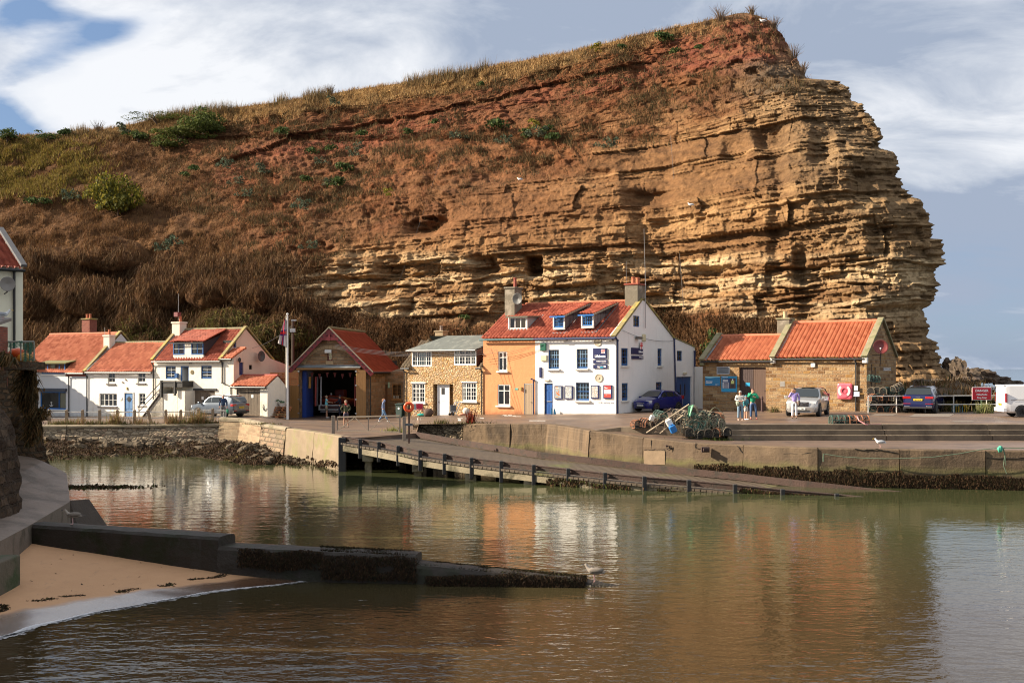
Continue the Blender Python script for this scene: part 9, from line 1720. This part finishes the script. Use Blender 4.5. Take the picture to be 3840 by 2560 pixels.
def pots():
 def proto(cname,fc,nc):
  t=thing('lobster_pot','x','lobster pot',(0,0,0));L,W_,H=.68,.44,.40;q=MB();nh=4
  for k in range(nh):
   x=-L/2+L*k/(nh-1);q.tube([(x,-W_/2,0),(x,-W_/2,H*.45)]+[(x,W_/2*math.cos(math.pi*(1-i/8)),H*.45+H*.55*math.sin(math.pi*i/8))for i in range(1,8)]+[(x,W_/2,H*.45),(x,W_/2,0)],.021,5)
  for y,z in((-W_/2,0),(W_/2,0),(0,H),(-W_/2,H*.45),(W_/2,H*.45)):q.tube([(-L/2,y,z),(L/2,y,z)],.018,5)
  q.build('frame',fc,t);q=MB()
  def sp(u_,v_):
   a=v_*1.0
   if a<.22:y,z=-W_/2,H*.45*a/.22
   elif a>.78:y,z=W_/2,H*.45*(1-a)/.22
   else:th=math.pi*(1-(a-.22)/.56);y,z=W_/2*math.cos(th),H*.45+H*.55*math.sin(th)
   return Vector((-L/2+L*u_,y*.97,z*.97))
  for i in range(12):
   for j in range(14):
    p0,p1,p2=sp(i/12,j/14),sp((i+1)/12,(j+1)/14),sp((i+1)/12,j/14);p3=sp(i/12,(j+1)/14)
    for a,b in((p0,p1),(p2,p3)):d=(b-a).normalized();s=d.orthogonal()*.006;q.poly([a-s,a+s,b+s,b-s])
  for e in(-1,1):
   for j in range(9):
    z=H*.95*j/9;w2=W_/2 if z<H*.45 else W_/2*math.sqrt(max(0,1-((z-H*.45)/(H*.55))**2));q.poly([(e*L/2,-w2,z),(e*L/2,w2,z+.02),(e*L/2,w2,z+.035),(e*L/2,-w2,z+.015)])
   for j in range(-3,4):y=j*W_/8;q.poly([(e*L/2,y,0),(e*L/2,y+.014,0),(e*L/2,y*.8+.014,H*.85),(e*L/2,y*.8,H*.85)])
  q.build('netting',nc,t,fix=False);q=MB()
  for k in range(5):q.box(-L/2,L/2,-W_/2+W_*k/4.6,-W_/2+W_*k/4.6+.05,-.015,.015)
  q.box(-.16,.1,-.08,.08,.02,.12);q.build('base_slats',M('pot_slats',(.03,.026,.022),.7,.4),t);return t
 NB=M('net_black',(.022,.022,.02),.8,.4);pr=[proto('a',M('hoop_orange',(.30,.12,.055),.7,.5,8),NB),proto('b',M('hoop_grey',(.20,.16,.11),.7,.5,8),NB),proto('c',M('hoop_green',(.05,.10,.08),.7,.5,8),M('net_green',(.022,.045,.035),.8,.4))]
 used=[False]*3
 def put(k,loc,rot,lab,grp):
  if used[k]:return_o=place_copy(pr[k],loc,rot,lab)
  else:used[k]=True;return_o=pr[k];return_o.location=loc;return_o.rotation_euler=rot;return_o['label']=lab
  return_o['group']=grp
 G1='lobster pots heaped on the quay step';g=random.Random(21);lm='weathered lobster pot in the roped heap on the quay step'
 heap=[(2388,1600,0,'far left lobster pot of the heap, with orange hoops'),(2421,1600,0,'second lobster pot from the left of the heap, red hoops'),(2451,1600,1,None),(2477,1601,1,None),(2475,1570,2,'green netted lobster pot lying on top at the left of the heap'),(2505,1602,1,None),(2530,1598,1,None),(2555,1598,1,None),(2548,1566,1,None),(2575,1570,1,None),(2604,1567,1,None),(2632,1572,2,None),(2655,1570,1,None),(2694,1577,0,'lobster pot with a pale round mouth at the upper right of the heap'),(2583,1604,1,None),(2612,1606,1,None),(2642,1606,2,None),(2692,1602,1,None),(2668,1606,1,None),(2587,1632,1,None),(2620,1634,1,None),(2652,1633,1,None),(2688,1632,0,'lowest lobster pot at the right end of the heap, orange mouthed'),(2720,1628,1,None),(2600,1552,1,'lobster pot perched on top of the whole heap')]
 for px,py,k,lab in heap:
  D=57.3 if py<1612 and px<2560 else(56.9 if py<1585 else 56.6 if py<1612 else 56.1);p=P(px,py,D);p.z=max(p.z-.05,1.70 if D<56.5 else(gz(p.x,57.4)if py>1590 and px<2560 else p.z));
  put(k,p,(g.uniform(-.12,.12),g.uniform(-.12,.12),R(90)+g.uniform(-.7,.7)if py>1550 else R(5)),lab or lm,G1)
 for px,k,lab in((3174,2,'left one of two lobster pots standing alone at the top of the steps'),(3240,0,'right one of two lobster pots alone at the steps, wound with striped tape')):p=G(px,1592,2.43);put(k,(p.x,57.0+.3,2.43),(0,0,R(4)),lab,'pair of lobster pots on the quay edge');pp=[o for o in bpy.data.objects if o.get('label')==lab][0];pp.scale=(1.45,1.25,1.05)
 G2='lobster pots stacked behind the railing';l2='black lobster pot in the stack behind the pipe railing'
 for r_ in range(4):
  for i in range(13):
   px=3268+i*19.5+g.uniform(-5,5)
   if px>3520 or(r_==3 and(i>5))or(r_==2 and i>9):continue
   D=71.8+g.uniform(0,.6);x=(px-1920)*D/F;put((1,1,1,0,2)[g.randrange(5)],(x,D,2.42+r_*.40),(g.uniform(-.1,.1),g.uniform(-.1,.1),R(90)+g.uniform(-.5,.5)),l2,G2)
 put(2,(P(3275,1425,72.2).x,72.2,P(3275,1425,72.2).z-.1),(0,.15,.1),'green netted crate-like pot on top of the stack behind the railing',G2);put(1,P(3365,1462,71.6),(.1,-.35,.5),'bare wire pot lying askew on the stack behind the railing',G2)
 def tangle(lab,c,seed,n,x0,x1,r=.017):
  g=random.Random(seed);q=MB()
  for k in range(n):
   px=g.uniform(x0,x1);pts=[];cx,cy=px,g.uniform(1565,1605);D=55.9
   rx,ry=g.uniform(14,34),g.uniform(16,42);ph=g.uniform(0,6.28);a1=g.uniform(3,6.5)
   for i in range(15):a=ph+a1*i/14;pts.append(P(cx+rx*math.cos(a)+i*g.uniform(-1,1),min(1648,cy+ry*math.sin(a)+abs(math.sin(a*2))*6),D-.05*math.sin(a*3)-g.uniform(0,.04)))
   q.tube(pts,r,4)
  o=q.build('rope',M('rope_'+str(seed),c,.85,.3,10),None);tag(o,lab,'rope','ropes draped over the heap of lobster pots')
 tangle('olive rope looped over the heap of lobster pots',(.16,.17,.11),1,16,2565,2700);tangle('grey rope looped over the heap of lobster pots',(.26,.23,.17),2,14,2560,2700);tangle('turquoise rope looped over the heap of lobster pots',(.07,.18,.14),3,8,2560,2690);tangle('brown lines hanging from the left pots of the heap',(.17,.12,.08),4,9,2460,2560,.013)
 for a,b,lab in(((2424,1622),(2584,1515),'long pole with a green rag slanting over the lobster pots'),((2475,1624),(2562,1555),'shorter pole crossing beside the blue container')):
  q=MB();q.tube([P(*a,56.3),P(*b,55.6)],.03,6);o=q.build('marker_pole',M('pole_tan',(.42,.34,.24),.6,.3,4));tag(o,lab,'pole','poles lying on the lobster pots')
 q=MB();p=P(2584,1514,55.6);q.grid(lambda u_,v_:(p.x-.05+.30*u_-.2*v_*u_,p.y+.08*math.sin(u_*6),p.z-.12-.5*v_+.1*u_),6,6);tag(q.build('rag',M('green_rag',(.22,.50,.30),.9,.2),None,fix=False),'torn pale green rag tied to the top of the long pole','rag');
 def can(px,py,D,s,c,rot,lab):
  t=thing('jerrycan',lab,'container',P(px,py,D));t.rotation_euler=rot;q=MB();q.box(-.16*s,.16*s,-.12*s,.12*s,-.2*s,.17*s);q.build('canister',M('can_%d'%int(c[2]*99),c,.4,.08,3,0),t,bevel=.05*s);q=MB();q.lathe([(.045*s,.17*s),(.045*s,.22*s),(.0,.22*s)],(.07*s,0,0),10);q.build('cap',M('can_%d'%int(c[2]*99),c),t);q=MB();q.tube([(-.1*s,0,.17*s),(-.08*s,0,.23*s),(.0,0,.23*s),(.02*s,0,.17*s)],.015*s,6);q.build('handle',M('can_%d'%int(c[2]*99),c),t)
 can(2445,1567,56.9,.75,(.70,.69,.64),(.2,.35,.3),'small white plastic container on the left pots of the heap');can(2509,1584,55.8,.95,(.72,.71,.67),(0,-.5,.1),'white plastic container tied to the pole above the blue one');can(2523,1607,55.6,1.0,(.02,.16,.45),(.1,-.45,.2),'blue plastic container hanging from the pole')
 q=MB();pts=[P(3213,1560,56.9),P(3222,1577,56.6),P(3245,1590,56.5),P(3262,1592,56.6),P(3305,1590.5,56.7)]
 for a,b in zip(pts,pts[1:]):q.beam(a,b,.02,.06)
 tag(q.build('barrier_tape',M('tape_red_white',(.65,.3,.3),.5,.6,8)),'red and white tape trailing from the right-hand lone pot','tape')
pots()
def wall_bits():
 t=thing('mooring_rope','green mooring rope sagging across the face of the quay wall','rope',(0,0,0));q=MB()
 def wp(px,py):xs=[a[0]for a in MAINW];D=float(np.interp(px,xs,[a[1]for a in MAINW]))-.28;return P(px,py,D)
 pts=[wp(3087,1702),wp(3100,1703),wp(3160,1712),wp(3240,1717),wp(3320,1719),wp(3400,1718),wp(3500,1713),wp(3600,1700),wp(3680,1685),wp(3730,1680),wp(3860,1679)];q.tube(pts,.017,6);q.tube([wp(3088,1700),wp(3087,1730)],.03,5);q.tube([wp(3762,1682),wp(3768,1710),wp(3763,1745),wp(3775,1775)],.018,5);q.tube([wp(3764,1682),wp(3770,1712),wp(3772,1745)],.016,5);q.build('line',M('rope_green',(.10,.14,.09),.8,.3,8),t);q=MB();q.blob(wp(3750,1683),(.12,.1,.14),8,6,.4);q.build('knot',M('rope_teal',(.06,.35,.24),.8,.3,8),t)
 for px,py,lab,k in((2500,1672,'small iron mooring ring hanging on the quay wall',0),(2645,1685,'rusty iron bracket bolted to the quay wall',1)):
  q=MB();p=wp(px,py)
  if k==0:q.tube([(p.x+.14+.13*math.cos(a),p.y+.02,p.z-.08+.10*math.sin(a))for a in[i*.6 for i in range(11)]],.018,5);q.box(p.x-.03,p.x+.05,p.y,p.y+.2,p.z-.04,p.z+.04)
  else:q.box(p.x-.18,p.x+.18,p.y-.1,p.y+.12,p.z-.12,p.z+.12);q.box(p.x-.12,p.x+.14,p.y-.3,p.y-.1,p.z-.05,p.z+.07)
  tag(q.build('wall_fitting',M('rust_dark',(.04,.02,.015),.8,.4)),lab,'fitting')
 qw=bpy.data.objects['quay_wall'];g=random.Random(9)
 def sp_(px,py):
  xs=[a[0]for a in MAINW];D=float(np.interp(px,xs,[a[1]for a in MAINW]));zt=float(np.interp(px,xs,[a[2]for a in MAINW]));z=EYE+(HY-py)*D/F;return P(px,py,D+.012-.22*(zt-z)/(zt+1))
 for cr in([(2413,1684),(2440,1687),(2470,1684),(2494,1686),(2496,1742)],[(2787,1716),(2840,1712),(2900,1707),(2960,1700),(3000,1702),(3067,1694)],[(3205,1682),(3240,1687),(3290,1684),(3330,1692),(3373,1697)],[(2610,1660),(2608,1680),(2650,1688)],[(2440,1650),(2445,1690)],[(3560,1700),(3640,1702),(3695,1701)],[(3700,1717),(3780,1718),(3860,1716)],[(1740,1612),(1830,1610),(1914,1613)],[(2211,1640),(2206,1690)],[(2787,1700),(2760,1664)]):
  pts=[]
  for a,b in zip(cr,cr[1:]):
   for k in range(5):pts.append(sp_(a[0]+(b[0]-a[0])*k/5+g.uniform(-2,2),a[1]+(b[1]-a[1])*k/5+g.uniform(-1.6,1.6)))
  q=MB();q.tube(pts,[.014+.014*g.random()for _ in pts],5);q.build('crack',M('crack_dark',(.03,.022,.015),.95,.3),qw)
 q=MB();a,b,c,d=sp_(2415,1690),sp_(2493,1690),sp_(2493,1741),sp_(2415,1741);o=Vector((0,-.05,0));q.poly([a+o,b+o,c+o,d+o]);q.poly([a+o,a-o,b-o,b+o]);q.poly([a+o,d+o,d-o,a-o]);q.poly([b+o,b-o,c-o,c+o]);q.build('inset_block',M('tan_block',(.20,.14,.085),.9,.35,3,.6,12),qw,fix=False)
wall_bits()
def street_bits():
 p=XD(1078,84.2,1.6);t=thing('flagpole','white flagpole left of the boathouse','flagpole',p);q=MB();z1=P(1078,1178,84.2).z-1.6;q.tube([(0,0,-.2),(0,0,z1)],[.09,.055],10);q.lathe([(.1,z1),(.1,z1+.05),(.03,z1+.09)],(0,0,0),10);q.build('mast',M('flagpole_white',(.75,.73,.7),.4,.05),t);q=MB();q.tube([(-.12,0,z1-.1),(-.16,0,z1*.5),(-.1,0,1.0)],.012,4);q.build('halyard',M('line_pale',(.5,.45,.36),.8,.1),t)
 fl=thing('flag','limp white flag with a blue-edged red cross hanging from the flagpole','flag',(p.x,p.y,1.6+z1));a=(-.06,-.35);
 def fpt(u_,v_):return(-.08-.62*u_*(.35+.65*v_)-.0,.10*math.sin(u_*9+v_*3),-.25-2.15*v_-.35*u_*(1-v_)+.25*u_*v_)
 q=MB();q.grid(fpt,14,18);q.build('cloth',M('flag_white',(.62,.56,.52),.9,.1,5,0),fl,fix=False)
 for(nm,c,u0,u1,v0,v1,o)in(('blue_cross',(.03,.03,.22),.34,.66,0,1,-.012),('blue_bar',(.03,.03,.22),0,1,.40,.62,-.012),('red_cross',(.55,.02,.03),.42,.58,0,1,-.024),('red_bar',(.55,.02,.03),0,1,.455,.565,-.024)):
  q=MB();q.grid(lambda u_,v_:(lambda P_:(P_[0],P_[1]+o,P_[2]))(fpt(u0+(u1-u0)*u_,v0+(v1-v0)*v_)),8,12);q.build(nm,M('flagc_'+nm,c,.9,.05,5,0),fl,fix=False)
 p=XD(1098,91,1.6);t=thing('telegraph_pole','dark wooden telegraph pole behind the flagpole','pole',p);q=MB();z1=P(1098,1203,91).z-1.6;q.tube([(0,0,-.3),(0,0,z1)],[.14,.10],8);q.build('pole',M('tarred_pole',(.05,.032,.022),.9,.4),t);q=MB();q.box(-.22,.22,-.12,.0,z1-.9,z1-.6);q.build('cable_box',M('galvanised',()),t);q=MB();q.box(-.12,.3,-.12,.12,z1,z1+.1);q.build('bracket',M('galvanised',()),t);top=Vector((p.x,p.y,1.6+z1-.3))
 g=random.Random(8)
 def wire(lab,a,b,sag,r=.012,mat=None,grp='overhead wires'):
  a,b=Vector(a),Vector(b);q=MB();q.tube([a.lerp(b,i/12)-Vector((0,0,sag*4*(i/12)*(1-i/12)))for i in range(13)],r,4);tag(q.build('wire',mat or M('wire_grey',(.22,.2,.19),.6,.1)),lab,'wire',grp)
 e=LB.W(LB.a(1940),-.1,LB.z(1940,1300));s0=P(1255,1291,80.8)
 for k in range(4):wire('thin overhead wires running from the boathouse gable to the orange house',s0+Vector((0,0,-.09*k)),LB.W(LB.a(1830+20*k),-.15,LB.z(1850,1300+6*k)),.5,.010)
 for k in range(3):wire('thin brown strands standing for wire shadows across the orange house front',LB.W(LB.a(1815),-.25,LB.z(1815,1332+10*k)),LB.W(LB.a(2032),-.25,LB.z(2032,1286+2*k)),.15,.010,M('wire_shadow',(.30,.14,.07),.8,.1))  # wire shadows on the house front, modelled as thin brown strands
 wire('wire from the telegraph pole to the cream cottage',top,P(870,1310,88),.6);wire('wire crossing the white gable towards the lean-to',LB.W(LB.L,LB.sb(2330,LB.L),LB.sz(2330,1238,LB.L))+LB.u*.1,LB.W(LB.L,LB.sb(2528,LB.L),LB.sz(2528,1277,LB.L))+LB.u*.1,.3,.015)
 wire('thin line climbing the cliff face left of the middle',cliff_at(1448,1165)+Vector((0,-1.2,0)),cliff_at(1660,622)+Vector((0,-1.5,.4)),.4,.018,M('wire_dark',(.05,.04,.035),.7,.1));wire('thin line climbing the cliff face above the lean-to',cliff_at(2555,1165)+Vector((0,-1.2,0)),cliff_at(2508,530)+Vector((0,-1.2,.3)),.3,.018,M('wire_dark',()))
 PW=M('pallet_orange',(.34,.13,.045),.8,.35,5,.3);PW2=M('pallet_tan',(.42,.25,.11),.8,.35,5,.3)
 def pallet(lab,loc,rot,mt,first=[None]):
  t=thing('pallet',lab,'pallet',loc);t.rotation_euler=rot;t['group']='wooden pallets beside the boathouse';q=MB()
  for k in range(6):q.box(-.6,.6,-.45+.17*k,-.34+.17*k,.11,.135)
  for x in(-.6,-.05,.5):q.box(x,x+.1,-.45,.5,.02,.11)
  for k in range(3):q.box(-.6,.6,-.45+.42*k,-.34+.42*k,0,.02)
  q.build('boards',mt,t)
 base=GP(1038,84.5);
 for k,(dx,dz,mt,lab)in enumerate(((-.55,0,PW,'lowest pallet lying flat left of the stepped pallets'),(.1,.0,PW,'bottom pallet of the stepped pallets by the buttress'),(.1,.16,PW2,'tan pallet second from the bottom of the stepped pallets'),(.15,.33,PW,'third pallet up in the stepped pallets'),(.35,.50,PW,'fourth pallet up under the flower pot'),(.38,.66,PW,'top pallet carrying the flower pot'))):pallet(lab,(base.x+dx,base.y+.1*k,base.z+dz),(0,0,.03*k),mt)
 pt=P(1038,1409,85.5);pallet('upright orange pallet used as a panel on top of the plank fence',(pt.x+.1,85.6,pt.z-.25),(R(90),0,0),PW);pallet('second upright orange pallet on the plank fence beside the boathouse',(pt.x+.95,85.9,pt.z-.25),(R(90),0,0),PW)
 f=thing('flower_pot','white tub of green plants on top of the stepped pallets','plant pot',(base.x+.35,base.y+.3,base.z+.8));q=MB();q.lathe([(.2,0),(.3,.26),(.33,.28),(.28,.28)],(0,0,0),12);q.build('tub',M('tub_white',(.6,.58,.55),.6,.1),f);V,Fc,cc=shrub_mesh('p',130,[(.08,.15,.08),(.15,.22,.12)],7,.28);np_mesh('plants',V*.34+np.array([0,0,.3]),Fc,MATS['leaf_vc'],cc,parent=f)
 t=thing('plank_fence','brown plank fence closing the yard between the garage and the boathouse','fence',(0,0,0));a,b=XD(1006,86.6,1.6),XD(1084,86.6,1.6);n=16;q=MB();zt=P(1040,1450,86.6).z
 for i in range(n):x=a.x+(b.x-a.x)*i/n;q.box(x+.01,x+(b.x-a.x)/n-.01,86.6,86.63,1.3,zt+(.12 if i%2 else.0))
 q.build('planks',M('fence_brown',(.17,.095,.05),.85,.4,5,.4,stretch=(6,6,.4)),t);q=MB();q.box(a.x,b.x,86.9,87.0,1.3,P(1040,1413,87).z);q.build('back_panel',M('fence_back',(.24,.15,.09),.85,.3,4,.3),t)
 p=SCOT.W(SCOT.a(1497),.3,0);t=thing('wheelie_bin','dark green wheelie bin between the annexe and the stone cottage','bin',(p.x,p.y-.4,gz(p.x,p.y)),SCOT.rz);q=MB();BN=M('bin_green',(.012,.035,.028),.5,.1);q.prism([(-.26,.05),(.26,.05),(.3,1.0),(-.3,1.0)],'y',-.3,.3);q.build('tub',BN,t,bevel=.02);q=MB();q.prism([(-.32,1.0),(.32,1.0),(.32,1.06),(0,1.12),(-.32,1.06)],'y',-.36,.33);q.build('lid',BN,t);q=MB();q.lathe([(0,0),(.08,0),(.08,.005),(0,.005)],(0,-.31,.72),10,'y');q.build('emblem',WH,t)
 p=G(2858,1543,2.36);t=thing('bollard','dark red brown iron bollard in front of the store door','bollard',(p.x,p.y,gz(p.x,p.y)));q=MB();q.lathe([(.12,-.05),(.12,.04),(.085,.06),(.08,.84),(.1,.86),(.1,.9),(.07,.93),(.085,.97),(.05,1.02),(.0,1.03)],(0,0,0),14);q.build('shaft',M('bollard_iron',(.06,.028,.024),.5,.2),t,smooth=False)
 def fchair(px,py,c,lab):
  p=GY(px,py);t=thing('folding_chair',lab,'chair',p,.3);q=MB()
  for a,b in(((-.25,-.25,0),(.25,.2,.5)),((.25,-.25,0),(-.25,.2,.5)),((-.25,.25,0),(.25,.2,.5)),((.25,.25,0),(-.25,.2,.5)),((-.25,.2,.45),(-.25,.32,.95)),((.25,.2,.45),(.25,.32,.95))):q.tube([a,b],.012,5)
  q.build('frame',M('galvanised',()),t);q=MB();q.box(-.25,.25,-.2,.22,.44,.46);q.box(-.25,.25,.24,.3,.5,.92);q.build('fabric',M('chair_fabric_%d'%int(c[0]*99),c,.9,.3,8),t)
 fchair(1560,1560,(.25,.33,.36),'blue grey folding chair by the stone cottage wall');fchair(1576,1560,(.45,.03,.07),'red folding chair by the stone cottage wall')
 def blobt(nm,lab,cat,px,py,r,c,k=0):p=GY(px,py);q=MB();q.blob((p.x,p.y,p.z+r[2]*.8),r,10,7,.3);tag(q.build(nm,M('blob_%d_%d'%(px,py),c,.8,.4,6,.3),None,smooth=True),lab,cat)
 blobt('beach_bag','turquoise beach towel on the ground under the folding chairs','towel',1582,1560,(.35,.2,.12),(.02,.30,.24));blobt('rucksack','brown dog-like rucksack heap by the cottage step','bag',1606,1561,(.4,.25,.32),(.09,.055,.04));blobt('paddle_board','red and blue bodyboard lying by the wheelie bin','bodyboard',1500,1557,(.42,.25,.08),(.40,.06,.09));blobt('tote_bag','white shopping bag leaning by the cottage right window','bag',1749,1556,(.26,.16,.3),(.55,.53,.45));blobt('beach_toys','orange and pink beach toys beside the white bag','toys',1733,1558,(.25,.12,.10),(.55,.25,.15));blobt('water_pistol_bag','dark bag leaning at the right of the folded pushchair','bag',1722,1545,(.14,.12,.2),(.05,.06,.07))
 p=GY(1708,1557);t=thing('folded_pushchair','grey and white folded pushchair leaning on the cottage wall','pushchair',p,.2);q=MB()
 for dx in(0,.2,.42):q.tube([(-.45+dx,-.2,.02),(.0+dx,.2,.95)],.03,6)
 q.tube([(-.3,-.1,.3),(.15,-.1,.3)],.025,6);q.tube([(.0,.2,.95),(.42,.2,.95)],.03,6);q.build('frame',M('pram_white',(.6,.6,.6),.4,.1),t);q=MB();q.box(-.35,.05,-.12,.05,.25,.75);q.build('seat',M('pram_grey',(.10,.11,.12),.8,.2),t);q=MB()
 for x in(-.45,-.2):q.lathe([(.03,-.02),(.1,-.02),(.1,.02),(.03,.02)],(x,-.2,.1),12,'y')
 q.build('wheel',BLK,t)
 q=MB();p=LB.W(LB.a(2078),-.25,0);z=gz(p.x,p.y);tag(q.build('x',BLK),'','')if False else None
 q.prism([(p.x-.12,z),(p.x+.02,z),(p.x-.0,z+.4),(p.x-.1,z+.45)],'y',p.y-.1,p.y);q.prism([(p.x+.06,z),(p.x+.26,z),(p.x+.18,z+.35),(p.x+.08,z+.42)],'y',p.y-.1,p.y);tag(q.build('ornament',M('boat_blue_ornament',(.05,.25,.45),.5,.3,6)),'little blue boat ornament beside the blue station door','ornament')
 q=MB();g=random.Random(3)
 def mark(px0,py0,px1,py1):a,b,c,d=(GY(px0,py1),GY(px1,py1),GY(px1,py0),GY(px0,py0));q.poly([v+Vector((0,0,.006))for v in(a,b,c,d)])
 for m_ in((1717,1571,1728,1578),(1565,1567,1576,1575),(1885,1555,1900,1556.5),(1905,1555,1920,1556.5),(1890,1558,1935,1559.5),(1925,1560.5,1955,1562),(1984,1576,2045,1578),(1745,1568,1760,1570),(1800,1567,1815,1569),(1715,1567,1735,1568.5)):mark(*m_)
 tag(q.build('road_markings',M('worn_white_paint',(.55,.52,.47),.8,.35,5,0),None,fix=False),kind='structure')
 q=MB();
 for x0,y0,x1,y1 in((3410,1551,3560,1562),(3265,1552,3350,1557),(3560,1578,3640,1582)):a,b,c,d=(GY(x0,y1),GY(x1,y1),GY(x1+20,y0),GY(x0+20,y0));q.poly([v+Vector((0,0,.008))for v in(a,b,c,d)])
 tag(q.build('paving_patches',M('patch_grey',(.17,.14,.11),.6,.3,1.2,.3,8),None,fix=False),kind='structure')
 WC_=[(.10,.10,.03),(.16,.12,.05),(.22,.15,.08),(.07,.08,.025)]
 def weed(px,D,z,h,n,cols,lab,seed,lean=.7,w_=.04,sx=.3):
  g=np.random.default_rng(seed);c=XD(px,D,z);p=np.stack([g.normal(0,sx,n),g.normal(0,.12,n),np.zeros(n)],-1);o=blades('weed_clump',None,None,p,h,w_,cols,seed,lean,kind=None);o.location=c;tag(o,lab,'weeds','weeds on the harbour edge')
 rows_=[(215,.3,220,'low brown weeds behind the far left rail post'),(250,.35,260,None),(300,.55,120,None),(345,.35,240,'dense low weeds between the third and fourth rail posts'),(395,.3,160,None),(437,.95,200,'tall rust coloured dock at the fifth rail post'),(470,.3,120,None),(525,.6,120,'dark upright dock stems on the old wall'),(570,.3,130,None),(650,.85,200,'tall yellow weeds behind the leaning rail post'),(700,.5,160,None),(735,.95,300,'tall bushy yellow green weeds in front of the grey SUV'),(760,.7,180,None),(790,.5,120,None)]
 for i,(px,h,n,lab)in enumerate(rows_):weed(px,76.9,1.38,h,n,[(.20,.15,.05),(.26,.14,.07),(.12,.12,.04),(.30,.2,.1)]if h>.5 else WC_,lab or 'small weed clump growing along the rail on the old wall',900+i)
 weed(1765,66.6,1.98,.75,110,[(.20,.03,.02),(.10,.02,.015),(.25,.06,.02)],'dark red spiky plant on the quay edge in front of the orange house',950,.5,.07,.12);weed(1765,66.4,1.98,.2,160,WC_,'grass tuft around the dark red plant',951,1,.04,.7);weed(1655,67,1.95,.3,120,WC_,'small weeds on the ruined rubble wall',952);weed(1480,64.5,1.6,.3,150,[(.2,.2,.04),(.14,.15,.04)],'yellow green weeds behind the slipway gate',953);weed(2640,55.8,1.68,.15,220,[(.08,.12,.03),(.15,.16,.04)],'low green weeds under the heap of lobster pots',954,1,.04,.9);weed(3690,70.5,2.45,.6,200,[(.25,.26,.10),(.16,.18,.06),(.32,.3,.15)],'pale spiky plant under the danger sign',955,.7,.06,.25);weed(3540,72.5,2.45,.6,260,WC_,'dark weeds behind the railing between the SUV and the sign',956,.7,.05,.8);weed(2905,73.8,2.38,.35,120,WC_,'weeds at the foot of the store wall by the door',957,.7,.04,.15);weed(1050,85,1.75,.15,140,WC_,'grass by the lowest pallet',958,1,.03,.3);weed(985,70.4,1.75,.15,140,WC_,'grass tuft on the joint of the harbour walls',959,1,.04,.5)
 for px,py,r,lab in((3275,1533,.22,'pale stone at the foot of the pipe railing'),(3610,1530,.3,'pale stone by the yellow crate'),(3715,1528,.4,'pale boulder behind the van')):
  p=GY(px,py);q=MB();q.blob((p.x,p.y,p.z+r*.5),(r,r*.7,r*.65),9,6,.35);tag(q.build('stone',M('pale_stone',(.36,.28,.19),.9,.3,5,.6,15)),lab,'stone')
 for px,c,lab in((3590,(.10,.25,.3),'blue framed pot between the railing posts'),(3606,(.65,.45,.03),'yellow topped crate beside the blue framed pot')):
  p=XD(px,71.9,2.44);q=MB();
  for x in(-.25,.25):
   for y in(-.2,.2):q.tube([(p.x+x,p.y+y,p.z),(p.x+x,p.y+y,p.z+.5)],.02,5)
  q.box(p.x-.27,p.x+.27,p.y-.22,p.y+.22,p.z+.42,p.z+.5);tag(q.build('crate',M('crate_%d'%px,c,.6,.2)),lab,'crate')
 D0=36.8;a,b=P(40,1352,D0),P(130,1284,D0);t=thing('net_cage','green netted railing around a little terrace at the far left','railing',(0,0,0));q=MB()
 for px in(40,78,95,112,128):p=P(px,1352,D0);q.tube([(p.x,D0,p.z),(p.x,D0,P(px,1282,D0).z)],.025,6)
 q.tube([P(30,1281,D0),P(128,1281,D0)],.03,6);q.build('uprights',M('silver_wood',(.25,.24,.2),.7,.2),t);q=MB()
 def net(mb,c,n,m,r):
  for i in range(n):
   for j in range(m):
    A_,B_,C_=c(i/n,j/m),c((i+1)/n,j/m),c(i/n,(j+1)/m);mb.beam(A_,B_,r,r);mb.beam(A_,C_,r,r)
 net(q,lambda u_,v_:P(86+42*u_,1352-68*v_+3*math.sin(u_*8),D0-.05),9,12,.012);net(q,lambda u_,v_:P(30+56*u_,1300-20*v_+4*math.sin(u_*5),D0-.05),9,4,.012);q.build('netting',M('net_bright_green',(.02,.16,.10),.8,.3),t)
 fl=MB();p0,p1=P(-40,1356,D0),P(134,1356,D0);fl.box(p0.x,p1.x-.35,D0-.2,D0+1.6,p0.z-.25,p0.z);tag(fl.build('terrace',MATS['dark_rubble']),'small terrace ledge on the old wall holding the kayaks','ledge')
 for(x0,x1,y,c,lab)in((30,100,1328,(.62,.09,.015),'bright orange kayak lying on the terrace behind the net'),(62,122,1343,(.75,.32,.04),'yellow orange kayak under the bright orange one')):
  A_,B_=P(x0,y,D0+.7),P(x1,y-8,D0+.7);q=MB();q.tube([A_,A_.lerp(B_,.25),A_.lerp(B_,.6),B_],[.06,.17,.17,.04],10);tag(q.build('kayak',M('kayak_%d'%x0,c,.4,.1),None,smooth=True),lab,'kayak')
 p=G(3733,1394,0);p=XD(3733,900,0);t=thing('sea_buoy','tiny red buoy far out on the sea','buoy',p);q=MB();q.lathe([(1.0,-.5),(1.1,.4),(.4,.8),(.25,2.2),(0,2.4)],(0,0,0),10);q.build('float',M('buoy_red',(.7,.05,.03),.5,.05),t)
 q=MB();q.blob((0,0,0),(.6,.35,.3),9,6,.3);
street_bits()
for o in list(bpy.data.objects):
 if o.type=='MESH' and len(o.data.vertices)==0:bpy.data.objects.remove(o)
